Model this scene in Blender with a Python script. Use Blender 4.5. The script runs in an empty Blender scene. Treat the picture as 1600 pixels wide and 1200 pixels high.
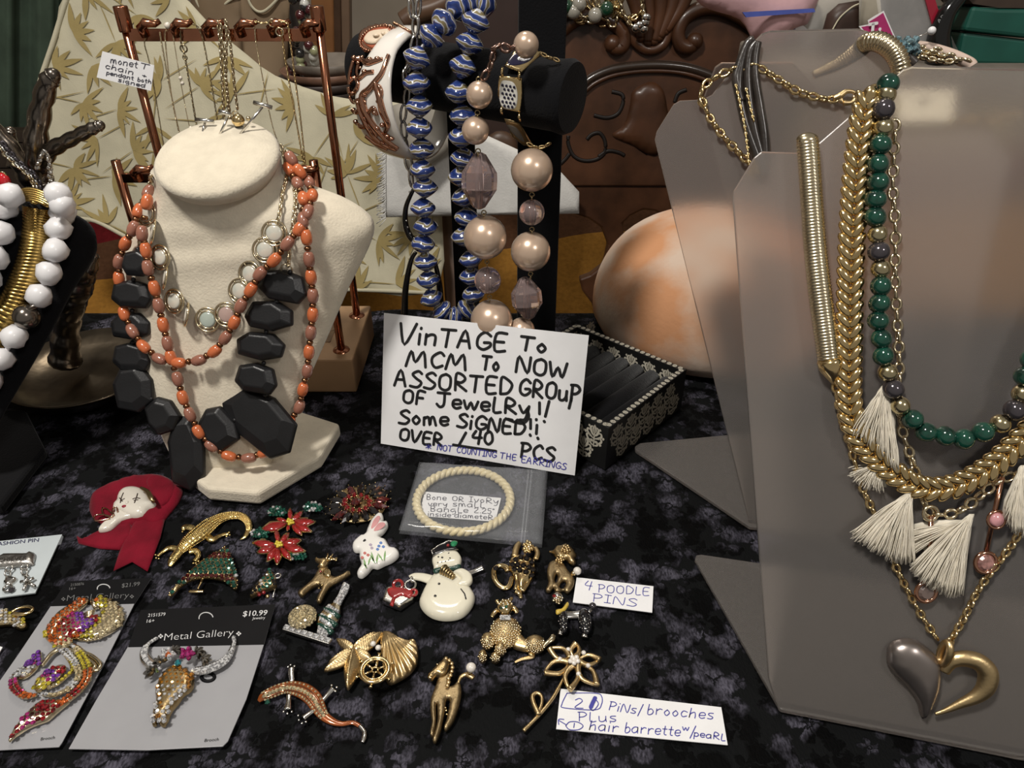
import bpy, bmesh, math, random
from math import sin, cos, pi, radians, atan2, hypot
from mathutils import Vector, Matrix
from mathutils.bvhtree import BVHTree
from mathutils.geometry import delaunay_2d_cdt
random.seed(7)
S = bpy.context.scene; COL = S.collection
V = Vector
# ---------------------------------------------------------------- camera, world, lights, exposure
F = 1155.0; PIT = radians(33.5); CH = .311
cd = bpy.data.cameras.new('camera'); cam = bpy.data.objects.new('camera', cd); COL.objects.link(cam)
cam.location = (0, 0, CH); cam.rotation_euler = (pi/2-PIT, 0, 0)
cd.sensor_width = 36; cd.lens = 36*F/1600; cd.clip_start = .01; cd.clip_end = 50
S.camera = cam
S.view_settings.view_transform = 'Standard'; S.view_settings.look = 'None'
S.view_settings.exposure = 0.12; S.view_settings.gamma = 1.0; S.view_settings.use_curve_mapping = False
S.cycles.max_bounces = 8; S.cycles.transparent_max_bounces = 12; S.cycles.transmission_bounces = 8
S.cycles.caustics_reflective = False; S.cycles.caustics_refractive = False
S.cycles.sample_clamp_indirect = 3
W = bpy.data.worlds.new('room_air'); S.world = W; W.use_nodes = True
W.node_tree.nodes['Background'].inputs[0].default_value = (1.0, .93, .84, 1)
W.node_tree.nodes['Background'].inputs[1].default_value = .2
def area(name, loc, tgt, size, power, col=(1, .95, .88)):
    l = bpy.data.lights.new(name, 'AREA'); l.shape = 'DISK'; l.size = size; l.energy = power; l.color = col
    o = bpy.data.objects.new(name, l); COL.objects.link(o); o.location = loc
    o.rotation_euler = (V(tgt)-V(loc)).to_track_quat('-Z', 'Y').to_euler(); return o
area('ceiling_lamp', (-.42, -.02, 1.35), (0, .4, 0), .19, 15)
area('fill_light', (.9, -.9, 1.6), (.1, .5, .1), .3, 7, (1, .95, .9))  # added fill light, out of view behind the camera on the right
area('ceiling_lamp_rear', (-.2, 1.3, 1.7), (0, 1.0, 0), .4, 6, (1, .93, .82))
# ---------------------------------------------------------------- pixel rays (1600x1200 frame) to points in the place
CAM = V((0, 0, CH)); FWD = V((0, cos(PIT), -sin(PIT))); UPV = V((0, sin(PIT), cos(PIT))); RT = V((1, 0, 0))
def ray(x, y): return (FWD*F + RT*(x-800) + UPV*(600-y)).normalized()
def onz(x, y, z=0.):
    d = ray(x, y); return CAM + d*((z-CH)/d.z)
def aty(x, y, Y):
    d = ray(x, y); return CAM + d*(Y/d.y)
class Plane:
    def __init__(s, o, n): s.o = V(o); s.n = V(n).normalized(); s.ax()
    def ax(s):
        s.u = V((1, 0, 0)); s.u = (s.u - s.n*s.u.dot(s.n)).normalized(); s.v = s.n.cross(s.u)
    def hit(s, x, y, off=0.):
        d = ray(x, y); o = s.o + s.n*off
        return CAM + d*((o-CAM).dot(s.n)/d.dot(s.n))
    def uv(s, p): q = p-s.o; return (q.dot(s.u), q.dot(s.v))
    def at(s, u, v, h=0.): return s.o + s.u*u + s.v*v + s.n*h
TAB = Plane((0, 0, 0), (0, 0, 1))
def leanplane(p, q, lean):       # a plane through p-q on the table, leaning away from the camera by lean (radians)
    e = (q-p).normalized(); back = V((-e.y, e.x, 0)).normalized()
    if back.y < 0: back = -back
    upd = V((0, 0, 1))*cos(lean)+back*sin(lean); n = e.cross(upd).normalized()
    if n.y > 0: n = -n
    return Plane(p, n)
class Surf:                      # ray hits on a built surface
    def __init__(s, obs, fall=None):
        vs, fs = [], []
        for o in obs:
            b = len(vs); m = WM[o.name]
            vs += [m @ v.co for v in o.data.vertices]; fs += [[b+i for i in f.vertices] for f in o.data.polygons]
        s.t = BVHTree.FromPolygons(vs, fs); s.fall = fall
    def hit(s, x, y, off=0.):
        d = ray(x, y); p, n, i, t = s.t.ray_cast(CAM, d)
        if p is None: return s.fall.hit(x, y, off)
        if n.dot(d) > 0: n = -n
        return p - d*off*.7 + n*off*.3
# ---------------------------------------------------------------- materials
MATS = {}
def mat(name, col, rough=.5, metal=0., var=.12, scale=60., bump=0., bscale=None, coat=0., trans=0., ior=1.45, sheen=0., spec=None, col2=None, alpha=1., sss=0., lo=.35, hi=.65, detail=3):
    if name in MATS: return MATS[name]
    m = bpy.data.materials.new(name); m.use_nodes = True; N = m.node_tree.nodes; L = m.node_tree.links
    b = N['Principled BSDF']; b.inputs['Roughness'].default_value = rough; b.inputs['Metallic'].default_value = metal
    b.inputs['Coat Weight'].default_value = coat; b.inputs['Coat Roughness'].default_value = .1; b.inputs['Coat IOR'].default_value = 1.7
    b.inputs['Transmission Weight'].default_value = trans; b.inputs['IOR'].default_value = ior
    b.inputs['Sheen Weight'].default_value = sheen; b.inputs['Alpha'].default_value = alpha
    if sss: b.inputs['Subsurface Weight'].default_value = sss; b.inputs['Subsurface Scale'].default_value = .004
    if spec is not None: b.inputs['Specular IOR Level'].default_value = spec
    tc = N.new('ShaderNodeTexCoord'); nz = N.new('ShaderNodeTexNoise'); nz.inputs['Scale'].default_value = scale; nz.inputs['Detail'].default_value = detail
    L.new(tc.outputs['Object'], nz.inputs['Vector'])
    cr = N.new('ShaderNodeValToRGB'); c2 = col2 or tuple(c*(1-var) for c in col); c1 = col if col2 else tuple(min(1, c*(1+var*.5)) for c in col)
    cr.color_ramp.elements[0].position = lo; cr.color_ramp.elements[1].position = hi
    cr.color_ramp.elements[0].color = (*c2, 1); cr.color_ramp.elements[1].color = (*c1, 1)
    L.new(nz.outputs['Fac'], cr.inputs['Fac']); L.new(cr.outputs['Color'], b.inputs['Base Color'])
    if bump:
        nb = N.new('ShaderNodeTexNoise'); nb.inputs['Scale'].default_value = bscale or scale*4; nb.inputs['Detail'].default_value = 2
        L.new(tc.outputs['Object'], nb.inputs['Vector'])
        bu = N.new('ShaderNodeBump'); bu.inputs['Strength'].default_value = bump; bu.inputs['Distance'].default_value = .0006
        L.new(nb.outputs['Fac'], bu.inputs['Height']); L.new(bu.outputs['Normal'], b.inputs['Normal'])
    MATS[name] = m; return m
def hexc(h):
    r = [int(h[i:i+2], 16)/255 for i in (0, 2, 4)]
    return tuple(c/12.92 if c <= .04045 else ((c+.055)/1.055)**2.4 for c in r)
gold = mat('polished_gold', (.84, .64, .33), .16, 1, var=.15)
palegold = mat('pale_gold', (.80, .68, .46), .2, 1)
satgold = mat('satin_gold', (.68, .51, .27), .36, 1, bump=.15, bscale=900)
flatgold = mat('flat_brushed_gold', (.36, .27, .15), .42, 1, var=.2, scale=120, bump=.3, bscale=900)
oldgold = mat('brushed_old_gold', (.42, .31, .16), .33, 1, var=.25, scale=90, bump=.2, bscale=700)
chain_glint = None
rosegold = mat('rose_gold', (.62, .33, .22), .14, 1, var=.2)
copper = mat('copper_tube', (.50, .21, .12), .17, 1, var=.2, scale=40)
silver = mat('silver_metal', (.72, .70, .66), .2, 1)
pewter = mat('dark_pewter', (.23, .20, .17), .26, 1, var=.35, scale=45, bump=.5, bscale=160)
gunmetal = mat('gunmetal_pearl', (.10, .09, .10), .12, .7, var=.3)
paper = mat('white_paper', (.80, .80, .81), .7, var=.03, bump=.05, bscale=600)
ink_k = mat('black_ink', (.012, .012, .013), .5)
ink_g = mat('grey_ink', (.05, .05, .07), .5)
ink_b = mat('blue_ink', (.05, .05, .32), .5)
ivory = mat('carved_ivory', (.72, .62, .38), .4, var=.12, scale=150, bump=.1, coat=.2)
blackv = mat('black_velvet', (.006, .006, .007), .9, sheen=.08, spec=.1, bump=.5, bscale=900)
creamv = mat('cream_velvet', (.70, .63, .50), .85, var=.06, scale=120, bump=.5, bscale=700, sheen=.2, spec=.15)
# ---------------------------------------------------------------- meshes
WM = {}
class M:
    def __init__(s): s.v = []; s.f = []
    def add(s, vs, fs):
        b = len(s.v); s.v += [V(v) for v in vs]; s.f += [tuple(b+i for i in f) for f in fs]; return s
    def grid(s, rows, closed=False, cap=False):       # rows of equal length
        n = len(rows[0]); vs = [p for r in rows for p in r]; fs = []
        for i in range(len(rows)-1):
            for j in range(n if closed else n-1):
                k = (j+1) % n; fs.append((i*n+j, i*n+k, (i+1)*n+k, (i+1)*n+j))
        if cap: fs.append(tuple(range(n))[::-1]); fs.append(tuple((len(rows)-1)*n+j for j in range(n)))
        return s.add(vs, fs)
    def tube(s, path, r, seg=8, closed=False, flat=None, cap=True):
        P = [V(p) for p in path]; n = len(P); R = r if isinstance(r, (list, tuple)) else [r]*n
        if len(R) != n: R = [interp(R, i/(n-1)) for i in range(n)]
        T = []
        for i in range(n):
            a = P[(i-1) % n] if closed or i else P[0]; b = P[(i+1) % n] if closed or i < n-1 else P[-1]
            t = (b-a); T.append(t.normalized() if t.length > 1e-9 else V((0, 0, 1)))
        u = T[0].orthogonal().normalized()
        if flat: u = (V(flat)-T[0]*T[0].dot(V(flat))).normalized()
        rows = []
        for i in range(n):
            if flat: u = (V(flat)-T[i]*T[i].dot(V(flat)))
            else: u = u-T[i]*T[i].dot(u)
            u = u.normalized() if u.length > 1e-6 else T[i].orthogonal().normalized()
            w = T[i].cross(u)
            rr = R[i] if isinstance(R[i], tuple) else (R[i], R[i])
            rows.append([P[i]+u*cos(a)*rr[0]+w*sin(a)*rr[1] for a in (2*pi*k/seg for k in range(seg))])
        if closed: rows.append(rows[0])
        return s.grid(rows, True, cap and not closed)
    def ball(s, c, r, seg=12, rings=8, mtx=None):
        r = r if isinstance(r, (tuple, list)) else (r, r, r); c = V(c); vs = []; fs = []
        for i in range(1, rings):
            a = pi*i/rings
            for j in range(seg):
                b = 2*pi*j/seg; vs.append(V((r[0]*sin(a)*cos(b), r[1]*sin(a)*sin(b), r[2]*cos(a))))
        vs += [V((0, 0, r[2])), V((0, 0, -r[2]))]; n = len(vs)
        for i in range(rings-2):
            for j in range(seg): fs.append((i*seg+j, (i+1)*seg+j, (i+1)*seg+(j+1) % seg, i*seg+(j+1) % seg))
        for j in range(seg): fs.append((n-2, j, (j+1) % seg)); fs.append((n-1, (rings-2)*seg+(j+1) % seg, (rings-2)*seg+j))
        if mtx: vs = [mtx @ v for v in vs]
        return s.add([v+c for v in vs], fs)
    def box(s, c, d, mtx=None):
        vs = [V((x*d[0]/2, y*d[1]/2, z*d[2]/2)) for x in (-1, 1) for y in (-1, 1) for z in (-1, 1)]
        if mtx: vs = [mtx @ v for v in vs]
        return s.add([v+V(c) for v in vs], [(0, 1, 3, 2), (4, 6, 7, 5), (0, 4, 5, 1), (2, 3, 7, 6), (0, 2, 6, 4), (1, 5, 7, 3)])
    def torus(s, c, R, r, mtx=None, seg=16, ts=6, sx=1., sy=1.):
        rows = []
        for i in range(seg+1):
            a = 2*pi*i/seg; row = []
            for j in range(ts):
                b = 2*pi*j/ts; q = V((cos(a)*(R*sx+r*cos(b)), sin(a)*(R*sy+r*cos(b)), r*sin(b)))
                row.append((mtx @ q if mtx else q)+V(c))
            rows.append(row)
        return s.grid(rows, True)
    def lathe(s, prof, c=(0, 0, 0), seg=24, mtx=None, cap=False):
        rows = []
        for r, z in prof:
            rows.append([(mtx @ V((r*cos(a), r*sin(a), z)) if mtx else V((r*cos(a), r*sin(a), z)))+V(c) for a in (2*pi*k/seg for k in range(seg))])
        return s.grid(rows, True, cap)
    def slab(s, pts, nvec, th, hint=0):                 # polygon pts (front), extruded along -nvec
        n = len(pts); nv = V(nvec)*th; vs = [V(p) for p in pts]+[V(p)-nv for p in pts]
        fs = [tuple(range(n)), tuple(range(2*n-1, n-1, -1))]+[(i, i+n, (i+1) % n+n, (i+1) % n) for i in range(n)]
        return s.add(vs, fs)
def interp(L, t):
    x = t*(len(L)-1); i = min(int(x), len(L)-2); f = x-i
    if isinstance(L[0], (tuple, list)): return tuple(a*(1-f)+b*f for a, b in zip(L[i], L[i+1]))
    return L[i]*(1-f)+L[i+1]*f
def cat(pts, n=6, closed=False):                      # Catmull-Rom, any dimension
    P = [tuple(p) for p in pts]; m = len(P); out = []
    rng = m if closed else m-1
    for i in range(rng):
        p0 = P[(i-1) % m] if closed or i else P[0]; p1 = P[i]; p2 = P[(i+1) % m]; p3 = P[(i+2) % m] if closed or i < m-2 else P[-1]
        for k in range(n):
            t = k/n
            out.append(tuple(.5*(2*b+(c-a)*t+(2*a-5*b+4*c-d)*t*t+(3*b-a-3*c+d)*t**3) for a, b, c, d in zip(p0, p1, p2, p3)))
    if not closed: out.append(P[-1])
    return out
def resample(path, step):                             # points at equal arc length, with tangents
    P = [V(p) for p in path]; out = []; acc = 0.; nxt = 0.
    for a, b in zip(P, P[1:]):
        l = (b-a).length
        while nxt <= acc+l and l > 0:
            out.append((a.lerp(b, (nxt-acc)/l), (b-a).normalized())); nxt += step
        acc += l
    return out
def finish(me, mt, smooth, fixn=True):
    if fixn:
        bm = bmesh.new(); bm.from_mesh(me); bmesh.ops.recalc_face_normals(bm, faces=bm.faces[:]); bm.to_mesh(me); bm.free()
    me.materials.append(mt)
    if smooth: me.shade_smooth()
def mesh(name, m, mt, smooth=True, fixn=True):
    me = bpy.data.meshes.new(name); me.from_pydata([tuple(v) for v in m.v], [], m.f); me.validate(); finish(me, mt, smooth, fixn); return me
def link(name, data, wm, parent=None):
    o = bpy.data.objects.new(name, data); COL.objects.link(o); WM[o.name] = wm.copy()
    if parent:
        o.parent = parent; o.matrix_parent_inverse = WM[parent.name].inverted()
    o.matrix_basis = wm; return o
def obj(name, m, mt, parent=None, smooth=True, label=None, kind=None, fixn=True, auto=None):
    xs = [v.x for v in m.v]; ys = [v.y for v in m.v]; zs = [v.z for v in m.v]
    c = V(((min(xs)+max(xs))/2, (min(ys)+max(ys))/2, min(zs) if not parent else (min(zs)+max(zs))/2))
    q = M(); q.v = [v-c for v in m.v]; q.f = m.f
    o = link(name, mesh(name, q, mt, smooth, fixn), Matrix.Translation(c), parent)
    if auto: sharp(o, auto)
    if label: o['label'] = label
    if kind: o['kind'] = kind
    return o
def sharp(o, deg=35):
    bm = bmesh.new(); bm.from_mesh(o.data)
    for e in bm.edges:
        if len(e.link_faces) == 2 and e.calc_face_angle(0) > radians(deg): e.smooth = False
    bm.to_mesh(o.data); bm.free()
def thing(name, label, catg, loc, group=None):
    o = link(name, None, Matrix.Translation(V(loc))); o.empty_display_size = .01
    o['label'] = label; o['category'] = catg
    if group: o['group'] = group
    return o
def tag(o, label, catg, group=None):
    o['label'] = label; o['category'] = catg
    if group: o['group'] = group
    return o
def frame(t, up=(0, 0, 1)):                           # rotation with local X along t
    t = V(t).normalized(); u = V(up); z = (u-t*t.dot(u))
    z = z.normalized() if z.length > 1e-5 else t.orthogonal().normalized()
    y = z.cross(t); return Matrix((t, y, z)).transposed().to_4x4()
def bevel(o, w=.001, seg=2):
    md = o.modifiers.new('bevel', 'BEVEL'); md.width = w; md.segments = seg; md.limit_method = 'ANGLE'; md.angle_limit = radians(30); return o
def inpoly(x, y, P):
    c = False; n = len(P)
    for i in range(n):
        x1, y1 = P[i]; x2, y2 = P[i-1]
        if (y1 > y) != (y2 > y) and x < (x2-x1)*(y-y1)/(y2-y1)+x1: c = not c
    return c
def segd(x, y, a, b):
    dx, dy = b[0]-a[0], b[1]-a[1]; L = dx*dx+dy*dy
    t = max(0, min(1, ((x-a[0])*dx+(y-a[1])*dy)/L)) if L else 0
    return hypot(x-a[0]-t*dx, y-a[1]-t*dy)
def relief(m, px, pl, h, w=None, base=0., edge=.3, holes=(), step=None, sm=True, tex=None, z0=0., flat=False, n=4):
    """domed relief over a pixel outline lying on plane pl: h height of the dome above the rim, w width of the rounded rim (m)"""
    lo = [pl.uv(pl.hit(x, y, base+h*.5)) for x, y in (cat(px, n, True) if sm else px)]
    hs = [[pl.uv(pl.hit(x, y, base+h*.5)) for x, y in (cat(q, n, True) if sm else q)] for q in holes]
    xs = [p[0] for p in lo]; ys = [p[1] for p in lo]; size = max(max(xs)-min(xs), max(ys)-min(ys))
    step = step or size/26; w = w or size*.2
    pts = [V(p).to_2d() if len(p) > 2 else V(p) for p in lo]; edges = [(i, (i+1) % len(lo)) for i in range(len(lo))]
    for q in hs:
        b = len(pts); pts += [V(p) for p in q]; edges += [(b+i, b+(i+1) % len(q)) for i in range(len(q))]
    loops = [lo]+hs
    def dist(x, y): return min(segd(x, y, q[i-1], q[i]) for q in loops for i in range(len(q)))
    nb = len(pts); y = min(ys); k = 0
    while y < max(ys):
        x = min(xs)+(step/2 if k % 2 else 0)
        while x < max(xs):
            if inpoly(x, y, lo) and not any(inpoly(x, y, q) for q in hs):
                if dist(x, y) > step*.45: pts.append(V((x, y)))
            x += step
        y += step*.87; k += 1
    vo, eo, fo, ov, oe, of = delaunay_2d_cdt([V((p[0], p[1])) for p in pts], edges, [], 0, 1e-7)
    vs = []
    onb = set()
    for i, p in enumerate(vo):
        isb = any(o < nb for o in ov[i])
        if isb: onb.add(i); d = 0
        else: d = dist(p.x, p.y)
        t = min(1, d/w); hh = h*(edge+(1-edge)*math.sqrt(1-(1-t)**2))
        if tex and not isb: hh += tex(p.x, p.y, d)
        vs.append(pl.at(p.x, p.y, base+hh))
    fs = []
    for f in fo:
        cx = sum(vo[i].x for i in f)/3; cy = sum(vo[i].y for i in f)/3
        if inpoly(cx, cy, lo) and not any(inpoly(cx, cy, q) for q in hs): fs.append(tuple(f))
    cnt = {}
    for f in fs:
        for a, b in zip(f, f[1:]+f[:1]): cnt[(a, b)] = cnt.get((a, b), 0)+1
    bd = [e for e in cnt if (e[1], e[0]) not in cnt]; low = {}
    for e in bd:
        for i in e:
            if i not in low: low[i] = len(vs); p = vo[i]; vs.append(pl.at(p.x, p.y, base+z0))
    for a, b in bd: fs.append((b, a, low[a], low[b]))
    return m.add(vs, fs)
def hexpts(px, pl, sp, off=0., margin=0., holes=(), jit=.0, sm=True):
    lo = [pl.uv(pl.hit(x, y, off)) for x, y in (cat(px, 4, True) if sm else px)]
    hs = [[pl.uv(pl.hit(x, y, off)) for x, y in q] for q in holes]
    xs = [p[0] for p in lo]; ys = [p[1] for p in lo]; out = []; y = min(ys); k = 0
    while y < max(ys):
        x = min(xs)+(sp/2 if k % 2 else 0)
        while x < max(xs):
            if inpoly(x, y, lo) and not any(inpoly(x, y, q) for q in hs) and min(segd(x, y, lo[i-1], lo[i]) for i in range(len(lo))) > margin:
                out.append((x+random.uniform(-jit, jit)*sp, y+random.uniform(-jit, jit)*sp))
            x += sp
        y += sp*.87; k += 1
    return out
def gem(m, p, r, n=V((0, 0, 1)), seg=6, hgt=.7, rot=0., sx=1.):
    q = frame(n.orthogonal(), n).to_3x3() @ Matrix.Rotation(rot, 3, 'Z'); vs = []
    for rr, z in ((1, 0), (.95, .3), (.55, 1)):
        for k in range(seg):
            a = 2*pi*k/seg; vs.append(V(p)+q @ V((rr*r*sx*cos(a), rr*r*sin(a), z*hgt*r)))
    fs = [tuple(2*seg+k for k in range(seg))]
    for b in (0, seg):
        for k in range(seg): fs.append((b+k, b+(k+1) % seg, b+seg+(k+1) % seg, b+seg+k))
    m.add(vs, fs)
def gemmat(name, col, dark=.5):
    return mat('gem_'+name, col, .06, .55, var=dark, scale=900, coat=1., lo=.45, hi=.55)
# ---------------------------------------------------------------- chains and strings
def chain_mesh(L, wd, r, seg=12, ts=5):
    m = M(); m.torus((0, 0, 0), 1, r, None, seg, ts, sx=L/2-r, sy=wd/2-r); return m
def chain(path, L, wd, r, mt, parent, ob=True, name='link', pitch=.72, up=(0, -.5, 1), tilt=None, seg=12, ts=5, label=None, kind=None):
    ps = resample(path, L*pitch); me = mesh(name, chain_mesh(L, wd, r, seg, ts), mt, fixn=False) if ob else None; big = M()
    base = chain_mesh(L, wd, r, seg, ts)
    for i, (p, t) in enumerate(ps):
        a = (pi/2 if i % 2 else 0)+random.uniform(-.2, .2)+(tilt or .35)
        mx = Matrix.Translation(p) @ frame(t, up) @ Matrix.Rotation(a, 4, 'X')
        if ob: link(name, me, mx, parent)
        else: big.add([mx @ v for v in base.v], base.f)
    if not ob: return obj(name, big, mt, parent, fixn=False, kind=kind or 'stuff', label=label)
def pxpath(px, pl, off, n=6): return [pl.hit(x, y, off) for x, y in cat(px, n)]
def pypath(px, n=6): return [aty(x, y, Y) for x, y, Y in cat(px, n)]
# ---------------------------------------------------------------- handwriting
G = {}
for ln in '''A:7:0,0 3,10 6,0|1,4 5,4
B:6:1,0 1,10 4,10 5,7.5 3,5.5 1,5.4 5,4 5,1 3,0 1,0
C:6:6,8 4,10 1,7 1,3 3,0 6,1.5
D:7:1,0 1,10 4,9.5 7,6 5,1 1,0
E:6:6,10 1,9.5 1,0 6,0|1,5 5,5
F:6:1,0 1.5,10 6,10|1,5 5,5
G:7:7,8 4,10 1,7 1,2 4,0 7,2 7,4 4,4
H:7:1,10 1,0|6,10 6,0|1,5 6,5
I:4:0,10 4,10|2,10 2,0|0,0 4,0
J:7:0,10 7,10|4,10 4,2 2,0 0,2
L:5:1,10 1,0 5,0
M:9:0,0 1.5,10 4,3 7,10 9,0
N:7:0,0 1,10 6,0 7,10
O:7:4,10 1,8 1,2 4,0 6.5,2 6.5,8 4,10
P:6:1,0 1,10|0,10 4,10 6,7.5 4,5 1,4.5
R:7:1,0 1,10 4,10 6,7.5 4,5 1,5 7,0
S:6:6,8.5 4,10 1,8 3,5.5 6,3 4,0 0,.5
T:7:0,10 7,10|3.5,10 3,0
U:6:1,9 1,2 3,0 5,2 6,9
V:7:0,10 3,0 7,10
W:9:0,9 2,0 4.5,6 7,0 9,9
0:6:3.5,10 1,8 .5,3 3,0 5.5,3 5,8 3.5,10
1:2:1.5,10 .5,0
2:6:0,8 3,10 5,7 0,.3 6,0
4:6:2,10 0,5 6,5|5,10 4,0
5:5:5,10 1,10 1,6 4,6 5,3 3,0 0,1
+:5:0,3 5,3|2.5,6 2.5,0
/:3:3,11 0,-2
.:2:1,0 1.2,.6
":3:1,10 1,8|2.5,10 2.5,8
*:4:0,6 4,2|0,2 4,6|2,7 2,1
a:6:5,6 2,6 0,3 2,0 5,2 5,6 5.5,0
b:5:1,10 1,0 4,0 5,3 3,5.5 1,4
c:5:5,5 2,6 .5,3 2,0 5,1
d:6:5,6 2,6 0,3 2,0 5,2|5.5,10 5.5,0
e:5:.5,3 5,3.5 4,6 1,5.5 .5,2 2.5,0 5,1
g:6:5,6 2,6 0,3 2,0.5 5,3 5,-3 2,-4
h:6:1,10 .5,0 1,4 4,6 5,3 5,0
i:2:1,6 1,0|1.2,9 1.3,9.6
l:3:1,10 .7,0 3,.5
m:8:.5,0 .5,6 1,5 3,6 4,0 4.5,5 6,6 7.5,0
n:6:.5,0 .5,6|.5,4.5 3,6 5,5 5,0
o:5:2.5,6 .5,3 2.5,0 4.5,3 2.5,6
p:5:.5,6 .5,-4|.5,5 3,6 5,3 3,.3 .5,1
r:5:.7,6 1,0|1,4 3,6 5,5.6
s:5:4.5,6 1.5,5.8 1,4 4.5,2 3.5,0 .5,.3
t:4:2,9 2,1 4,0|0,6 4,6
u:6:.5,6 .8,1 3,0 5,2 5.2,6|5.2,3 5.6,0
v:5:0,6 2.5,0 5,6
w:8:0,6 2,0 4,5 6,0 8,6
y:6:0,6 2.5,1 5,5|5.5,6 4,-3 1,-4'''.split('\n'):
    k, w, d = ln.split(':', 2) if ln[0] != ':' else (':', '2', '')
    G[k] = (float(w), [[tuple(float(c) for c in p.split(',')) for p in st.split()] for st in d.split('|')])
def ribbon(m, pts, n, wd):
    P = pts; k = len(P); rows = []
    if k < 2: return
    for i in range(k):
        t = (P[min(i+1, k-1)]-P[max(i-1, 0)])
        if t.length < 1e-9: t = V((1, 0, 0))
        t.normalize(); s = n.cross(t)*(wd/2)
        if i == 0: rows.append([P[0]-t*wd*.4+s*.6, P[0]-t*wd*.4-s*.6])
        rows.append([P[i]+s, P[i]-s])
        if i == k-1: rows.append([P[i]+t*wd*.4+s*.6, P[i]+t*wd*.4-s*.6])
    m.grid(rows)
def write(m, words, pl, wd, off=.0003, slant=0.):
    for w in words:
        txt, x0, y0, x1, y1, h = w[:6]; sl = w[6] if len(w) > 6 else slant
        if txt == '~':                                   # raw stroke: points follow
            ribbon(m, [pl.hit(x, y, off) for x, y in cat(w[6], 5)], pl.n, wd); continue
        tw = sum((G[c][0] if c in G else 4)+1.6 for c in txt)-1.6; X = 0
        ux, uy = (x1-x0)/tw, (y1-y0)/tw; ln = hypot(ux, uy); vx, vy = -uy/ln, ux/ln
        for c in txt:
            if c not in G: X += 5.6; continue
            gw, sts = G[c]; j = random.uniform(-.3, .3)
            for st in sts:
                pp = cat(st, 4) if len(st) > 2 else st
                pts = []
                for gx, gy in pp:
                    gy += j; px = x0+ux*(X+gx)-vx*h*gy/10+sl*h*gy/10*ux/ln; py = y0+uy*(X+gx)-vy*h*gy/10+sl*h*gy/10*uy/ln
                    pts.append(pl.hit(px, py, off))
                ribbon(m, pts, pl.n, wd)
            X += gw+1.6
    return m
def ftext(name, txt, p0, p1, h, pl, mt, parent, off=.0003, slant=0., bold=0., up=None):
    cu = bpy.data.curves.new('t', 'FONT'); cu.body = txt; cu.resolution_u = 3; cu.offset = bold
    t = bpy.data.objects.new('t', cu); COL.objects.link(t)
    me = bpy.data.meshes.new_from_object(t.evaluated_get(bpy.context.evaluated_depsgraph_get()))
    xs = [v.co.x for v in me.vertices]; x0 = min(xs); w = max(xs)-x0
    dx, dy = p1[0]-p0[0], p1[1]-p0[1]; L = hypot(dx, dy); vx, vy = up or (dy/L, -dx/L)
    m = M(); vs = []
    for v in me.vertices:
        a = (v.co.x-x0)/w; b = v.co.y/.69
        px = p0[0]+dx*a+vx*h*b+slant*h*b*dx/L; py = p0[1]+dy*a+vy*h*b+slant*h*b*dy/L
        vs.append(pl.hit(px, py, off))
    m.add(vs, [tuple(f.vertices) for f in me.polygons])
    COL.objects.unlink(t); bpy.data.objects.remove(t); bpy.data.curves.remove(cu); bpy.data.meshes.remove(me)
    return obj(name, m, mt, parent, smooth=False)
# ================================================================ the setting
def struct(o): o['kind'] = 'structure'; return o
floor_m = mat('dark_wood_floor', (.10, .06, .035), .5, var=.4, scale=6)
wall_m = mat('beige_plaster', (.36, .31, .25), .85, var=.1, scale=5, bump=.2)
m = M(); m.box((0, 1.2, -.77), (5, 4.4, .04)); struct(obj('floor', m, floor_m, smooth=False))
m = M(); m.box((0, 2.6, .5), (5, .06, 2.6)); struct(obj('wall_back', m, wall_m, smooth=False))
m = M(); m.box((-1.9, 1.2, .5), (.06, 3, 2.6)); struct(obj('wall_left', m, wall_m, smooth=False))
m = M(); m.box((1.9, 1.2, .5), (.06, 3, 2.6)); struct(obj('wall_right', m, wall_m, smooth=False))
# table and its velvet cloth
tb = thing('display_table', 'folding table wholly covered by the black velvet cloth, under all the jewellery', 'table', (0, .3, -.75))
m = M(); m.box((.05, .29, -.02), (1.5, .58, .025)); bevel(obj('tabletop', m, floor_m, tb, smooth=False), .003)
for sx in (-.6, .7):
    for sy in (.06, .52):
        m = M(); m.tube([(sx, sy, -.03), (sx, sy, -.75)], .014, 10); obj('leg', m, pewter, tb)
# velvet: burnt-out dark ground with plush flowers and leaves
vm = bpy.data.materials.new('burnout_velvet'); vm.use_nodes = True; N = vm.node_tree.nodes; L = vm.node_tree.links; B = N['Principled BSDF']
def nd(t, **k):
    n = N.new(t)
    for a, b in k.items(): setattr(n, a, b)
    return n
def mth(op, a, b=None, c=None):
    n = nd('ShaderNodeMath', operation=op)
    for i, x in enumerate((a, b, c)):
        if x is None: continue
        if isinstance(x, (int, float)): n.inputs[i].default_value = x
        else: L.new(x, n.inputs[i])
    return n.outputs[0]
tc = nd('ShaderNodeTexCoord')
dn = nd('ShaderNodeTexNoise'); dn.inputs['Scale'].default_value = 260; dn.inputs['Detail'].default_value = 3; L.new(tc.outputs['Object'], dn.inputs['Vector'])
dv = nd('ShaderNodeVectorMath', operation='MULTIPLY_ADD'); L.new(dn.outputs['Color'], dv.inputs[0]); dv.inputs[1].default_value = (.007, .007, 0); L.new(tc.outputs['Object'], dv.inputs[2])
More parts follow.
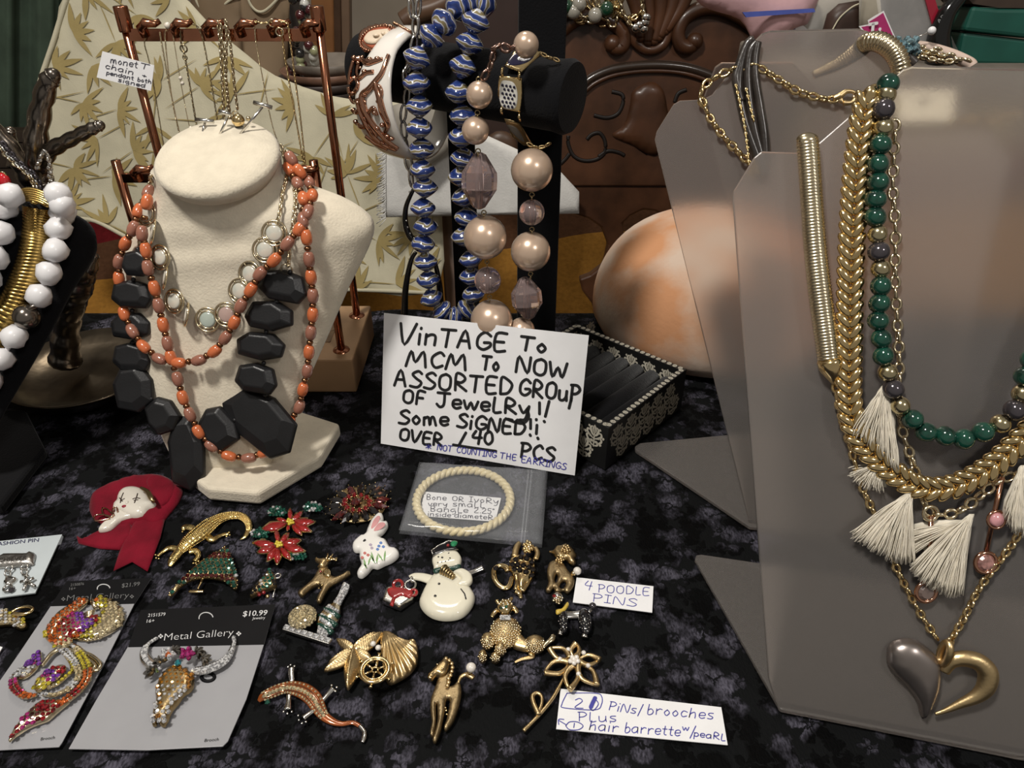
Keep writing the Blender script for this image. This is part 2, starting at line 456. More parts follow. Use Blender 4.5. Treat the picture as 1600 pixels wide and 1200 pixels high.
def flowers(scale, petals, R, ph, off):
    mp = nd('ShaderNodeVectorMath', operation='MULTIPLY_ADD'); L.new(dv.outputs[0], mp.inputs[0]); mp.inputs[1].default_value = (scale, scale, 0); mp.inputs[2].default_value = (off, off*1.7, 0)
    vo = nd('ShaderNodeTexVoronoi', voronoi_dimensions='2D'); vo.inputs['Scale'].default_value = 1; vo.inputs['Randomness'].default_value = .75; L.new(mp.outputs[0], vo.inputs['Vector'])
    sb = nd('ShaderNodeVectorMath', operation='SUBTRACT'); L.new(mp.outputs[0], sb.inputs[0]); L.new(vo.outputs['Position'], sb.inputs[1])
    sp = nd('ShaderNodeSeparateXYZ'); L.new(sb.outputs[0], sp.inputs[0]); cs = nd('ShaderNodeSeparateColor'); L.new(vo.outputs['Color'], cs.inputs[0])
    an = mth('ARCTAN2', sp.outputs[1], sp.outputs[0]); an = mth('ADD', an, mth('MULTIPLY', cs.outputs[0], 6.28))
    lobe = mth('ABSOLUTE', mth('COSINE', mth('MULTIPLY', an, petals/2)))
    lim = mth('MULTIPLY', mth('ADD', mth('MULTIPLY', lobe, .62), .38), mth('MULTIPLY', mth('ADD', mth('MULTIPLY', cs.outputs[1], .5), .6), R))
    d = vo.outputs['Distance']; q = mth('DIVIDE', d, lim)
    f = mth('SMOOTH_MAX', 0, mth('SUBTRACT', 1, mth('SMOOTHSTEP', q, .9, 1.1) if False else mth('MINIMUM', 1, mth('MAXIMUM', 0, mth('MULTIPLY', mth('SUBTRACT', q, .9), 5)))), 0)
    ring = mth('MINIMUM', 1, mth('MAXIMUM', 0, mth('MULTIPLY', mth('SUBTRACT', mth('ABSOLUTE', mth('SUBTRACT', q, .22)), .05), 14)))
    vein = mth('MINIMUM', 1, mth('MAXIMUM', 0, mth('MULTIPLY', mth('SUBTRACT', lobe, .16), 6)))
    return mth('MULTIPLY', mth('MULTIPLY', f, ring), mth('MAXIMUM', vein, mth('LESS_THAN', q, .3))), vo
m1, v1 = flowers(30, 5, .47, 0, 0.); m2, v2 = flowers(42, 2, .52, 0, 3.3); m3, v3 = flowers(66, 5, .44, 0, 7.1)
pl = mth('MAXIMUM', m1, mth('MULTIPLY', m2, .9)); pl = mth('MAXIMUM', pl, mth('MULTIPLY', m3, .8))
hz = nd('ShaderNodeTexNoise'); hz.inputs['Scale'].default_value = 48; hz.inputs['Detail'].default_value = 7; L.new(tc.outputs['Object'], hz.inputs['Vector'])
fz = nd('ShaderNodeTexNoise'); fz.inputs['Scale'].default_value = 620; fz.inputs['Detail'].default_value = 4; st_ = nd('ShaderNodeVectorMath', operation='MULTIPLY'); st_.inputs[1].default_value = (1.6, .7, 1); L.new(tc.outputs['Object'], st_.inputs[0]); L.new(st_.outputs[0], fz.inputs['Vector'])
r1 = nd('ShaderNodeValToRGB'); L.new(hz.outputs['Fac'], r1.inputs[0])
r1.color_ramp.elements[0].position = .47; r1.color_ramp.elements[0].color = (.0006, .0006, .0008, 1); r1.color_ramp.elements[1].position = .62; r1.color_ramp.elements[1].color = (.088, .084, .110, 1)
mx = nd('ShaderNodeMix', data_type='RGBA', blend_type='MULTIPLY'); mx.inputs[0].default_value = .8; L.new(r1.outputs[0], mx.inputs[6])
r2 = nd('ShaderNodeValToRGB'); L.new(fz.outputs['Fac'], r2.inputs[0]); r2.color_ramp.elements[0].position = .38; r2.color_ramp.elements[0].color = (.10, .10, .10, 1); r2.color_ramp.elements[1].position = .62; L.new(r2.outputs[0], mx.inputs[7])
gd = nd('ShaderNodeMix', data_type='RGBA'); L.new(pl, gd.inputs[0]); gd.inputs[6].default_value = (.0046, .005, .0054, 1); L.new(mx.outputs[2], gd.inputs[7])
L.new(gd.outputs[2], B.inputs['Base Color']); B.inputs['Roughness'].default_value = .75; B.inputs['Specular IOR Level'].default_value = .08
bh = mth('ADD', mth('MULTIPLY', pl, .7), mth('MULTIPLY', fz.outputs['Fac'], .6)); bu = nd('ShaderNodeBump'); bu.inputs['Distance'].default_value = .0009; bu.inputs['Strength'].default_value = .8
L.new(bh, bu.inputs['Height']); L.new(bu.outputs[0], B.inputs['Normal'])
m = M(); rows = []
ys = [-.02+.6*i/150 for i in range(151)]+[.588, .592, .594]+[.594, .594, .594, .594]; zz = [0]*151+[-.002, -.008, -.02]+[-.08, -.2, -.35, -.5]
for i, (y, z) in enumerate(zip(ys, zz)):
    r = []
    for j in range(221):
        x = -.72+1.5*j/220; f = 0
        if i < 151:
            f = -.0011*(1+sin(23*x+11*y+2*sin(9*y)))*.5-.0007*(1+sin(61*y-17*x))*.5
            if y > .50 and x < .04: f += min(1, (.04-x)/.05)* .004*(y-.50)/.09*(1+sin(38*x+9*y))
        yy = y+(.012*sin(30*x) if z < -.03 else 0)
        r.append((x, yy, z+f))
    rows.append(r)
m.grid(rows); cl = obj('velvet_tablecloth', m, vm); tag(cl, 'black velvet tablecloth with burnt-out flower pattern covering the table', 'tablecloth')
# ================================================================ behind the table
# striped blanket on a bench
pts = [(Y, -.52+.0*Y, ) for Y in (1,)]
bp = Plane((0, 1.12, -.345), (0, -.50, .87))
bm_ = bpy.data.materials.new('striped_wool'); bm_.use_nodes = True; n = bm_.node_tree; P_ = n.nodes['Principled BSDF']; P_.inputs['Roughness'].default_value = .9; P_.inputs['Specular IOR Level'].default_value = .1
t = n.nodes.new('ShaderNodeTexCoord'); s = n.nodes.new('ShaderNodeSeparateXYZ'); n.links.new(t.outputs['Object'], s.inputs[0])
cr = n.nodes.new('ShaderNodeValToRGB'); cr.color_ramp.interpolation = 'CONSTANT'; mpr = n.nodes.new('ShaderNodeMapRange'); sl_ = n.nodes.new('ShaderNodeMath'); sl_.operation = 'MULTIPLY_ADD'; n.links.new(s.outputs[0], sl_.inputs[0]); n.links.new(s.outputs[1], sl_.inputs[2]); n.links.new(sl_.outputs[0], mpr.inputs[0]); n.links.new(mpr.outputs[0], cr.inputs[0])
e = cr.color_ramp.elements
e[0].position = 0; e[0].color = (.40, .19, .035, 1); e[1].position = .27; e[1].color = (.12, .055, .028, 1)
BLK = cr
for p, c in ((.47, (.16, .012, .015)), (.62, (.40, .33, .2)), (.8, (.12, .05, .03))):
    q = e.new(p); q.color = (*c, 1)
nzz = n.nodes.new('ShaderNodeTexNoise'); nzz.inputs['Scale'].default_value = 130; nzz.inputs['Detail'].default_value = 6; n.links.new(t.outputs['Object'], nzz.inputs['Vector'])
mm_ = n.nodes.new('ShaderNodeMix'); mm_.data_type = 'RGBA'; mm_.blend_type = 'MULTIPLY'; mm_.inputs[0].default_value = .55; n.links.new(cr.outputs[0], mm_.inputs[6]); n.links.new(nzz.outputs['Fac'], mm_.inputs[7]); n.links.new(mm_.outputs[2], P_.inputs['Base Color'])
bq = n.nodes.new('ShaderNodeBump'); bq.inputs['Strength'].default_value = .6; bq.inputs['Distance'].default_value = .003; n.links.new(nzz.outputs['Fac'], bq.inputs['Height']); n.links.new(bq.outputs[0], P_.inputs['Normal'])
m = M(); rows = []
for i in range(41):
    v = -.06+.62*i/40; rows.append([bp.at(-.84+1.9*j/60, v, .006*sin(j*.5+i*.25)+.004*sin(j*.21)) for j in range(61)])
rows = [[p+V((0, -.0, -.3)) for p in rows[0]]]+rows
b1, b2 = bp.hit(150, 435), bp.hit(900, 373); bs_ = (b2.y-b1.y)/(b2.x-b1.x); sl_.inputs[1].default_value = -bs_
xs_ = [p.x for r in rows for p in r]; ys_ = [p.y for r in rows for p in r]; bcx_, bcy_ = (min(xs_)+max(xs_))/2, (min(ys_)+max(ys_))/2
def bval(x, y): p = bp.hit(x, y); return (p.y-bcy_)-bs_*(p.x-bcx_)
v0, v1_ = bval(800, 700), bval(800, 100); mpr.inputs[1].default_value = v0; mpr.inputs[2].default_value = v1_
for el, py in zip(list(e)[1:], (435, 378, 345, 262)): el.position = (bval(150, py)-v0)/(v1_-v0)
m.grid(rows); tag(obj('striped_blanket', m, bm_), 'wool blanket striped ochre, brown and dark red, spread behind the table', 'blanket')
# the bench under it
m = M(); m.box((.11, 1.36, -.62), (1.85, .46, .26)); bevel(tag(obj('bench', m, floor_m, smooth=False), 'dark bench under the striped blanket behind the table', 'bench'), .01)
# generic cloth sheet from a pixel outline on a plane with soft waves
def sheet(name, px, pl, mt, amp, fu, fv, label, catg, parent=None, th=.003, n=5, step=None, edge=1., h=.004):
    m = M(); relief(m, px, pl, h, w=.012, step=step, n=n, edge=.2, z0=-.004, tex=lambda u, v, d: wave(u, v, amp, fu, fv)*min(1, d/.03))
    o = obj(name, m, mt, parent)
    if label: tag(o, label, catg)
    return o
def wave(u, v, amp, fu, fv): return amp*(sin(fu*u+1.3*sin(fv*v))+.5*sin(fv*v*1.7+fu*.4*u))
# cream cloth with bamboo leaves
cp = Plane((0, .98, -.18), (0, -.93, .37))
cream = mat('cream_cotton', (.58, .54, .40), .85, var=.08, scale=30, bump=.4, bscale=500, spec=.1)
tan = mat('tan_print', (.37, .29, .125), .85, var=.1, scale=40, bump=.3, bscale=500, spec=.1)
OUT = [(112, -30), (85, 60), (62, 130), (47, 200), (38, 290), (60, 325), (115, 340), (150, 346), (200, 372), (300, 425), (400, 447), (480, 451), (560, 453), (683, 458), (690, 340), (696, 200), (668, 158), (600, 160), (520, 150), (430, 118), (385, 85), (325, 36), (250, -30)]
PAR = dict(amp=.007, fu=14, fv=9)
bc = thing('bamboo_print_cloth', 'cream cloth printed with tan bamboo leaves, hanging behind the copper necklace stand', 'cloth', cp.hit(360, 450))
m = M(); relief(m, OUT, cp, .004, w=.012, step=.012, n=2, edge=.3, z0=-.006, tex=lambda u, v, d: wave(u, v, **PAR)*min(1, d/.04)); obj('cloth_body', m, cream, bc)
uvO = [cp.uv(cp.hit(x, y, .002)) for x, y in cat(OUT, 2, True)]
def edged(u, v): return min(segd(u, v, uvO[i-1], uvO[i]) for i in range(len(uvO)))
m = M(); R_ = random.Random(11); stems = []
def leaf(m, u, v, a, L, wd):
    rows = []
    for k in range(7):
        t = k/6; c = (u+cos(a)*L*t, v+sin(a)*L*t); hw = wd*(sin(pi*min(1, t*1.02))**.8)*(1.15-.5*t)
        row = []
        for s in (-1, 0, 1):
            x, y = c[0]-sin(a)*hw*s, c[1]+cos(a)*hw*s
            if not inpoly(x, y, uvO): return
            row.append(cp.at(x, y, .004+wave(x, y, **PAR)*min(1, edged(x, y)/.04)+.0022))
        rows.append(row)
    m.grid(rows)
us = [p[0] for p in uvO]; vs_ = [p[1] for p in uvO]; pts = []
for k in range(4000):
    u = R_.uniform(min(us), max(us)); v = R_.uniform(min(vs_), max(vs_))
    if inpoly(u, v, uvO) and all(hypot(u-a, v-b) > .047 for a, b in pts): pts.append((u, v))
for u, v in pts:
    a0 = R_.uniform(0, 2*pi); nl = R_.randint(5, 7)
    for k in range(nl):
        leaf(m, u, v, a0+(k-nl/2)*R_.uniform(.42, .56), R_.uniform(.024, .044), R_.uniform(.0030, .0048))
    leaf(m, u, v, a0+pi+R_.uniform(-.5, .5), .06, .0009)
obj('leaf_print', m, tan, bc, kind='stuff', fixn=False)
m = M(); m.tube([cp.hit(x, y, .004) for x, y in cat([(112, -30), (85, 60), (62, 130), (47, 200), (38, 290)], 6)], .0035, 8)
m.tube([cp.hit(x, y, .004) for x, y in cat([(38, 300), (60, 325), (115, 340), (150, 346), (200, 372), (300, 425), (400, 447), (480, 451), (560, 453), (683, 458)], 4)], .003, 8); obj('piping', m, cream, bc)
# green curtain and dark cabinet at the far left
gp = Plane((0, 1.5, 0), (.25, -1, 0))
grn = mat('green_drape', (.055, .085, .058), .9, var=.25, scale=20, bump=.3, bscale=300)
m = M(); rows = []
for i in range(30):
    px = -60+200*i/29
    rows.append([gp.hit(px, py, .014*sin(i*.75)+.006*sin(i*1.9)) for py in (-60, 0, 60, 120, 180, 204)])
m.grid(rows); o = tag(obj('green_curtain', m, grn), 'dark green fabric drape hanging at the upper left corner', 'curtain')
cb = thing('dark_cabinet', 'dark brown wooden cabinet below the green drape, behind the metal branches', 'cabinet', gp.hit(20, 330, .02))
dkw = mat('dark_cabinet_wood', (.035, .024, .016), .5, var=.4, scale=25)
for a, b in ((206, 222), (224, 262), (264, 300), (302, 420)):
    m = M(); m.slab([gp.hit(-60, a, .06), gp.hit(60, a, .06), gp.hit(60, b, .06), gp.hit(-60, b, .06)], gp.n, .03); obj('board', m, dkw, cb, smooth=False)
# wood frame with orange-brown panel, paper bags, bottle and bead garland in the upper middle
fp = Plane((0, 1.7, 0), (0, -1, 0))
ow = mat('orange_wood', (.30, .13, .045), .45, var=.4, scale=8); bw = mat('brown_wood', (.10, .055, .032), .4, var=.35, scale=14)
cf = thing('wooden_door_frame', 'brown wooden frame with orange panel, behind the right copper post', 'frame', fp.hit(515, 210))
for nm, a, b, mt, o_ in (('panel', 484, 521, ow, .0), ('stile', 519, 532, bw, .02), ('stile', 531, 545, mat('mid_wood', (.2, .13, .085), .4, var=.2, scale=10), .03)):
    m = M(); m.slab([fp.hit(a, -80, o_), fp.hit(b, -80, o_), fp.hit(b+4, 240, o_), fp.hit(a+6, 240, o_)], fp.n, .03); bevel(obj(nm, m, mt, cf, smooth=False), .003)
bagm = mat('brown_paper', (.27, .19, .115), .75, var=.2, scale=8, bump=.4, bscale=60)
pg = Plane((0, 1.35, 0), (0, -1, .1))
def bag(px, lab, off):
    t = thing('paper_bag', lab, 'bag', pg.hit(px[0][0], px[-1][1], off)); m = M()
    relief(m, px, pg, .02, w=.04, sm=False, base=off, step=.012, tex=lambda u, v, d: .006*sin(40*u+12*v)+.003*sin(90*u-30*v)); obj('bag_side', m, bagm, t)
    m = M(); m.tube([pg.hit(x, y, off+.02) for x, y in cat([(px[0][0]+8, px[0][1]+30), (px[0][0]+20, 8), (px[0][0]+40, 18), (px[1][0]-10, -10)], 6)], .0022, 6); obj('fold_line', m, cream, t)
bag([(290, -60), (385, -60), (384, 150), (320, 150), (300, 40)], 'crumpled brown paper bag behind the left half of the copper rail', .02)
bag([(372, -60), (452, -60), (446, 140), (382, 160)], 'brown paper bag with curved crease beside the bead garland', .05)
m = M(); bt = thing('smoked_glass_bottle', 'dark grey smoked glass bottle behind the bead garland', 'bottle', pg.hit(470, 160, .08))
dkg = mat('smoked_glass', (.09, .08, .075), .12, var=.3, scale=12, coat=.4)
c0 = pg.hit(468, 170, -.03); hgt = (pg.hit(468, -40, -.03)-c0).z
m.lathe([(.0, 0), (.034, .001), (.038, .01), (.038, hgt*.8), (.03, hgt)], c0, 28); obj('bottle_body', m, dkg, bt)
m = M(); m.lathe([(.016, hgt*1.0), (.016, hgt*1.2), (.019, hgt*1.2), (.019, hgt*1.25)], c0, 20); obj('bottle_neck', m, dkg, bt)
gl = thing('bead_garland', 'hanging garland of dark red and pale green glass beads in front of the smoked bottle', 'garland', pg.hit(480, 120, .07))
gms = [mesh('bead', M().ball((0, 0, 0), .008, 8, 6), mat('garland_bead_%d' % i, c, .08, var=.3, coat=1), True) for i, c in enumerate([(.07, .012, .015), (.35, .36, .20), (.02, .02, .02), (.6, .6, .55)])]
R_ = random.Random(3)
for k in range(34):
    y = -10+140*k/33; link('bead', gms[R_.choice([0, 0, 1, 2, 2, 3])], Matrix.Translation(pg.hit(472+8*sin(y*.09)+R_.uniform(-14, 14), y, .10+R_.uniform(0, .02))), gl)
# stack of dark bowls
st = Plane((0, 1.25, 0), (0, -1, 0))
for k, (x0, x1, y, c) in enumerate([(482, 548, 104, (.20, .17, .14)), (472, 552, 118, (.22, .12, .08)), (466, 556, 131, (.06, .045, .04)), (470, 550, 146, (.05, .04, .035))]):
    a, b = st.hit(x0-30, y+12), st.hit(x1+30, y+12); r = (b-a).length/2; c0 = (a+b)/2; h = .022
    m = M(); m.lathe([(0, 0), (r*.6, 0), (r*.85, h*.35), (r, h), (r*.96, h), (r*.8, h*.45), (0, h*.2)], c0, 36)
    tag(obj('bowl', m, mat('bowl_%d' % k, c, .4, var=.35, scale=30)), ['pale brown rimmed bowl on top of the stack behind the copper post', 'reddish brown bowl, second from the top of the stack', 'dark brown bowl, third from the top of the stack', 'blackish bowl at the bottom of the stack behind the copper post'][k], 'bowl', 'stacked bowls')
# white fringed towel
tp = Plane((0, .955, -.1), (0, -.98, .18)); tw = mat('white_terry', (.72, .71, .68), .95, var=.05, scale=80, bump=.6, bscale=420, spec=.05)
to = thing('white_towel', 'white towel with fringed left edge hanging behind the blue bead necklace', 'towel', tp.hit(660, 335))
m = M(); relief(m, [(597, 232), (640, 212), (700, 205), (735, 200), (870, 262), (905, 300), (905, 334), (735, 337), (598, 340)], tp, .006, w=.01, sm=False, step=.01, edge=.3, tex=lambda u, v, d: .0015*sin(60*u+8*v)); obj('towel_body', m, tw, to)
m = M()
for k in range(80):
    y = 230+112*k/79; a = tp.hit(603, y, .006); b = tp.hit(592+random.uniform(-4, 5), y+random.uniform(2, 12), .004); m.tube([a, a.lerp(b, .5)+V((0, -.002, 0)), b], .0006, 4)
obj('fringe', m, tw, to, kind='stuff')
# pale folded paper / napkin behind the bangle
m = M(); relief(m, [(612, 165), (660, 150), (712, 175), (735, 215), (700, 235), (668, 262), (640, 275), (625, 225)], Plane((0, .93, -.02), (0, -.97, .25)), .012, w=.02, sm=False, step=.008, tex=lambda u, v, d: .004*sin(70*u+50*v)); tag(obj('grey_napkin', m, mat('greyish_cloth', (.36, .33, .28), .8, var=.1, scale=20)), 'folded greyish cloth seen through the white cameo bangle', 'napkin')
# ---- carved chair
walnut = mat('carved_walnut', (.078, .032, .015), .36, var=.5, scale=18, coat=.08, bump=.15, bscale=120, detail=6)
dwal = mat('dark_groove_line', (.012, .008, .006), .5, var=.2);  # near-black brown for the thin tubes that draw the carved lines
ch = Plane((0, 1.0, 0), (.0, -.985, .17))
cr_ = thing('carved_chair', 'dark walnut chair with carved scrolled back standing behind the table', 'chair', V((ch.hit(1010, 300).x, 1.0, -.75)))
def chp(px, off): return [ch.hit(x, y, off) for x, y in px]
m = M(); m.slab(chp(cat([(858, 78), (872, 55), (900, 40), (940, 30), (1010, 20), (1080, 22), (1130, 18), (1165, 40), (1190, 70), (1230, 150), (1240, 290)], 4)+[(1040, 291), (885, 291), (880, 282), (862, 276), (850, 180)], 0), ch.n, .022); bevel(obj('back_panel', m, walnut, cr_, smooth=False), .002)
low = [(885, 286), (893, 300), (892, 333), (920, 342), (940, 356), (950, 383), (943, 414), (922, 430), (905, 436), (910, 455), (925, 475), (938, 520), (1000, 560), (990, 430), (978, 384), (973, 350), (985, 338), (1005, 328), (1024, 330), (1037, 338), (1030, 372), (1022, 420), (1030, 560), (1240, 560), (1240, 286)]
m = M(); m.slab(chp(low, -.004), ch.n, .02); bevel(obj('splat', m, walnut, cr_, smooth=False), .003)
def scroll(px, r0, r1, name='scroll', off=.006, mt=walnut, flat=None):
    m = M(); P = cat(px, 6); n_ = len(P); m.tube([ch.hit(x, y, off) for x, y in P], [interp([r0, (r0+r1)/2, r1], i/(n_-1)) for i in range(n_)], 10); m.ball(ch.hit(*P[-1], off), r1*(1.25 if name == 'scroll' else .98), 12, 8); obj(name, m, mt, cr_)
scroll([(856, 84), (866, 62), (885, 40), (912, 25), (938, 27), (962, 38), (975, 55), (973, 72), (963, 76), (957, 68)], .010, .0085)
scroll([(1240, 120), (1212, 80), (1190, 52), (1165, 30), (1132, 14), (1100, 12), (1072, 26), (1060, 48), (1063, 68), (1077, 74), (1086, 64)], .010, .0085)
for k, (a, b) in enumerate([((985, -20), (1000, 60)), ((1008, -20), (1012, 66)), ((1032, -20), (1022, 64)), ((1056, -20), (1030, 58)), ((1074, -14), (1040, 48))]):
    scroll([a, ((a[0]+b[0])/2+4, (a[1]+b[1])/2), b], .011, .006, 'shell_flute', .008)
scroll([(984, 40), (990, 62), (1012, 78), (1036, 70), (1048, 40), (1062, 0)], .007, .006, 'shell_rim', .004)
scroll([(905, 140), (925, 122), (960, 108), (1010, 102), (1060, 104), (1100, 114), (1135, 132), (1160, 155)], .006, .006, 'arch_moulding', .002, mat('dark_moulding', (.035, .022, .015), .3, coat=.3))
scroll([(910, 147), (930, 130), (962, 117), (1010, 111), (1060, 113), (1098, 123), (1130, 140)], .003, .003, 'arch_moulding', .003)
m = M(); relief(m, [(1000, 134), (1020, 128), (1036, 140), (1042, 165), (1046, 200), (1030, 240), (1012, 241), (990, 228), (957, 212), (976, 195), (985, 165), (988, 145)], ch, .006, w=.012, step=.008); obj('carved_tulip', m, walnut, cr_)
def groove(px): 
    m = M(); m.tube([ch.hit(x, y, .0008) for x, y in cat(px, 6)], [(.0025, .0009)]*(len(cat(px, 6))), 6, flat=ch.n.cross(V((1, 0, 0)))); obj('carved_line', m, dwal, cr_)
for g in ([(956, 143), (972, 148), (973, 162), (965, 178), (948, 184), (928, 180)], [(1054, 160), (1060, 146), (1073, 140)], [(917, 218), (925, 210), (937, 208), (945, 220), (945, 238), (932, 249), (912, 251), (896, 243), (888, 225), (888, 212)], [(876, 256), (884, 248), (890, 240)], [(935, 245), (950, 236), (966, 238), (976, 243)], [(1000, 174), (992, 200), (990, 222), (1012, 240)], [(1024, 176), (1028, 200)]): groove(g)
for px in (880, 1225):
    m = M(); p = ch.hit(px, 500, -.012); m.tube([p, V((p.x, p.y+.02, -.75))], .014, 10); obj('leg', m, walnut, cr_)
# smooth dark wooden back of another chair, upper middle, behind the blue beads
c2 = thing('dark_chair', 'dark smooth wooden chair back behind the top of the blue bead necklace', 'chair', (-.02, 1.03, -.75)); cq = Plane((0, 1.03, 0), (0, -1, .1))
m = M(); m.slab([cq.hit(x, y) for x, y in cat([(626, 30), (634, 14), (660, 2), (700, -30), (840, -30), (842, 60), (842, 300), (750, 300), (742, 180), (690, 110), (645, 62)], 4)], cq.n, .02); bevel(obj('chair_back', m, mat('plum_wood', (.045, .028, .024), .35, var=.2, scale=12, coat=.1), c2, smooth=False), .003)
m = M(); m.tube([cq.hit(x, y, .01) for x, y in cat([(630, 34), (648, 22), (680, 12), (706, -2), (740, -30)], 6)], .012, 10); obj('top_rail', m, bw, c2)
m = M(); m.ball(cq.hit(783, 232, .0), (.024, .01, .024), 16, 10); obj('carved_boss', m, bw, c2)
m = M(); m.tube([cq.hit(x, y, .006) for x, y in cat([(742, 215), (755, 240), (775, 252), (800, 254), (830, 240)], 6)], .005, 8); obj('carved_scroll', m, bw, c2)
for px in (700, 850):
    m = M(); p = cq.hit(px, 290, -.012); m.tube([p, V((p.x, p.y+.02, -.75))], .014, 10); obj('leg', m, bw, c2)

# tangle of chains with green and clear beads lying over the chair crest
gt = thing('chain_tangle', 'tangled gold chains with dark green and clear beads hung over the carved chair crest', 'necklace', aty(960, 20, 1.01)); R_ = random.Random(9)
for k in range(9):
    x0 = 850+k*13; y0 = R_.uniform(-25, -5); x2 = x0+R_.uniform(30, 70); chain([aty(x, y, 1.022-.003*(k % 4)) for x, y in cat([(x0, y0), ((x0+x2)/2-8, R_.uniform(15, 30)), ((x0+x2)/2+12, R_.uniform(22, 44)), (x2, R_.uniform(0, 30))], 6)], (.0118), .0086, .0018, [palegold, gold, oldgold][k % 3], gt)
chain([aty(x, y, 1.008) for x, y in cat([(965, -20), (972, 15), (985, 38), (998, 46), (1006, 36), (1004, 10), (1000, -20)], 6)], .010, .007, .0018, palegold, gt)
for k, (x, y, c) in enumerate([(862, 14, 0), (874, 22, 0), (868, 4, 1), (842, -4, 2), (884, 10, 0), (896, 18, 3), (905, 6, 3), (930, 24, 3), (948, 14, 0), (868, 28, 3)]):
    m = M(); m.ball(aty(x, y, 1.01), .0092, 10, 7); obj('bead', m, mat('tangle_bead_%d' % c, [(.01, .05, .025), (.02, .03, .01), (.01, .01, .08), (.35, .33, .28)][c], .08, coat=1), gt)
m = M()
for x, y in ((994, 44), (1000, 40), (1008, 36), (1010, 28), (1006, 46)): m.ball(aty(x, y, 1.0), (.006, .002, .005), 8, 6)
obj('leaf_charm', m, silver, gt)
# ================================================================ displays on the table
# ---- section lofts: rows of (left px, left py, right px, right py, depth Y, front bulge, back bulge)
def loft(rows, seg=40, cap=True):
    m = M(); R = []
    for lx, ly, rx, ry, Y, fb, bb in rows:
        a, b = aty(lx, ly, Y), aty(rx, ry, Y); c = (a+b)/2; h = (b-a)/2; fr = V((h.y, -h.x, 0)).normalized()
        row = []
        for k in range(seg):
            t = 2*pi*k/seg; s = sin(t); row.append(c+h*cos(t)+fr*((fb if s > 0 else bb)*s))
        R.append(row)
    return m.grid(R, True, cap)
# ---- cream velvet neck form
nb = thing('necklace_bust', 'cream velvet neck bust carrying the coral and black bead necklaces', 'jewellery display', onz(390, 740))
rows = [(240, 262, 437, 250, .425, .030, .035), (247, 285, 438, 262, .425, .031, .033), (242, 302, 445, 275, .425, .031, .026), (226, 328, 478, 288, .424, .030, .018), (207, 350, 536, 308, .420, .028, .010), (197, 378, 572, 330, .417, .026, .008), (193, 400, 585, 352, .414, .026, .007), (193, 430, 577, 385, .411, .024, .007), (200, 500, 545, 450, .402, .021, .007), (216, 570, 508, 535, .391, .018, .007), (238, 640, 470, 620, .379, .014, .007), (262, 700, 438, 690, .368, .009, .007), (290, 748, 420, 735, .362, .005, .006)]
P_ = []
for k in range((len(rows)-1)*3+1): P_.append(tuple(interp([tuple(map(float, r)) for r in rows], k/((len(rows)-1)*3))))
body = obj('chest_form', loft(cat(rows, 4)), creamv, nb)
dc = aty(339, 244, .415); dn_ = V((0.02, -sin(radians(20)), cos(radians(20)))); dm = frame(V((1, 0, .0)), dn_)
m = M(); m.lathe([(0, .0035), (.024, .0032), (.0325, .0015), (.0345, -.001), (.0335, -.005), (.031, -.009), (.02, -.011), (0, -.011)], dc, 48, dm); top = obj('neck_cap', m, creamv, nb)
m = M(); m.slab([onz(x, y, .011) for x, y in [(262, 690), (296, 742), (322, 763), (402, 770), (500, 712), (531, 661), (440, 632), (300, 640)]], V((0, 0, 1)), .0105); bevel(obj('base', m, creamv, nb, smooth=False), .0025, 3)
BS = Surf([body, top], Plane((0, .357, 0), (0, -.929, .37)))
# T pins in the cap, and gold ball pendant lying on it
dpl = Plane(dc+dn_*.0035, dn_)
for (fx, fy), (hx, hy), (ax, ay), (bx, by) in [((317, 206), (320, 192), (305, 187), (334, 190)), ((343, 211), (356, 183), (342, 173), (361, 179)), ((374, 211), (410, 167), (396, 160), (425, 168))]:
    t = thing('t_pin', {317: 'shortest steel T pin, leftmost of three stuck in the bust cap', 343: 'middle steel T pin of three stuck in the bust cap', 374: 'tallest steel T pin, rightmost of three stuck in the bust cap'}[fx], 'pin', dpl.hit(fx, fy), 'T pins in the bust cap')
    f = dpl.hit(fx, fy, -.001); h = aty(hx, hy, f.y+.004); m = M(); m.tube([f, h], .0007, 8); obj('shaft', m, silver, t)
    m = M(); m.tube([aty(ax, ay, h.y), aty(bx, by, h.y)], .0012, 8); obj('crossbar', m, silver, t)
# ---- copper necklace stand
cs = thing('copper_necklace_stand', 'copper tube necklace stand with hook rail on a wooden base', 'jewellery stand', (-.19, .5, 0))
wood = mat('light_wood_base', (.33, .20, .105), .5, var=.25, scale=14, bump=.1)
m = M(); m.box((-.187, .5, .015), (.142, .085, .029)); bevel(obj('base', m, wood, cs, smooth=False), .0015)
m = M(); m.lathe([(.0, .0305), (.006, .0305), (.007, .0302), (.006, .0292)], (-.142, .505, 0), 20); obj('tray_recess', m, mat('recess_wood', (.2, .12, .06), .6), cs)
m = M(); m.box((-.172, .497, .0297), (.07, .03, .0008)); bevel(obj('tray_recess', m, mat('recess_wood', (.2, .12, .06), .6), cs, smooth=False), .0003)
for x in (-.2495, -.1245):
    m = M(); m.tube([(x, .525, .029), (x, .525, .251)], .0029, 16); obj('tall_post', m, copper, cs)
    m = M(); m.lathe([(0, .252), (.0042, .252), (.0045, .2515), (.0045, .238), (.0042, .237), (.0029, .237)], (x, .525, 0), 20); obj('post_cap', m, copper, cs)
    m = M(); m.lathe([(.0029, .031), (.006, .0302), (.0065, .029)], (x, .525, 0), 20); obj('flange', m, copper, cs)
for x in (-.2525, -.1265):
    m = M(); m.tube([(x, .471, .029), (x, .471, .170)], .0029, 16); obj('short_post', m, copper, cs)
    m = M(); m.lathe([(.0029, .031), (.006, .0302), (.0065, .029)], (x, .471, 0), 20); obj('flange', m, copper, cs)
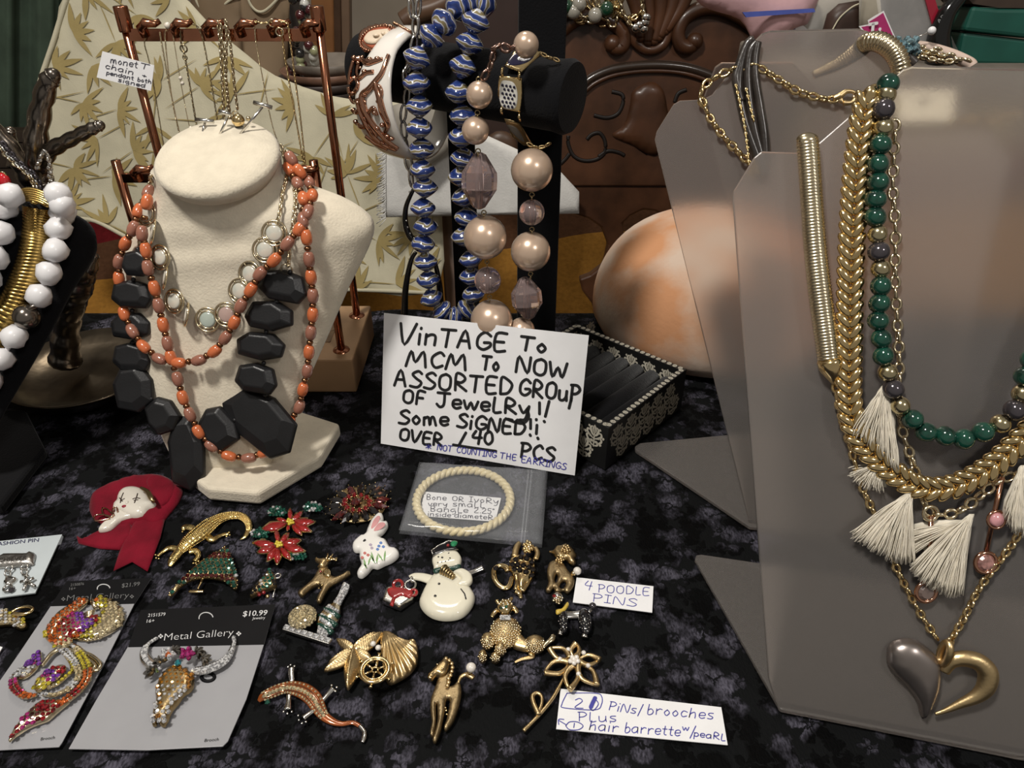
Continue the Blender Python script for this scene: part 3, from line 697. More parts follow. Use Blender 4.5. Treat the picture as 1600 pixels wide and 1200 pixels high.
def hookbar(z0, z1, Y, x0, x1, nh):
    m = M(); P = []
    m.box(((x0+x1)/2, Y, (z0+z1)/2), (x1-x0, .002, z1-z0)); bevel(obj('rail', m, copper, cs, smooth=False), .0003)
    for k in range(nh):
        x = x0+(x1-x0)*(k+.75)/nh; m = M(); m.tube([(x-.003, Y, z1-.004), (x-.004, Y-.002, z1+.001), (x, Y-.004, z1+.004), (x+.005, Y-.002, z1+.003), (x+.008, Y, z1+.0045)], [.0034, .0034, .003, .0022, .0018], 8); obj('hook', m, copper, cs)
hookbar(.2315, .239, .524, -.2495, -.1245, 6); hookbar(.156, .162, .470, -.2525, -.1265, 6)
# necklaces hanging on the rail
def hang(px, Y, r, mt, lab, L=None, loop=None, extra=None):
    t = thing('fine_chain_necklace', lab, 'necklace', aty(px[0][0], px[0][1], Y), 'chains on the copper stand')
    P = [aty(x, y, Y) for x, y in cat(px, 8)]
    L = L or r*4.2; chain(P, L, L*.72, r*.62, mt, t, ob=False, name='chain', pitch=.66, seg=8, ts=4, kind='stuff')
    return t
brz = mat('antique_chain_metal', (.42, .34, .2), .25, 1, var=.3)
hang([(222, 46), (228, 56), (226, 70), (236, 110), (256, 228), (262, 250)], .5215, .0004, brz, 'thin dark gold chain nearest the left copper post')
hang([(250, 52), (252, 64), (262, 120), (274, 180), (282, 214)], .5215, .0005, palegold, 'doubled fine gold chain second from the left copper post')
hang([(262, 48), (258, 60), (268, 150), (279, 205)], .5215, .0004, palegold, 'slim gold strand beside the doubled chain on the rail')
x_ = hang([(268, 40), (272, 66), (281, 120), (292, 180), (298, 205)], .5215, .0003, palegold, 'hair-thin gold chain with tiny pearls on the rail')
for x, y in ((282, 122), (285, 130), (262, 40), (298, 200)):
    m = M(); m.ball(aty(x, y, .521), .0013 if y > 50 else .0021, 10, 8); obj('pearl', m, mat('cream_pearl', (.75, .68, .58), .15, coat=.6, var=.05), x_)
d_ = hang([(282, 50), (283, 66), (288, 84), (296, 130), (307, 195)], .5215, .0006, brz, 'dark rope chain with ring clasp, hanging from the third hook')
m = M(); m.torus(aty(287, 76, .521), .0022, .0005, Matrix.Rotation(pi/2, 4, 'X')); m.torus(aty(289, 90, .521), .0014, .0004, Matrix.Rotation(pi/2, 4, 'X')); obj('ring_clasp', m, brz, d_)
hang([(303, 38), (310, 44), (318, 66), (330, 130), (340, 190)], .5215, .0005, brz, 'dark gold rope chain right of the ring clasp')
g_ = hang([(340, 36), (343, 58), (346, 100), (349, 160), (350, 188)], .520, .0010, palegold, 'bunched heavier gold cable chain holding the gold ball', L=.0038)
for px in ([(352, 34), (354, 58), (353, 120), (358, 176), (362, 186)], [(354, 36), (360, 70), (366, 130), (371, 170)], [(345, 40), (350, 90), (356, 150), (360, 186)]):
    chain([aty(x, y, .519) for x, y in cat(px, 8)], .0038, .0027, .0006, palegold, g_, ob=False, name='chain', seg=8, ts=4, kind='stuff')
bc_ = aty(372, 188, .435); m = M(); m.ball(bc_, .0036, 20, 14); obj('ball_pendant', m, gold, g_); m = M(); m.ball(aty(388, 185, .435), .0013, 10, 8); m.torus(aty(368, 178, .436), .0016, .0004, Matrix.Rotation(pi/2, 4, 'X')); obj('ring', m, palegold, g_)
hang([(398, 40), (400, 66), (410, 120), (424, 190), (436, 228)], .5215, .0004, palegold, 'fine gold chain left of the paired gold chains')
hang([(440, 36), (441, 60), (452, 130), (463, 190), (474, 254)], .5215, .0006, gold, 'bright gold chain, left of the pair by the right copper post')
hang([(450, 38), (453, 60), (462, 130), (470, 190), (477, 258)], .5215, .0006, gold, 'bright gold chain, right of the pair by the right copper post')
k_ = hang([(400, 34), (412, 36), (424, 34), (436, 33), (452, 37)], .519, .0006, gold, 'gold chain end with spring ring clasp lying on top of the rail')
m = M(); m.torus(aty(425, 36, .5185), .0022, .0005, Matrix.Rotation(pi/2, 4, 'X')); m.torus(aty(437, 50, .5185), .0024, .0006, Matrix.Rotation(pi/2, 4, 'X')); obj('spring_ring', m, palegold, k_)
# tag hanging on the stand
def card(name, label, catg, px, pl, words, inkm, wd, mt=paper, th=.0004, off=.0):
    t = thing(name, label, catg, pl.hit(*px[0], off)); m = M(); m.slab([pl.hit(x, y, off) for x, y in px], pl.n, th); obj('card', m, mt, t, smooth=False)
    if words: m = M(); write(m, words, pl, wd, off+.0002); obj('handwriting', m, inkm, t, smooth=False, fixn=False)
    return t
mp_ = Plane(aty(195, 110, .517), (.1, -.97, .2))
card('price_tag', 'small white paper tag handwritten Monet chain, tied to the left copper post', 'tag', [(160, 80), (241, 102), (236, 142), (151, 121)], mp_,
     [('monet', 172, 98, 214, 106, 10), ('T', 219, 106, 232, 109, 8), ('chain', 164, 106, 208, 117, 8), ('+', 222, 119, 228, 121, 5), ('pendant both', 166, 116, 236, 131, 6), ('signed', 184, 127, 226, 137, 6)], ink_g, .0005)
# ---- black velvet T bar
tbx = thing('bracelet_bar', 'black velvet T bar bracelet display on two posts', 'jewellery display', (-.02, .475, 0))
blk = mat('black_lacquer', (.008, .008, .009), .35, var=.2)
def postp(x0, x1, yt, Y=.472, dz=.012):
    a, b = aty(x0, 480, Y), aty(x1, 480, Y); zt = aty(x0, yt, Y).z; m = M(); m.box(((a.x+b.x)/2, Y+dz/2, zt/2), (b.x-a.x, dz, zt)); bevel(obj('post', m, blackv, tbx, smooth=False), .001)
postp(712, 748, 110); postp(808, 869, -60)
m = M(); m.box((-.012, .482, .004), (.09, .05, .008)); bevel(obj('foot', m, blk, tbx, smooth=False), .001)
A_, B_ = aty(562, 99, .510), aty(893, 153, .437); ax_ = (B_-A_).normalized(); fm = frame(ax_)
m = M(); m.lathe([(0, 0), (.012, .0), (.0185, .003), (.0195, .008)]+[(.0195, (B_-A_).length-.008+.0*i) for i in range(1)]+[(.0205, (B_-A_).length-.002), (.019, (B_-A_).length+.001), (0, (B_-A_).length+.0015)], A_, 48, fm @ Matrix.Rotation(pi/2, 4, 'Y'))
cylo = obj('velvet_bar', m, blackv, tbx, auto=50)
CY = Surf([cylo], Plane((0, .45, 0), (0, -1, 0)))
# ---- cameo bangle: white enamel ring over the bar's left end
cb_ = thing('cameo_bangle', 'wide white bangle with rose gold scrollwork and oval cameo, on the bar', 'bracelet', aty(620, 230, .47))
bcn = aty(645, 148, .482); bn = (V((.80, -.52, .12))).normalized(); bf = frame(V((0, 0, 1)), bn)   # local z = axis of the ring
wen = mat('white_enamel', (.78, .74, .68), .12, var=.04, coat=.6)
RB = .0355; m = M(); rows = []
for i in range(73):
    a = 2*pi*i/72; row = []
    wdt = .0085+.0075*max(0, cos(a-2.2))
    for j in range(16):
        b = 2*pi*j/16; r = RB+.0022*cos(b)*(1.6 if cos(b) > 0 else .8); z = wdt*(abs(sin(b))**.7)*(1 if sin(b) > 0 else -1)
        row.append((bf @ V((r*cos(a), r*sin(a), z)))+bcn)
    rows.append(row)
m.grid(rows, True); bang = obj('enamel_ring', m, wen, cb_); BG = Surf([bang], Plane(bcn, (0, -1, .2)))
def onb(px, off=.0006, n=6): return [BG.hit(x, y, off) for x, y in cat(px, n)]
m = M()
for px, r in [([(607, 86), (602, 100), (596, 115), (586, 128), (576, 140), (566, 150), (570, 170), (580, 190), (592, 205), (608, 222), (622, 232)], [.0012, .0018, .0024, .0016]),
              ([(586, 128), (592, 150), (598, 175), (606, 195), (600, 210)], [.0016, .0024, .001]), ([(566, 150), (560, 162), (566, 180), (574, 196), (584, 212), (600, 226), (620, 234)], [.001, .0024, .0012]),
              ([(552, 92), (562, 92), (574, 98), (586, 96), (598, 92)], [.0014, .002, .001]), ([(552, 95), (548, 108), (546, 120), (546, 132)], .0012), ([(560, 100), (558, 112), (562, 122), (572, 114), (584, 112)], .0013),
              ([(546, 128), (554, 122), (560, 130), (556, 142), (547, 146), (545, 136)], .0014), ([(546, 150), (552, 160), (560, 156), (572, 160)], .0012), ([(585, 140), (592, 135), (596, 146), (590, 160)], .0013),
              ([(550, 170), (556, 176), (564, 170)], .0015), ([(556, 190), (566, 198), (578, 196), (590, 212)], .0016), ([(572, 212), (588, 224), (606, 232)], .0014), ([(576, 176), (584, 168), (590, 180)], .0012)]:
    m.tube(onb(px), r, 6)
for x, y in [(553, 90), (566, 90), (578, 93), (590, 92), (564, 106), (570, 112), (560, 98), (553, 172), (556, 190), (572, 186), (586, 176), (596, 166), (590, 200), (605, 212), (582, 204), (598, 222), (611, 228), (560, 160), (570, 148), (598, 195), (612, 216)]:
    m.ball(BG.hit(x, y, .0008), (.0019, .0019, .0014), 8, 6)
for k in range(20): m.ball(BG.hit(616+k*1.6, 36+k*.9, .0006), .001, 6, 5)
obj('scrollwork', m, rosegold, cb_)
cpt = BG.hit(592, 60, .002); cn = (cpt-bcn); cn -= bn*cn.dot(bn); cn = (cn.normalized()*.8+V((0, -.45, .25))).normalized(); cp2 = Plane(aty(592, 60, cpt.y-.007), V((-.25, -.72, .62)))
def rl(name, px, pl, h, mt, parent, **k):
    m = M(); relief(m, px, pl, h, **k); return obj(name, m, mt, parent)
rl('cameo_setting', [(560, 66), (562, 52), (574, 42), (592, 37), (610, 38), (622, 46), (624, 60), (616, 72), (602, 80), (582, 82), (567, 78)], cp2, .003, rosegold, cb_, base=-.002, w=.001)
rl('cameo_ground', [(567, 64), (570, 54), (580, 46), (594, 42), (606, 43), (613, 50), (612, 62), (604, 70), (592, 75), (578, 74)], cp2, .0008, mat('coral_ground', (.38, .10, .05), .3, coat=.4), cb_, base=.0012)
m = M(); relief(m, [(568, 60), (574, 51), (582, 47), (596, 45), (606, 45), (609, 54), (604, 60), (594, 62), (586, 68), (576, 68), (571, 66)], cp2, .0012, base=.002, w=.002); m.ball(cp2.hit(588, 55, .0035), (.0022, .0018, .001), 10, 6); m.ball(cp2.hit(599, 52, .003), (.0014, .002, .001), 8, 6); obj('cameo_figures', m, mat('cameo_cream', (.68, .56, .42), .4, var=.1), cb_)
m = M()
for k in range(40):
    a = 2*pi*k/40; m.ball(cp2.hit(592+29.5*cos(a)-3*sin(a), 60+19.5*sin(a)-4*cos(a), .0016), .0008, 6, 5)
obj('rope_edge', m, rosegold, cb_)
# ---- gold bracelet around the bar
gb = thing('enamel_link_bracelet', 'gold panel bracelet with white and dark blue enamel ovals, around the bar', 'bracelet', CY.hit(815, 160))
wpt = mat('white_checker_enamel', (.7, .68, .62), .25, coat=.4); dbl = mat('dark_blue_enamel', (.012, .010, .035), .15, coat=.5)
pp = Plane(CY.hit(812, 150, .002), (.1, -.98, .15)); pt_ = Plane(CY.hit(812, 95, .002), (.05, -.55, .83)); pu = Plane(CY.hit(812, 195, .002), (.1, -.8, -.5))
rl('panel', [(780, 118), (816, 122), (817, 148), (813, 176), (784, 170), (777, 146)], pp, .0016, gold, gb, sm=False, w=.001)
rl('enamel_oval', [(783, 128), (794, 126), (804, 131), (809, 148), (806, 168), (795, 171), (784, 166), (780, 148)], pp, .0006, wpt, gb, base=.0015)
m = M()
for r in range(6):
    for c in range(4):
        x, y = 785+c*6+(r % 2)*3, 133+r*6.4+c*1
        if x < 806: m.ball(pp.hit(x, y, .0022), (.0008, .0004, .0008), 5, 4); m.ball(pp.hit(x+1.6, y+1.4, .0022), (.0003, .0003, .0009), 4, 3)
obj('printed_stars', m, dbl, gb)
rl('panel', [(788, 102), (804, 78), (848, 80), (838, 92), (815, 112)], pt_, .0014, gold, gb, sm=False, w=.001)
rl('enamel_oval', [(793, 100), (802, 84), (820, 80), (834, 83), (830, 93), (812, 101)], pt_, .0006, dbl, gb, base=.0013)
rl('crystal_oval', [(808, 92), (815, 86), (829, 86), (828, 92), (818, 95)], pt_, .0006, mat('pave_white', (.7, .7, .72), .1, .3, var=.6, scale=1500, lo=.48, hi=.52), gb, base=.002)
rl('panel', [(788, 186), (812, 192), (832, 226), (818, 228), (800, 214)], pu, .0012, oldgold, gb, sm=False, w=.001)
rl('enamel_oval', [(792, 196), (808, 200), (820, 222), (806, 214)], pu, .0005, mat('grey_enamel', (.25, .23, .2), .3), gb, base=.001)
for (a, b) in (((785, 112), (812, 118)), ((784, 172), (812, 182))):
    for x, y in (a, b): m = M(); m.tube([pp.hit(x, y-6, .001), pp.hit(x-1, y, .003), pp.hit(x, y+7, .001)], .0008, 6); obj('hinge_link', m, gold, gb)
chain([aty(x, y, .431) for x, y in cat([(850, 86), (858, 90), (866, 92), (876, 97)], 5)], .005, .003, .0006, oldgold, gb)
chain([aty(x, y, .431) for x, y in cat([(828, 226), (838, 230), (850, 229), (862, 222)], 5)], .005, .003, .0006, oldgold, gb)
# ---- sign card
p1, p2 = onz(595, 693), onz(898, 743); sg = leanplane(p1, p2, radians(22))
W1 = [('V', 621, 538, 646, 539, 33, .12), ('inTAGE', 651, 538, 789, 548.5, 27, .05), ('To', 812, 546, 853, 551, 21),
      ('MCM', 634, 572, 727, 578, 24, .1), ('To', 752, 577, 779, 580, 21), ('NOW', 806, 582, 884, 590, 25),
      ('ASSORTED', 616, 603, 799, 617, 25), ('GROuP', 810, 617, 904, 628, 25), ('OF', 628, 629, 662, 633, 20), ('JeweLRy', 682, 635, 827, 648, 22),
      ('Some', 623, 662, 700, 665, 21), ('SiGNED', 714, 667, 819, 680, 21), ('OVER', 623, 687, 690, 697, 18), ('40', 738, 693, 770, 695, 20), ('PCS', 812, 714, 865, 721, 22)]
W1 += [('~', 0, 0, 0, 0, 0, p) for p in ([(728, 676), (717, 696)], [(708, 695), (740, 700), (775, 705)], [(843, 629), (843, 647)], [(858, 627), (852, 651)], [(838, 655), (838, 656.5)], [(850, 658), (851, 659.5)], [(829, 655), (829, 670)], [(828, 679), (829, 681)], [(839, 664), (838, 678)], [(840, 684), (841, 686)], [(824, 640), (826, 652), (818, 661), (806, 660), (790, 654)], [(893, 622), (889, 638)])]
sc_ = card('handwritten_sign', 'large white card with bold black marker writing, standing against the bar', 'sign', [(600, 489), (920, 524), (898, 743), (595, 693)], sg, W1, ink_k, .00195, th=.0006)
m = M(); write(m, [('*', 665, 702, 673, 703, 11), ('NOT', 683, 703, 706, 706, 9), ('COUNTING', 713, 707, 775, 715, 9), ('THE', 781, 716, 806, 719, 9), ('EARRINGS', 814, 722, 884, 734, 10)], sg, .0006, .0003); obj('handwriting', m, ink_b, sc_, smooth=False, fixn=False, label='small blue pen line at the foot of the card')
# ---- damask jewellery box
dbx = thing('patterned_ring_box', 'black box with cream damask print and ridged black velvet inside, right of the sign', 'jewellery box', onz(940, 735))
dam = mat('damask_black', (.012, .012, .012), .45, var=.2); dcr = mat('damask_cream', (.62, .58, .48), .5, var=.05)
c1, c2_, c3 = onz(945, 735), onz(1052, 648), onz(905-50, 700)
ex = (c2_-c1); ex.z = 0; Lx = ex.length; ex.normalize(); ey = V((-ex.y, ex.x, 0)); Hh = .034; Ly = .098
if ey.x > 0: ey = -ey
ey = (aty(1, 1, 1)*0)+ey
def bxp(a, b, z): return c1+ex*a+ey*b+V((0, 0, z))
Lx *= 1.12
for nm, P in (('side', [(0, 0), (Lx, 0), (Lx, .004), (0, .004)]), ('side', [(0, Ly-.004), (Lx, Ly-.004), (Lx, Ly), (0, Ly)]), ('side', [(0, .004), (.004, .004), (.004, Ly-.004), (0, Ly-.004)]), ('side', [(Lx-.004, .004), (Lx, .004), (Lx, Ly-.004), (Lx-.004, Ly-.004)])):
    m = M(); m.slab([bxp(a, b, Hh) for a, b in P], V((0, 0, 1)), Hh-.0005); obj(nm, m, dam, dbx, smooth=False)
m = M(); m.slab([bxp(a, b, .004) for a, b in [(.004, .004), (Lx-.004, .004), (Lx-.004, Ly-.004), (.004, Ly-.004)]], V((0, 0, 1)), .0035); obj('bottom', m, dam, dbx, smooth=False)
for k in range(7):
    b = .010+(Ly-.02)*k/6; m = M(); m.tube([bxp(.005, b, .019), bxp(Lx-.005, b, .019)], (.0085, .0065), 14); obj('velvet_roll', m, blackv, dbx)
def damask(m, O, U, Vv, n, s):
    def st(pts, r):
        P = [O+U*(x*s)+Vv*(y*s)+n*.0003 for x, y in cat(pts, 5)]; k = len(P); rows = []
        for i in range(k):
            t = (P[min(i+1, k-1)]-P[max(i-1, 0)]).normalized(); sd = n.cross(t)*(r*s*(sin(pi*(i+.6)/(k+.2))**.6)); rows.append([P[i]+sd, P[i]-sd])
        m.grid(rows)
    for sx in (-1, 1):
        st([(0, -1), (sx*.35, -.8), (sx*.3, -.5), (sx*.08, -.5)], .10); st([(0, -.6), (sx*.5, -.55), (sx*.75, -.2), (sx*.55, .0), (sx*.4, -.2)], .10)
        st([(0, -.3), (sx*.35, -.1), (sx*.7, .2), (sx*.65, .5), (sx*.42, .42)], .10); st([(0, 0), (sx*.25, .25), (sx*.4, .7), (sx*.2, .95)], .11)
        st([(sx*.1, .4), (sx*.12, .7), (0, 1.1)], .1); st([(sx*.55, -.75), (sx*.75, -.55)], .1); st([(sx*.85, .0), (sx*.95, .25)], .1); st([(sx*.6, .75), (sx*.5, .95)], .09)
    st([(0, -1.1), (0, 1.15)], .07); st([(0, .3), (.0, .75)], .14)
faces = [((0, 0), ex, -ey, Lx), ((0, 0), ey, -ex, Ly), ]
for (a0, b0), U, n, LL in faces:
    m = M(); nn = int(LL/.0155)
    for k in range(nn+1):
        for r in range(2):
            x = (k+.5*(r % 2)+.15)*.0155
            if .0068 < x < LL-.006: damask(m, c1+U*x+V((0, 0, .0105+r*.0125)), U, V((0, 0, 1)), n, .0078)
    obj('damask_print', m, dcr, dbx, smooth=False, fixn=False, kind='stuff')
m = M()
for k in range(int(Lx/.0045)):
    o = bxp(.003+k*.0045, .002, Hh); damask(m, o, ex, ey, V((0, 0, 1)), .0017)
    o = bxp(.003+k*.0045, Ly-.002, Hh); damask(m, o, ex, ey, V((0, 0, 1)), .0017)
for k in range(int(Ly/.0045)):
    damask(m, bxp(.002, .004+k*.0045, Hh), ey, ex, V((0, 0, 1)), .0017); damask(m, bxp(Lx-.002, .004+k*.0045, Hh), ey, ex, V((0, 0, 1)), .0017)
m2_ = M()
for k in range(6): damask(m2_, bxp(Lx-.004, .012+k*.0155, .022)-ex*.0002, ey, V((0, 0, 1)), -ex, .0078)
for k in range(7): damask(m2_, bxp(.012+k*.0155, Ly-.004, .024)-ey*.0002, ex, V((0, 0, 1)), -ey, .0075)
obj('damask_print', m, dcr, dbx, smooth=False, fixn=False, kind='stuff'); obj('damask_print', m2_, dcr, dbx, smooth=False, fixn=False, kind='stuff')
# ---- dusty terracotta dome
tm = mat('chalky_terracotta', (.60, .30, .155), .9, col2=(.64, .50, .40), scale=13, bump=.35, bscale=260, lo=.36, hi=.52, detail=8, spec=.1)
m = M(); prof = [(0, .096)]+[(.098*sin(radians(a))**.75, .022+.074*cos(radians(a))) for a in range(5, 91, 5)]+[(.0975, .014), (.093, .005), (.085, .0008), (0, .0008)]
m.lathe(prof, (.167, .562, 0), 72)
tag(obj('terracotta_dome', m, tm), 'peach terracotta dome with chalky white bloom, behind the patterned box and frosted panels', 'pottery')
# ================================================================ strings on the cream bust
orange = mat('coral_orange', (.66, .17, .06), .22, coat=.5, var=.2); dusty = mat('dusty_rose_bead', (.36, .15, .10), .22, coat=.5, var=.2)
cop = mat('copper_spacer', (.30, .14, .07), .25, 1)
def barrel(L, r, seg=14):
    m = M(); m.lathe([(.25*r, -L/2), (.62*r, -L*.46), (.88*r, -L*.3), (r, 0), (.88*r, L*.3), (.62*r, L*.46), (.25*r, L/2)], (0, 0, 0), seg, Matrix.Rotation(pi/2, 4, 'Y'), True); return m
cn_ = thing('coral_bead_necklace', 'two-strand necklace of orange and dusty rose barrel beads on the cream bust', 'necklace', BS.hit(360, 709))
bo, bd_ = mesh('bead', barrel(.0090, .0033), orange), mesh('bead', barrel(.0090, .0033), dusty); sp_ = mesh('spacer', M().lathe([(.0004, -.0013), (.0016, -.0012), (.0021, 0), (.0016, .0012), (.0004, .0013)], (0, 0, 0), 10, Matrix.Rotation(pi/2, 4, 'Y'), True), cop)
s1 = [(232, 300), (225, 333), (216, 360), (204, 382), (194, 409), (194, 435), (199, 461), (202, 489), (214, 516), (231, 540), (255, 559), (284, 565), (315, 561), (339, 547), (355, 526), (369, 502), (379, 476), (394, 451), (408, 425), (430, 403), (451, 381), (469, 357), (481, 335), (488, 312), (482, 288), (468, 268), (455, 248)]
s2 = [(238, 318), (229, 365), (234, 390), (237, 417), (247, 449), (253, 476), (260, 506), (267, 535), (272, 557), (282, 590), (290, 619), (301, 645), (314, 672), (334, 694), (360, 709), (390, 712), (414, 703), (436, 686), (452, 661), (463, 632), (470, 605), (477, 576), (481, 547), (485, 517), (488, 489), (489, 460), (486, 431), (483, 402), (480, 372), (474, 345), (474, 316), (464, 290), (452, 264)]
for st, lift in ((s2, .0095), (s1, .0100)):
    W_ = [BS.hit(x, y, lift if 300 < y else .0045) for x, y in st]
    for i, p in enumerate(W_):
        t = W_[min(i+1, len(W_)-1)]-W_[max(i-1, 0)]; link('bead', (bo, bd_)[(i+(st is s1)) % 2], Matrix.Translation(p) @ frame(t, (0, -1, .3)), cn_)
        if i: link('spacer', sp_, Matrix.Translation((p+W_[i-1])/2) @ frame(p-W_[i-1], (0, -1, .3)), cn_)
# black faceted nuggets
mblk = mat('matte_black_resin', (.010, .010, .011), .38, var=.2, bump=.12, bscale=900)
bk = thing('black_nugget_necklace', 'statement necklace of matte black faceted nuggets on the cream bust', 'necklace', BS.hit(300, 700))
SH = [[(-1, -.2), (-.75, -.85), (.2, -1), (1, -.5), (.95, .45), (.3, 1), (-.7, .8)], [(-1, -.5), (-.5, -1), (.75, -.9), (1, -.2), (.7, .8), (-.1, 1), (-.9, .6)], [(-.9, -.75), (.1, -1), (.9, -.6), (1, .3), (.5, 1), (-.5, .95), (-1, .3)]]
def nugget(x, y, w, h, rot, v, dep=.0075):
    c = BS.hit(x, y, .0012); q = Plane(c, (-.05, -.86, .5)); sx = (q.hit(x+1, y)-q.hit(x, y)).length; sy = sx*1.0; m = M(); rows = []
    for zz, k, ox in ((0, .82, 0), (dep*.3, 1, 0), (dep*.66, .95, 0), (dep, .64, -.08)):
        row = []
        for a, b in SH[v]:
            X = (a*k+ox)*w/2*sx; Y = (b*k+.12*(1-k)+ox*-.6)*h/2*sy; row.append(q.at(X*cos(rot)-Y*sin(rot), X*sin(rot)+Y*cos(rot), zz))
        rows.append(row)
    m.grid(rows, True, True); o = obj('nugget', m, mblk, bk, smooth=False); bevel(o, .0009, 3); return o
NG = [(222, 412, 52, 42, .05, 0), (213, 460, 66, 44, -.1, 1), (211, 510, 64, 42, 0, 2), (213, 557, 62, 46, -.1, 1), (214, 607, 64, 74, .1, 2), (259, 648, 52, 58, .5, 0), (297, 706, 58, 122, .05, 2), (346, 667, 56, 70, .5, 1), (412, 656, 132, 82, -.72, 1), (405, 590, 68, 48, -.2, 1), (411, 541, 78, 44, -.12, 2), (424, 493, 78, 48, -.1, 0), (447, 447, 78, 50, -.25, 1)]
for a in NG: nugget(*a)
bb = mesh('bead', M().ball((0, 0, 0), .0014, 10, 8), mblk)
for x, y in [(219, 390), (212, 436), (210, 485), (211, 534), (208, 578), (240, 622), (275, 668), (322, 655), (368, 655), (415, 616), (413, 566), (417, 517), (433, 470), (454, 424)]: link('bead', bb, Matrix.Translation(BS.hit(x, y, .005)), bk)
chain([BS.hit(x, y, .003) for x, y in cat([(448, 240), (456, 275), (462, 310), (459, 345), (455, 370), (452, 400), (451, 414)], 6)], .0046, .0034, .0006, palegold, bk)
chain([BS.hit(x, y, .003) for x, y in cat([(236, 280), (228, 310), (222, 345), (219, 385)], 6)], .0042, .003, .0005, palegold, bk)
m = M(); m.torus(BS.hit(448, 420, .004), .0032, .0004, Matrix.Rotation(pi/2, 4, 'X')); obj('ring', m, palegold, bk)
# mother of pearl link necklace
mop = mat('mother_of_pearl', (.66, .60, .50), .15, coat=.6, col2=(.50, .52, .46), scale=150); mopp = mat('pink_mother_of_pearl', (.45, .32, .28), .18, coat=.6); mopg = mat('green_mother_of_pearl', (.42, .48, .42), .18, coat=.6)
mn = thing('shell_disc_necklace', 'pale gold necklace of round mother of pearl discs in double rings on the cream bust', 'necklace', BS.hit(326, 499))
for x, y, yaw, mt in [(231, 334, .3, mop), (242, 362, 1.2, mop), (252, 402, .4, mop), (260, 432, 1.2, mop), (274, 470, .4, mop), (293, 491, 1.2, mop), (326, 499, 0, mopg), (355, 491, 0, mopp), (375, 454, .3, mop), (391, 427, .3, mop), (415, 391, 0, mop), (429, 364, 0, mop)]:
    c = BS.hit(x, y, .004); R = frame(V((cos(yaw), -sin(yaw), 0)), V((-sin(yaw), -cos(yaw)*.9, .4)))
    m = M(); m.lathe([(0, .0012), (.0036, .0010), (.0046, .0004), (.0046, -.0006), (0, -.0006)], c, 24, R); obj('shell_disc', m, mt, mn)
    m = M(); m.torus(c, .0049, .0006, R, 24, 6); m.torus(c, .0068, .0007, R, 28, 6)
    for k in range(4): a = k*pi/2+.6; m.tube([c+R.to_3x3() @ V((.0049*cos(a), .0049*sin(a), 0)), c+R.to_3x3() @ V((.0068*cos(a), .0068*sin(a), 0))], .0005, 6)
    obj('double_ring', m, palegold, mn)
chain([BS.hit(x, y, .003) for x, y in cat([(440, 232), (447, 262), (446, 285), (442, 300), (438, 330), (434, 346)], 6)], .0062, .0030, .0006, palegold, mn)
chain([BS.hit(x, y, .003) for x, y in cat([(238, 275), (232, 300), (229, 316)], 6)], .005, .0030, .0005, palegold, mn)
# ================================================================ left: metal tree, dark bust, gold collar, white beads
tr = thing('metal_jewellery_tree', 'dark pewter branching jewellery tree rising from a shallow dish, left', 'jewellery stand', onz(130, 590))
m = M(); c0 = V((-.318, .468, 0)); R = [(0, .001), (.034, .001), (.045, .006), (.055, .0165), (.0565, .0185), (.0555, .0195), (.046, .011), (.03, .0065), (.012, .0085), (0, .010)]
m.lathe(R, c0, 48); obj('dish', m, mat('antique_dish', (.15, .12, .085), .3, 1, var=.5, scale=30, bump=.6, bscale=90), tr)
def branch(px, r, name='branch'):
    P = [aty(x, y, Y) for x, y, Y in cat(px, 6)]; n_ = len(P); m = M(); m.tube(P, [interp(r, i/(n_-1))*(1+.10*sin(i*1.7)+.05*sin(i*3.1)) for i in range(n_)], 12); m.ball(P[-1], interp(r, 1)*.99, 12, 8); return obj(name, m, pewter, tr)
branch([(102, 566, .468), (103, 520, .468), (112, 470, .466), (122, 430, .465), (112, 385, .462), (92, 345, .458), (72, 305, .455), (60, 280, .453)], [.011, .0085, .0105, .0115, .009, .008], 'trunk')
branch([(150, 398, .464), (138, 420, .464), (122, 450, .465), (108, 500, .466)], [.002, .006, .009, .007])
branch([(60, 290, .452), (55, 240, .45), (62, 180, .448), (75, 130, .446), (83, 118, .446)], [.0072, .0068, .006, .0052, .0042])
branch([(62, 260, .451), (78, 236, .447), (110, 218, .443), (140, 203, .44), (156, 196, .44)], [.0058, .0046, .004, .0036, .003])
branch([(58, 300, .452), (38, 265, .448), (14, 228, .445), (-20, 190, .445)], [.007, .006, .005, .004])
branch([(22, 262, .452), (20, 235, .455), (16, 205, .458)], [.004, .0035, .003])
branch([(60, 330, .452), (56, 300, .452), (60, 275, .452)], [.009, .008, .007])
tc1 = thing('silver_chain_bundle', 'bunched silver and grey chains draped over the lowest metal branch', 'necklace', aty(70, 300, .44), 'chains on the metal tree')
for dx, mt in ((0, silver), (6, gunmetal), (-5, palegold)):
    chain([aty(x+dx, y, .436) for x, y in cat([(0, 225), (16, 245), (34, 262), (50, 275), (62, 300), (70, 325)], 6)], .0046, .0036, .0009, mt, tc1, ob=False, name='chain', kind='stuff')
tc2 = thing('silver_chain_bundle', 'silver bead chain with tassel of strands hanging from the right metal branch', 'necklace', aty(80, 310, .436), 'chains on the metal tree')
for dx in (-2, 0, 3): chain([aty(x+dx*(y-240)/60, y, .434) for x, y in cat([(58, 262), (64, 245), (70, 236), (76, 248), (78, 270), (80, 300), (84, 318)], 6)], .0036, .003, .0007, silver, tc2, ob=False, name='chain', kind='stuff')
rd = thing('red_pendant', 'small translucent red drop pendant between the white beads at the left edge', 'pendant', aty(8, 284, .43)); m = M(); m.ball(aty(6, 283, .43), (.004, .003, .005), 14, 10); obj('drop', m, mat('red_glass', (.6, .01, .02), .08, coat=.8), rd)
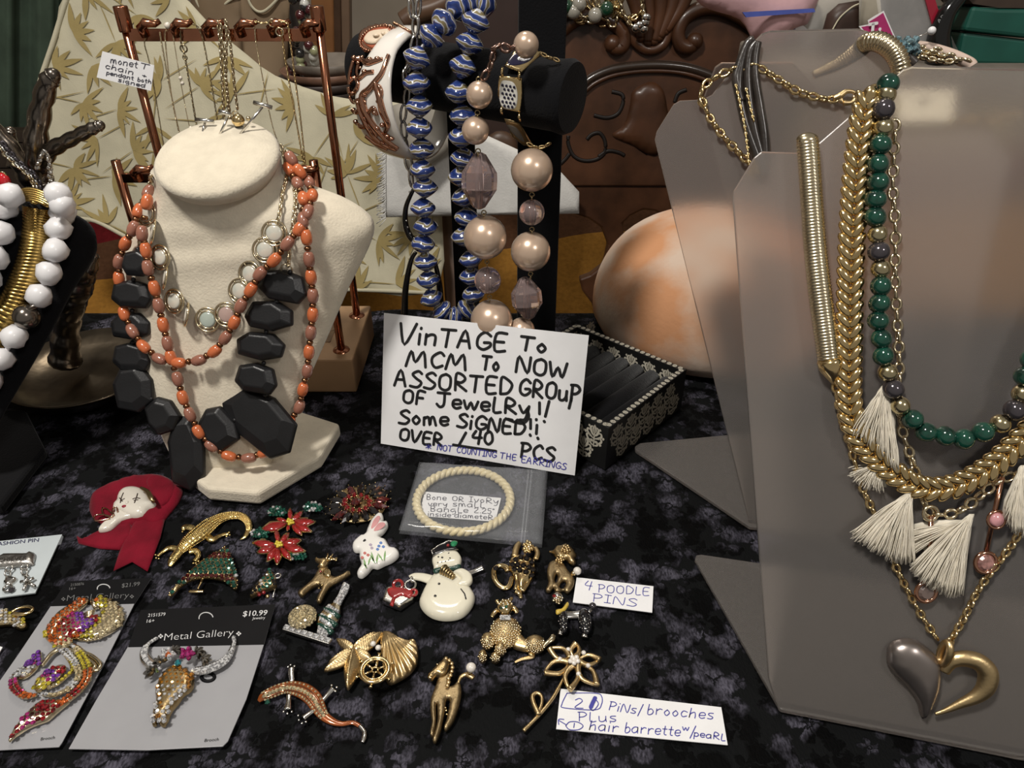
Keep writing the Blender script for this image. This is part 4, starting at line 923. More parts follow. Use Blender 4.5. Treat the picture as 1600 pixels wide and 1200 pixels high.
m = M(); m.torus(aty(4, 274, .43), .002, .0005, Matrix.Rotation(pi/2, 4, 'X')); obj('ring', m, gold, rd)
# dark bust
vb = thing('black_bust', 'black velvet bust at the left edge carrying the gold collar and white beads', 'jewellery display', onz(-60, 640))
vr = [(-190, 318, 60, 322, .425, .018, .012), (-222, 330, 112, 334, .425, .02, .01), (-240, 350, 142, 352, .422, .021, .008), (-246, 372, 151, 374, .418, .021, .008), (-244, 400, 148, 402, .414, .02, .008), (-220, 450, 116, 452, .405, .018, .008), (-200, 510, 84, 512, .392, .015, .008), (-180, 570, 50, 572, .378, .012, .008), (-160, 640, 10, 640, .362, .008, .008), (-150, 690, -16, 690, .352, .006, .008)]
vbo = obj('chest_form', loft(cat(vr, 3)), blackv, vb)
m = M(); m.slab([onz(x, y, .008) for x, y in [(-190, 690), (-150, 780), (0, 790), (70, 700), (40, 640), (-150, 630)]], V((0, 0, 1)), .0075); bevel(obj('base', m, blackv, vb, smooth=False), .002)
VS = Surf([vbo], Plane(aty(40, 500, .385), (0, -.93, .37)))
gc = thing('gold_ribbed_collar', 'wide antique gold collar of fine ribs on the black bust', 'necklace', VS.hit(20, 480))
agold = mat('antique_rib_gold', (.50, .33, .10), .24, 1, var=.3, scale=90)
def ribbed(pathL, pathR, off, step, amp, mt, parent, name, bulge=.004):
    a = resample([VS.hit(x, y, off) for x, y in cat(pathL, 12)], .0003); n_ = len(a); b = cat(pathR, 12); B_ = [VS.hit(x, y, off) for x, y in b]; rows = []
    for i, (p, t) in enumerate(a):
        q = interp([tuple(v) for v in B_], i/(n_-1)); q = V(q); ph = i*.0003/step; w = amp*(abs(sin(pi*ph))**.6)
        nr = V((0, -.93, .37)); rows.append([p.lerp(q, s/8)+nr*(bulge*sin(pi*s/8)+w+(0 if 0 < s < 8 else -.001)) for s in range(9)])
    m = M(); m.grid(rows); return obj(name, m, mt, parent)
ribbed([(34, 322), (34, 350), (28, 390), (14, 430), (-6, 470), (-40, 500)], [(80, 330), (82, 360), (80, 395), (66, 440), (40, 490), (-6, 560)], .002, .0021, .0007, agold, gc, 'ribbed_band')
m = M(); P0 = aty(56, 312, .418)
for k in range(7): m.tube([VS.hit(x, y+k*3.4, .006) for x, y in cat([(32, 298), (44, 295), (60, 298), (76, 306), (83, 314)], 5)], .0010, 6)
obj('neck_rings', m, agold, gc)
wn = thing('white_bead_necklace', 'chunky white faceted bead necklace with one pewter ball on the black bust', 'necklace', VS.hit(60, 460))
whb = mat('white_porcelain_bead', (.78, .77, .78), .35, var=.03, coat=.2)
def nug(r, sd):
    rn = random.Random(sd); m = M(); m.ball((0, 0, 0), 1, 9, 6); dirs = [V((rn.uniform(-1, 1), rn.uniform(-1, 1), rn.uniform(-1, 1))).normalized() for _ in range(16)]
    for i, v in enumerate(m.v):
        v = v.normalized()
        k = min(.86/max(.01, v.dot(d)) if v.dot(d) > .72 else 1.0 for d in dirs); m.v[i] = v*r*min(1, k)
    return m
wms = [mesh('bead', nug(.0077, k), whb, True) for k in range(4)]
for k, (x, y) in enumerate([(92, 305), (97, 321), (99, 339), (94, 361), (89, 391), (79, 425), (63, 460), (25, 526), (6, 561), (-14, 594), (16, 305), (10, 332), (5, 366), (-2, 402), (-14, 436)]):
    link('bead', wms[k % 4], Matrix.Translation(VS.hit(x, y, .0105)) @ Matrix.Rotation(k*1.3, 4, 'X') @ Matrix.Rotation(k*.7, 4, 'Y'), wn)
m = M(); m.ball(VS.hit(44, 494, .010), .0073, 24, 16); obj('ball', m, mat('pewter_ball', (.20, .175, .15), .2, .9, var=.2), wn)
m = M(); m.torus(VS.hit(54, 477, .010), .0042, .0011, frame(V((1, -.3, .5)), V((-.5, .1, 1)))); m.torus(VS.hit(51, 482, .010), .0040, .001, frame(V((1, -.3, .5)), V((-.5, .1, 1)))); obj('spacer', m, pewter, wn)
m = M(); m.tube([VS.hit(x, y, .0098) for x, y in cat([(97, 321), (94, 361), (79, 425), (44, 494), (6, 561)], 8)], .0013, 6); obj('cord', m, whb, wn)
# unseen black bust added beyond the left edge so its shoulder shades the cloth
shade_bust = thing('black_bust', 'tall black velvet bust added outside the left edge of the view to shade the cloth', 'jewellery display', (-.47, .27, 0)); m = M(); rws = []
for z, hw, d in ((.006, .05, .05), (.03, .045, .03), (.09, .07, .028), (.16, .10, .03), (.215, .135, .032), (.245, .14, .03), (.262, .11, .028), (.275, .05, .03), (.30, .038, .036), (.345, .036, .034)): rws.append([V((-.475+hw*cos(a)*.9+d*sin(a)*.3, .275+hw*cos(a)*.42-d*sin(a), z)) for a in (2*pi*k/32 for k in range(32))])
m.grid(rws, True, True); obj('chest_form', m, blackv, shade_bust); m = M(); m.box((-.475, .27, .004), (.13, .12, .007)); bevel(obj('base', m, blackv, shade_bust, smooth=False), .002)
# ================================================================ strings on the velvet bar
bl = bpy.data.materials.new('striped_blue_ceramic'); bl.use_nodes = True; n = bl.node_tree; Pb = n.nodes['Principled BSDF']; Pb.inputs['Roughness'].default_value = .12; Pb.inputs['Coat Weight'].default_value = .6
t = n.nodes.new('ShaderNodeTexCoord'); oi = n.nodes.new('ShaderNodeObjectInfo'); wv = n.nodes.new('ShaderNodeTexWave'); wv.bands_direction = 'X'; wv.inputs['Scale'].default_value = 75; wv.inputs['Distortion'].default_value = 5.5; wv.inputs['Detail'].default_value = 2; wv.inputs['Detail Scale'].default_value = 1.2
ad = n.nodes.new('ShaderNodeVectorMath'); ad.operation = 'MULTIPLY_ADD'; n.links.new(oi.outputs['Random'], ad.inputs[0]); ad.inputs[1].default_value = (.04, .3, .2); n.links.new(t.outputs['Object'], ad.inputs[2]); n.links.new(ad.outputs[0], wv.inputs['Vector'])
cr = n.nodes.new('ShaderNodeValToRGB'); n.links.new(wv.outputs['Fac'], cr.inputs[0]); e = cr.color_ramp.elements; e[0].position = 0; e[0].color = (.014, .028, .12, 1); e[1].position = .42; e[1].color = (.028, .060, .24, 1)
for p, c in ((.60, (.07, .04, .06)), (.70, (.42, .47, .62)), (.80, (.62, .65, .75)), (.92, (.22, .18, .09))): q = e.new(p); q.color = (*c, 1)
n.links.new(cr.outputs[0], Pb.inputs['Base Color']); MATS['b'] = bl
bn_ = thing('blue_bead_necklace', 'long necklace of blue and white striped bicone ceramic beads over the black bar', 'necklace', aty(674, 466, .455))
m = M(); rs = []
for k in range(11):
    x = -1+2*k/10; rr = (1-abs(x)**1.5*.86); rs.append((rr*.0083, x*.0066))
def fluted():
    m = M(); rows = []
    for r, x in rs: rows.append([V((x, r*cos(a)*(1-.06*abs(sin(3*a))), r*sin(a)*(1-.06*abs(sin(3*a))))) for a in (2*pi*k/24 for k in range(24))])
    return m.grid(rows, True, True)
bme = mesh('bead', fluted(), bl)
L1 = [(758, 7), (738, 2), (714, 12), (694, 35), (674, 56), (651, 91), (651, 130), (655, 166), (655, 200), (659, 232), (660, 265), (664, 293), (661, 325), (665, 354), (661, 381), (665, 409), (669, 437), (674, 466), (691, 486), (711, 496), (729, 484)]
L2 = [(758, 7), (743, 34), (734, 68), (723, 104), (716, 144), (723, 181), (721, 214), (724, 247), (720, 276), (725, 308), (729, 340), (724, 370), (736, 405), (736, 432), (740, 459), (729, 484)]
for st, Y in ((L1, .452), (L2[1:-1], .448)):
    W_ = [aty(x, y, Y-(.003 if 80 < y < 220 else 0)+(0.02 if y < 30 else 0)) for x, y in st]
    for i, p in enumerate(W_): link('bead', bme, Matrix.Translation(p) @ frame(W_[min(i+1, len(W_)-1)]-W_[max(i-1, 0)], (0, -1, .3)) @ Matrix.Rotation(i*1.9, 4, 'X'), bn_)
m = M(); m.tube([aty(x, y, .452) for x, y in cat([(684, 45), (651, 91), (655, 166), (660, 265), (665, 354), (674, 466)], 6)], .0009, 6); obj('cord', m, whb, bn_)
prl = mat('champagne_pearl', (.68, .50, .37), .28, .45, var=.05, coat=1., scale=30); clr = mat('pink_clear_crystal', (.95, .72, .70), .03, trans=.84, ior=1.45, var=.02)
pn = thing('pink_pearl_necklace', 'necklace of large champagne pearls and clear pink crystals hanging from the bar', 'necklace', aty(768, 500, .425))
PY = .424
def px2m(px, py, Y): return px/F*((aty(800, py, Y)-CAM).dot(FWD))
for x, y, r in [(749, 148, 21), (743, 204, 21.5), (758, 371, 34), (768, 501, 33), (822, 70, 20), (831, 266, 33), (829, 393, 31), (815, 517, 21)]:
    Y_ = PY if y < 480 else PY+.0; m = M(); m.ball(aty(x, y, Y_), px2m(r, y, Y_), 32, 20); obj('pearl', m, prl, pn)
for x, y, r in [(762, 438, 21), (831, 332, 20)]:
    m = M(); m.ball(aty(x, y, PY), px2m(r, y, PY), 28, 18); obj('crystal_ball', m, clr, pn)
    m = M(); R = px2m(r, y, PY); c = aty(x, y, PY); m.tube([c-V((0, 0, R*.9)), c+V((0, 0, R*.9))], [.001, .0022, .001], 8); obj('drill_core', m, mat('drilled_core', (.6, .45, .42), .2, .3), pn)
for x, y, w, h, tl in [(749, 283, 28, 43, .03), (823, 466, 24, 34, -.12)]:
    c = aty(x, y, PY); a, b = px2m(w, y, PY), px2m(h, y, PY); m = M(); m.lathe([(a*.12, -b), (a*.35, -b*.93), (a*.98, -b*.3), (a, 0), (a*.98, b*.3), (a*.35, b*.93), (a*.12, b)], c, 8, Matrix.Rotation(tl, 4, 'Y') @ Matrix.Rotation(-.25, 4, 'X'), True); obj('crystal_bicone', m, clr, pn, smooth=False)
    m = M(); m.tube([c-V((0, 0, b*.9)), c+V((0, 0, b*.9))], .0011, 8); obj('drill_core', m, mat('drilled_core', (.6, .45, .42), .2, .3), pn)
for x, y in [(746, 176), (747, 236), (756, 332), (761, 409), (765, 464), (831, 304), (831, 358), (829, 428), (748, 124)]:
    m = M(); m.torus(aty(x, y, PY), .0013, .0004, Matrix.Rotation(pi/2, 4, 'X'), 12, 5); m.torus(aty(x, y+5, PY), .0013, .0004, Matrix.Rotation(pi/2, 4, 'Z') @ Matrix.Rotation(pi/2, 4, 'X'), 12, 5); obj('wire_loop', m, brz, pn)
chain([aty(x, y, .423) for x, y in cat([(804, 72), (795, 76), (780, 72), (772, 76), (770, 90), (765, 105), (758, 118)], 6)], .0072, .0056, .0009, mat('rose_brown_metal', (.32, .20, .16), .25, 1), pn)
slc = thing('silver_link_chain', 'long silver oval link chain hanging left of the blue beads', 'necklace', aty(640, 260, .46))
chain([aty(x, y, .462) for x, y in cat([(640, -20), (643, 20), (649, 40), (644, 90), (633, 110), (636, 150), (630, 180), (634, 230), (640, 262), (645, 300)], 6)], .0125, .0062, .0009, silver, slc, pitch=.8)
chain([aty(x, y, .464) for x, y in cat([(655, -20), (653, 14), (650, 40), (647, 70), (640, 100)], 6)], .0125, .0062, .0009, silver, slc, pitch=.8)
bs = thing('black_studded_strap', 'narrow glossy black strap with small studs hanging left of the blue beads', 'necklace', aty(632, 495, .46))
glb = mat('gloss_black', (.006, .006, .006), .12, var=.1, coat=.3)
for k, pth in enumerate(([(646, 296), (636, 318), (633, 335), (634, 352), (640, 368), (650, 378)], [(650, 394), (643, 405), (637, 430), (633, 460), (632, 500)], [(676, 400), (682, 420), (687, 450), (688, 480)])):
    m = M(); m.tube([aty(x, y, .462) for x, y in cat(pth, 8)], (.0012, .0026), 8, flat=(0, 1, 0)); obj('strap', m, glb, bs)
for x, y in ((635, 345), (637, 355), (641, 365), (647, 372), (640, 300)): m = M(); m.ball(aty(x, y, .4605), .0007, 8, 6); obj('stud', m, silver, bs)
# ================================================================ right: frosted acrylic displays
ac = bpy.data.materials.new('frosted_acrylic'); ac.use_nodes = True; n = ac.node_tree; Pa = n.nodes['Principled BSDF']
Pa.inputs['Roughness'].default_value = .33; Pa.inputs['Transmission Weight'].default_value = .90; Pa.inputs['IOR'].default_value = 1.3; Pa.inputs['Base Color'].default_value = (.90, .83, .78, 1)
t = n.nodes.new('ShaderNodeTexCoord'); nz = n.nodes.new('ShaderNodeTexNoise'); nz.inputs['Scale'].default_value = 700; n.links.new(t.outputs['Object'], nz.inputs['Vector']); bu = n.nodes.new('ShaderNodeBump'); bu.inputs['Strength'].default_value = .12; bu.inputs['Distance'].default_value = .0003; n.links.new(nz.outputs['Fac'], bu.inputs['Height']); n.links.new(bu.outputs[0], Pa.inputs['Normal'])
n2 = n.nodes.new('ShaderNodeTexNoise'); n2.inputs['Scale'].default_value = 35; n2.inputs['Detail'].default_value = 6; n.links.new(t.outputs['Object'], n2.inputs['Vector']); mr = n.nodes.new('ShaderNodeMapRange'); mr.inputs[3].default_value = .18; mr.inputs[4].default_value = .28; n.links.new(n2.outputs['Fac'], mr.inputs[0]); n.links.new(mr.outputs[0], Pa.inputs['Roughness'])
FA, FB = onz(1217, 1115), onz(1590, 1188); FP = leanplane(FA, FB, radians(26)); fd = (FB-FA).normalized()
MA = onz(1171, 826); MP = leanplane(MA, MA+fd*.1, radians(26))
def panel(name, px, pl, parent, th=.0028, off=0.):
    m = M(); m.slab([pl.hit(x, y, off) for x, y in px], pl.n, th); return bevel(obj(name, m, ac, parent, smooth=False), .0006)
fs = thing('acrylic_necklace_stand', 'frosted acrylic necklace stand nearest the camera, holding the tassels and heart pendant', 'jewellery display', V((FA+FB)/2))
def rnd(px, k=3): return px
panel('front_panel', [(1217, 1112), (1201, 1062), (1145, 312), (1146, 298), (1178, 246), (1190, 236), (1255, 238), (1268, 233), (1400, 118), (1412, 107), (1428, 102), (1600, 106), (1770, 112), (1800, 130), (1900, 250), (1960, 262), (1975, 330), (1850, 1180), (1800, 1225), (1590, 1188)], FP, fs)
m = M(); m.slab([onz(x, y, .0029) for x, y in [(1220, 1108), (1086, 873), (1088, 867), (1096, 866), (1300, 896), (1900, 980), (1800, 1200), (1590, 1180)]], V((0, 0, 1)), .0027); bevel(obj('foot_plate', m, ac, fs, smooth=False), .0006)
bk_o = FP.hit(1420, 105); bkp = Plane(bk_o+V((0, .004, 0)), (0, -.97, -.22))
ms = thing('acrylic_necklace_stand', 'second frosted acrylic necklace stand, behind, holding the gold clasp chain and leather cords', 'jewellery display', MA)
panel('front_panel', [(1172, 823), (1023, 218), (1026, 205), (1052, 163), (1062, 157), (1098, 155), (1112, 148), (1180, 62), (1190, 52), (1204, 47), (1340, 44), (1356, 48), (1368, 58), (1450, 145), (1540, 190), (1580, 250), (1560, 330), (1440, 860)], MP, ms)
m = M(); m.slab([onz(x, y, .0029) for x, y in [(1172, 823), (993, 703), (992, 697), (1000, 692), (1140, 679), (1360, 664), (1420, 850)]], V((0, 0, 1)), .0027); bevel(obj('foot_plate', m, ac, ms, smooth=False), .0006)
q = MP.hit(1200, 100, -.02); bp2 = Plane(q, (0, -.99, -.1)); m = M(); m.slab([bp2.hit(x, y) for x, y in [(1096, 165), (1118, 106), (1128, 99), (1240, 100), (1330, 200), (1330, 420), (1170, 420)]], bp2.n, .0025); bevel(obj('back_leg', m, ac, ms, smooth=False), .0005)
def fp(px, off=.004, n=6, pl=None): return [(pl or FP).hit(x, y, off) for x, y in cat(px, n)]
def coil(path, ru, rv, step, mt, parent, name, up, amp=.09):
    ps = resample(path, step/4); P, R = [], []
    for i, (p, t) in enumerate(ps):
        P.append(p); s = i/(len(ps)-1); k = 1-amp*(1 if i % 4 == 0 else .25 if i % 4 in (1, 3) else 0)
        a = interp(ru, s) if isinstance(ru, list) else ru; b = interp(rv, s) if isinstance(rv, list) else rv; R.append((a*k, b*k))
    m = M(); m.tube(P, R, 16, flat=up); return obj(name, m, mt, parent)
# coiled gold necklace carrying the two-tone heart
hn = thing('heart_pendant_necklace', 'gold coil and cable chain necklace with grey and gold heart pendant, front stand', 'necklace', FP.hit(1475, 1000))
coil(fp([(1262, 222), (1265, 260), (1269, 320), (1275, 400), (1283, 470), (1291, 530), (1295, 562)], .0048, 8), .0040, [.0046, .0047, .0049, .0047], .0013, palegold, hn, 'coil', FP.n)
m = M(); c0, c1_ = FP.hit(1295, 560, .0048), FP.hit(1306, 604, .003); m.tube([c0, c0.lerp(c1_, .1), c0.lerp(c1_, .35), c0.lerp(c1_, .75), c1_], [.0045, .0051, .0048, .0022, .0007], 20); obj('end_cap', m, gold, hn)
m = M(); m.ball(FP.hit(1262, 219, .0048), (.0046, .0036, .003), 16, 10); obj('coil_end', m, palegold, hn)
chain(fp([(1306, 606), (1312, 640), (1325, 685), (1338, 730), (1350, 768), (1372, 815), (1395, 875), (1422, 930), (1445, 970), (1468, 1004)], .0022, 8), .0052, .0040, .00075, gold, hn)
chain(fp([(1484, 1003), (1505, 968), (1530, 920), (1560, 880), (1590, 838), (1630, 772), (1690, 660), (1745, 500), (1790, 300), (1800, 180)], .0022, 8), .0052, .0040, .00075, gold, hn)
m = M(); relief(m, [(1388, 1030), (1392, 1012), (1410, 1003), (1432, 1004), (1452, 1016), (1468, 1032), (1474, 1050), (1474, 1070), (1468, 1092), (1458, 1112), (1446, 1128), (1440, 1118), (1434, 1098), (1418, 1076), (1400, 1058), (1390, 1044)], FP, .0062, w=.009, step=.0011, base=.001, edge=.12); obj('solid_half', m, mat('satin_grey_metal', (.34, .30, .28), .3, .9, var=.1), hn)
hp = [(1476, 1050, .0028), (1486, 1034, .0040), (1505, 1029, .0046), (1528, 1034, .0050), (1543, 1050, .0054), (1541, 1072, .0052), (1526, 1088, .0040), (1500, 1100, .0026), (1478, 1110, .0016), (1461, 1116, .0010)]
m = M(); P = [(FP.hit(x, y, .0035), r) for x, y, r in cat(hp, 6)]; m.tube([p for p, r in P], [(r*.62, r*.75) for p, r in P], 14, flat=FP.n); obj('open_half', m, satgold, hn)
m = M(); m.torus(FP.hit(1476, 1021, .004), 1, .0016, frame(V((0, 0, 1)), V((1, -.1, 0))), 20, 8, sx=.0062, sy=.0030); obj('bail', m, satgold, hn)
# second coil arched round the neck of the rear stand
c2n = thing('gold_coil_collar', 'arched gold coil collar round the neck of the rear acrylic stand', 'necklace', MP.hit(1400, 110))
nk = [(1270, 118, -.016), (1310, 100, -.014), (1340, 80, -.008), (1356, 66, .001), (1376, 66, .006), (1396, 80, .008), (1406, 100, .008), (1407, 118, .006)]
coil([MP.hit(x, y, o) for x, y, o in cat(nk, 8)], [.0022, .0034, .0044, .0048, .0052, .0054, .0050], [.0022, .0034, .0046, .0050, .0054, .0054, .0050], .0016, palegold, c2n, 'coil', V((0, -.3, 1)), .14)
# thick wheat chain
wc = thing('gold_wheat_chain', 'thick shiny gold wheat link chain looping across the front acrylic stand', 'necklace', FP.hit(1450, 765))
def leafm():
    m = M()
    for s in (-1, 1):
        R = Matrix.Translation((0, s*.0022, .0006)) @ Matrix.Rotation(s*.62, 4, 'Z'); m.ball((0, 0, 0), 1, 10, 7)
        for v in m.v[-(10*6+2):]: pass
    m = M()
    for s in (-1, 1):
        R = Matrix.Rotation(s*radians(142), 3, 'Z') @ Matrix.Rotation(.35*s, 3, 'X'); b = M().ball((0, 0, 0), (.0046, .0021, .0020), 10, 7, R); m.add([v+V((0, s*.0024, .0)) for v in b.v], b.f)
    return m
lm = mesh('link', leafm(), gold)
ph = fp([(1356, 158), (1349, 185), (1343, 225), (1337, 280), (1333, 340), (1330, 400), (1328, 470), (1327, 540), (1326, 600), (1329, 645), (1342, 682), (1366, 712), (1402, 743), (1440, 762), (1480, 762), (1518, 748), (1550, 728), (1580, 702), (1615, 668), (1660, 620), (1715, 540), (1755, 440), (1775, 320), (1782, 200), (1780, 150)], .0055, 10)
for i, (p, tt) in enumerate(resample(ph, .0046)): link('link', lm, Matrix.Translation(p) @ frame(tt, FP.n), wc)
m = M(); m.ball(FP.hit(1358, 152, .005), (.0032, .003, .0045), 14, 10); obj('end_cap', m, gold, wc)
# green bead necklace
gn = thing('green_bead_necklace', 'necklace of dark green, gold and gunmetal round beads on the front acrylic stand', 'necklace', FP.hit(1480, 680))
grb = mat('malachite_glass', (.006, .060, .038), .08, coat=.6, col2=(.002, .016, .011), scale=120, lo=.4, hi=.6); gdb = mat('brushed_gold_bead', (.62, .54, .33), .18, 1, var=.1)
GB = [(1388, 131, 'g'), (1385, 147, 'o'), (1381, 171, 'd'), (1381, 199, 'o'), (1376, 226, 'g'), (1372, 257, 'g'), (1372, 285, 'g'), (1368, 311, 'g'), (1368, 339, 'g'), (1371, 366, 'o'), (1373, 393, 'd'), (1376, 420, 'o'), (1376, 447, 'g'), (1374, 474, 'g'), (1372, 501, 'g'), (1377, 529, 'g'), (1380, 556, 'g'), (1387, 582, 'o'), (1396, 608, 'd'), (1407, 634, 'o'), (1426, 655, 'g'), (1447, 675, 'g'), (1477, 681, 'g'), (1506, 686, 'g'), (1536, 675, 'g'), (1563, 662, 'o'), (1585, 641, 'd'), (1597, 615, 'o'), (1602, 588, 'g'), (1612, 562, 'g')]
gm = {k: mesh('bead', M().ball((0, 0, 0), (.0043, .0043, .0040) if k != 'o' else (.0039, .0039, .0037), 20, 14), mt) for k, mt in (('g', grb), ('o', gdb), ('d', gunmetal))}
for i, (x, y, k) in enumerate(GB): link('bead', gm[k], Matrix.Translation(FP.hit(x, y, .0082 if y > 150 else .006)) @ Matrix.Rotation(i*.9, 4, 'Y'), gn)
for i, (p, tt) in enumerate(resample(fp([(1622, 537), (1655, 470), (1690, 380), (1715, 290), (1735, 200), (1742, 140)], .0082, 8), .0078)): link('bead', gm['gggggodo'[i % 8]], Matrix.Translation(p), gn)
m = M(); m.tube(fp([(x, y) for x, y, k in GB[2:-1]], .0082, 4), .0005, 5); obj('cord', m, oldgold, gn)
# tassel necklace
tn = thing('tassel_necklace', 'gold chain necklace with cream thread tassels and pink stones on the front acrylic stand', 'necklace', FP.hit(1480, 800))
chain(fp([(1398, 196), (1396, 240), (1395, 300), (1399, 360), (1398, 430), (1401, 490), (1404, 540), (1405, 590), (1404, 630), (1412, 680), (1422, 710), (1432, 745), (1442, 780), (1455, 802), (1485, 803), (1510, 792), (1535, 772), (1560, 752), (1600, 735), (1640, 700), (1690, 610), (1720, 500), (1745, 350), (1755, 170)], .0028, 8), .0062, .0050, .00075, palegold, tn)
cot = mat('cream_thread', (.78, .72, .60), .6, var=.08, scale=200)
def tassel(top, ends, off, nf=90, tip=None, seed=1):
    rn = random.Random(seed); T = FP.hit(*top, off); m = M(); E = cat(ends, 8); k = len(E)
    for i in range(int(nf*1.9)):
        s = rn.random(); e = E[min(k-1, int(s*k))]; o = off+rn.uniform(-.002, .0022); ex_, ey_ = e[0]+rn.uniform(-5, 5), e[1]+rn.uniform(-7, 7)
        P0 = T+V((rn.uniform(-.001, .001), 0, rn.uniform(-.001, .001))); P3 = FP.hit(ex_, ey_, max(.0012, o)); fall = FP.hit(top[0]+(ex_-top[0])*.45, top[1]+(ey_-top[1])*.35, max(.001, o+.0012))
        w = [P0, P0.lerp(fall, .55), fall.lerp(P3, .45)+V((rn.uniform(-.0004, .0004),)*3), P3]
        wob = rn.uniform(-.0006, .0006); q_ = [V(p) for p in cat([tuple(v) for v in w], 3)]; m.tube([p+RT*(wob*sin(j*1.1)) for j, p in enumerate(q_)], .0002, 4)
    o = obj('tassel', m, cot, tn, fixn=False)
    m = M(); b = FP.hit(top[0]+(ends[len(ends)//2][0]-top[0])*.5, top[1]+(ends[len(ends)//2][1]-top[1])*.5, off-.0008); m.tube([T, T.lerp(b, .5), b, b.lerp(FP.hit(*ends[len(ends)//2], off-.0012), .6)], [(.0008, .0008), (.0010, .0035), (.0010, .0058), (.0009, .0066)], 12, flat=FP.n); link_ = obj('core', m, cot, o)
tassel((1383, 603), [(1334, 676), (1350, 688), (1372, 700), (1388, 720), (1404, 735)], .0055, 120, seed=2)
tassel((1372, 725), [(1328, 738), (1340, 752), (1358, 762), (1378, 764)], .0035, 50, seed=3)
tassel((1422, 772), [(1332, 836), (1355, 850), (1375, 862), (1400, 875), (1425, 876)], .0055, 150, seed=4)
tassel((1517, 806), [(1424, 888), (1440, 904), (1462, 918), (1485, 928), (1500, 925)], .0060, 150, seed=5)
tassel((1510, 815), [(1420, 832), (1416, 848), (1422, 866)], .0030, 70, seed=6)
tassel((1597, 730), [(1574, 800), (1580, 822), (1590, 832), (1604, 834)], .0055, 90, seed=7)
for (a, b, nm, c, r, mt) in (((1455, 806), (1450, 905), 0, (1447, 925), 17, mat('smoky_stone', (.16, .115, .10), .08, coat=.8)), ((1566, 745), (1541, 860), 1, (1540, 879), 18, mat('pink_crystal', (.50, .25, .22), .06, .3, coat=1, var=.5, scale=400))):
    m = M(); m.tube([FP.hit(*a, .004), FP.hit(*b, .003)], .0010, 8); obj('bar', m, rosegold, tn)
    R_ = (FP.hit(c[0]+r, c[1], .003)-FP.hit(*c, .003)).length; m = M(); m.torus(FP.hit(*c, .003), R_, .0009, frame(V((1, 0, 0)), FP.n), 28, 8); obj('bezel', m, rosegold, tn)
    m = M(); m.lathe([(0, .0016), (R_*.6, .0014), (R_*.95, 0), (R_*.9, -.0008), (0, -.001)], FP.hit(*c, .003), 12, frame(V((1, 0, 0)), FP.n)); obj('stone', m, mt, tn, smooth=False)
R_ = .0036; m = M(); m.torus(FP.hit(1557, 812, .0045), R_, .0007, frame(V((1, 0, 0)), FP.n), 24, 8); obj('bezel', m, rosegold, tn)
m = M(); m.lathe([(0, .0016), (R_*.6, .0014), (R_*.95, 0), (0, -.001)], FP.hit(1557, 812, .0045), 24, frame(V((1, 0, 0)), FP.n)); obj('stone', m, mat('pink_opal', (.66, .32, .34), .2, coat=.6, var=.05), tn)
m = M(); m.torus(FP.hit(1454, 802, .0042), .0030, .0008, frame(V((1, 0, 0)), FP.n)); obj('ring', m, palegold, tn)
# items on the rear stand
gcn = thing('gold_clasp_chain', 'gold cable chain with lobster clasp draped round the rear acrylic stand', 'necklace', MP.hit(1325, 155))
chain([MP.hit(x, y, .003) for x, y in cat([(1098, 158), (1096, 142), (1108, 128), (1130, 115), (1155, 106), (1180, 104), (1200, 114), (1222, 128), (1245, 142), (1268, 150), (1290, 155), (1304, 155)], 8)], .0072, .0056, .0009, gold, gcn)
chain([MP.hit(x, y, .003) for x, y in cat([(1098, 160), (1110, 185), (1128, 210), (1148, 232), (1168, 252), (1190, 270)], 8)], .0068, .0056, .0010, gold, gcn)
chain([MP.hit(x, y, .003) for x, y in cat([(1340, 152), (1352, 144), (1366, 138)], 8)], .0062, .0050, .0009, gold, gcn)
m = M(); m.tube([MP.hit(x, y, .004) for x, y in cat([(1302, 154), (1312, 150), (1322, 143), (1334, 144), (1338, 152), (1330, 160), (1318, 161)], 6)], [.0012, .0018, .0013, .0009, .0010, .0012, .0016], 8); relief(m, [(1303, 153), (1313, 149), (1318, 155), (1318, 162), (1308, 158)], MP, .0015, base=.003); obj('lobster_clasp', m, satgold, gcn)
chain([MP.hit(x, y, .003) for x, y in cat([(1390, 175), (1410, 180), (1440, 188), (1475, 190), (1510, 186), (1545, 188), (1580, 180), (1610, 170)], 8)], .0068, .0052, .0010, gold, gcn)
lt = mat('grey_brown_leather', (.034, .027, .023), .32, var=.35, scale=60, bump=.4, bscale=300, coat=.2)
ln_ = thing('leather_cord_necklace', 'bundle of dark leather cords with fine gold chain hanging on the rear acrylic stand', 'necklace', MP.hit(1180, 240))
for pth in ([(1178, 62), (1168, 68), (1160, 90), (1154, 130), (1160, 175), (1172, 215), (1184, 248), (1190, 275)], [(1182, 66), (1172, 80), (1168, 110), (1170, 150), (1178, 200), (1188, 240), (1194, 275)], [(1184, 66), (1180, 90), (1180, 120), (1188, 170), (1194, 210), (1196, 250)], [(1176, 60), (1164, 76), (1152, 110), (1150, 125), (1158, 160)]):
    m = M(); m.tube([MP.hit(x, y, .003) for x, y in cat(pth, 6)], (.0022, .0026), 10, flat=MP.n); obj('cord', m, lt, ln_)
for pth in ([(1150, 134), (1156, 160), (1164, 200), (1170, 250), (1172, 275)], [(1166, 140), (1172, 165), (1178, 190)]): chain([MP.hit(x, y, .006) for x, y in cat(pth, 6)], .0026, .002, .0005, gold, ln_, ob=False, name='chain')
wt = thing('price_label', 'cream paper label with a dark dot behind the front frosted panel', 'label', MP.hit(1450, 190)); m = M(); m.slab([MP.hit(x, y, .006) for x, y in [(1396, 140), (1492, 141), (1486, 190), (1400, 190)]], MP.n, .0006); obj('card', m, mat('cream_paper', (.75, .70, .55), .8), wt, smooth=False)
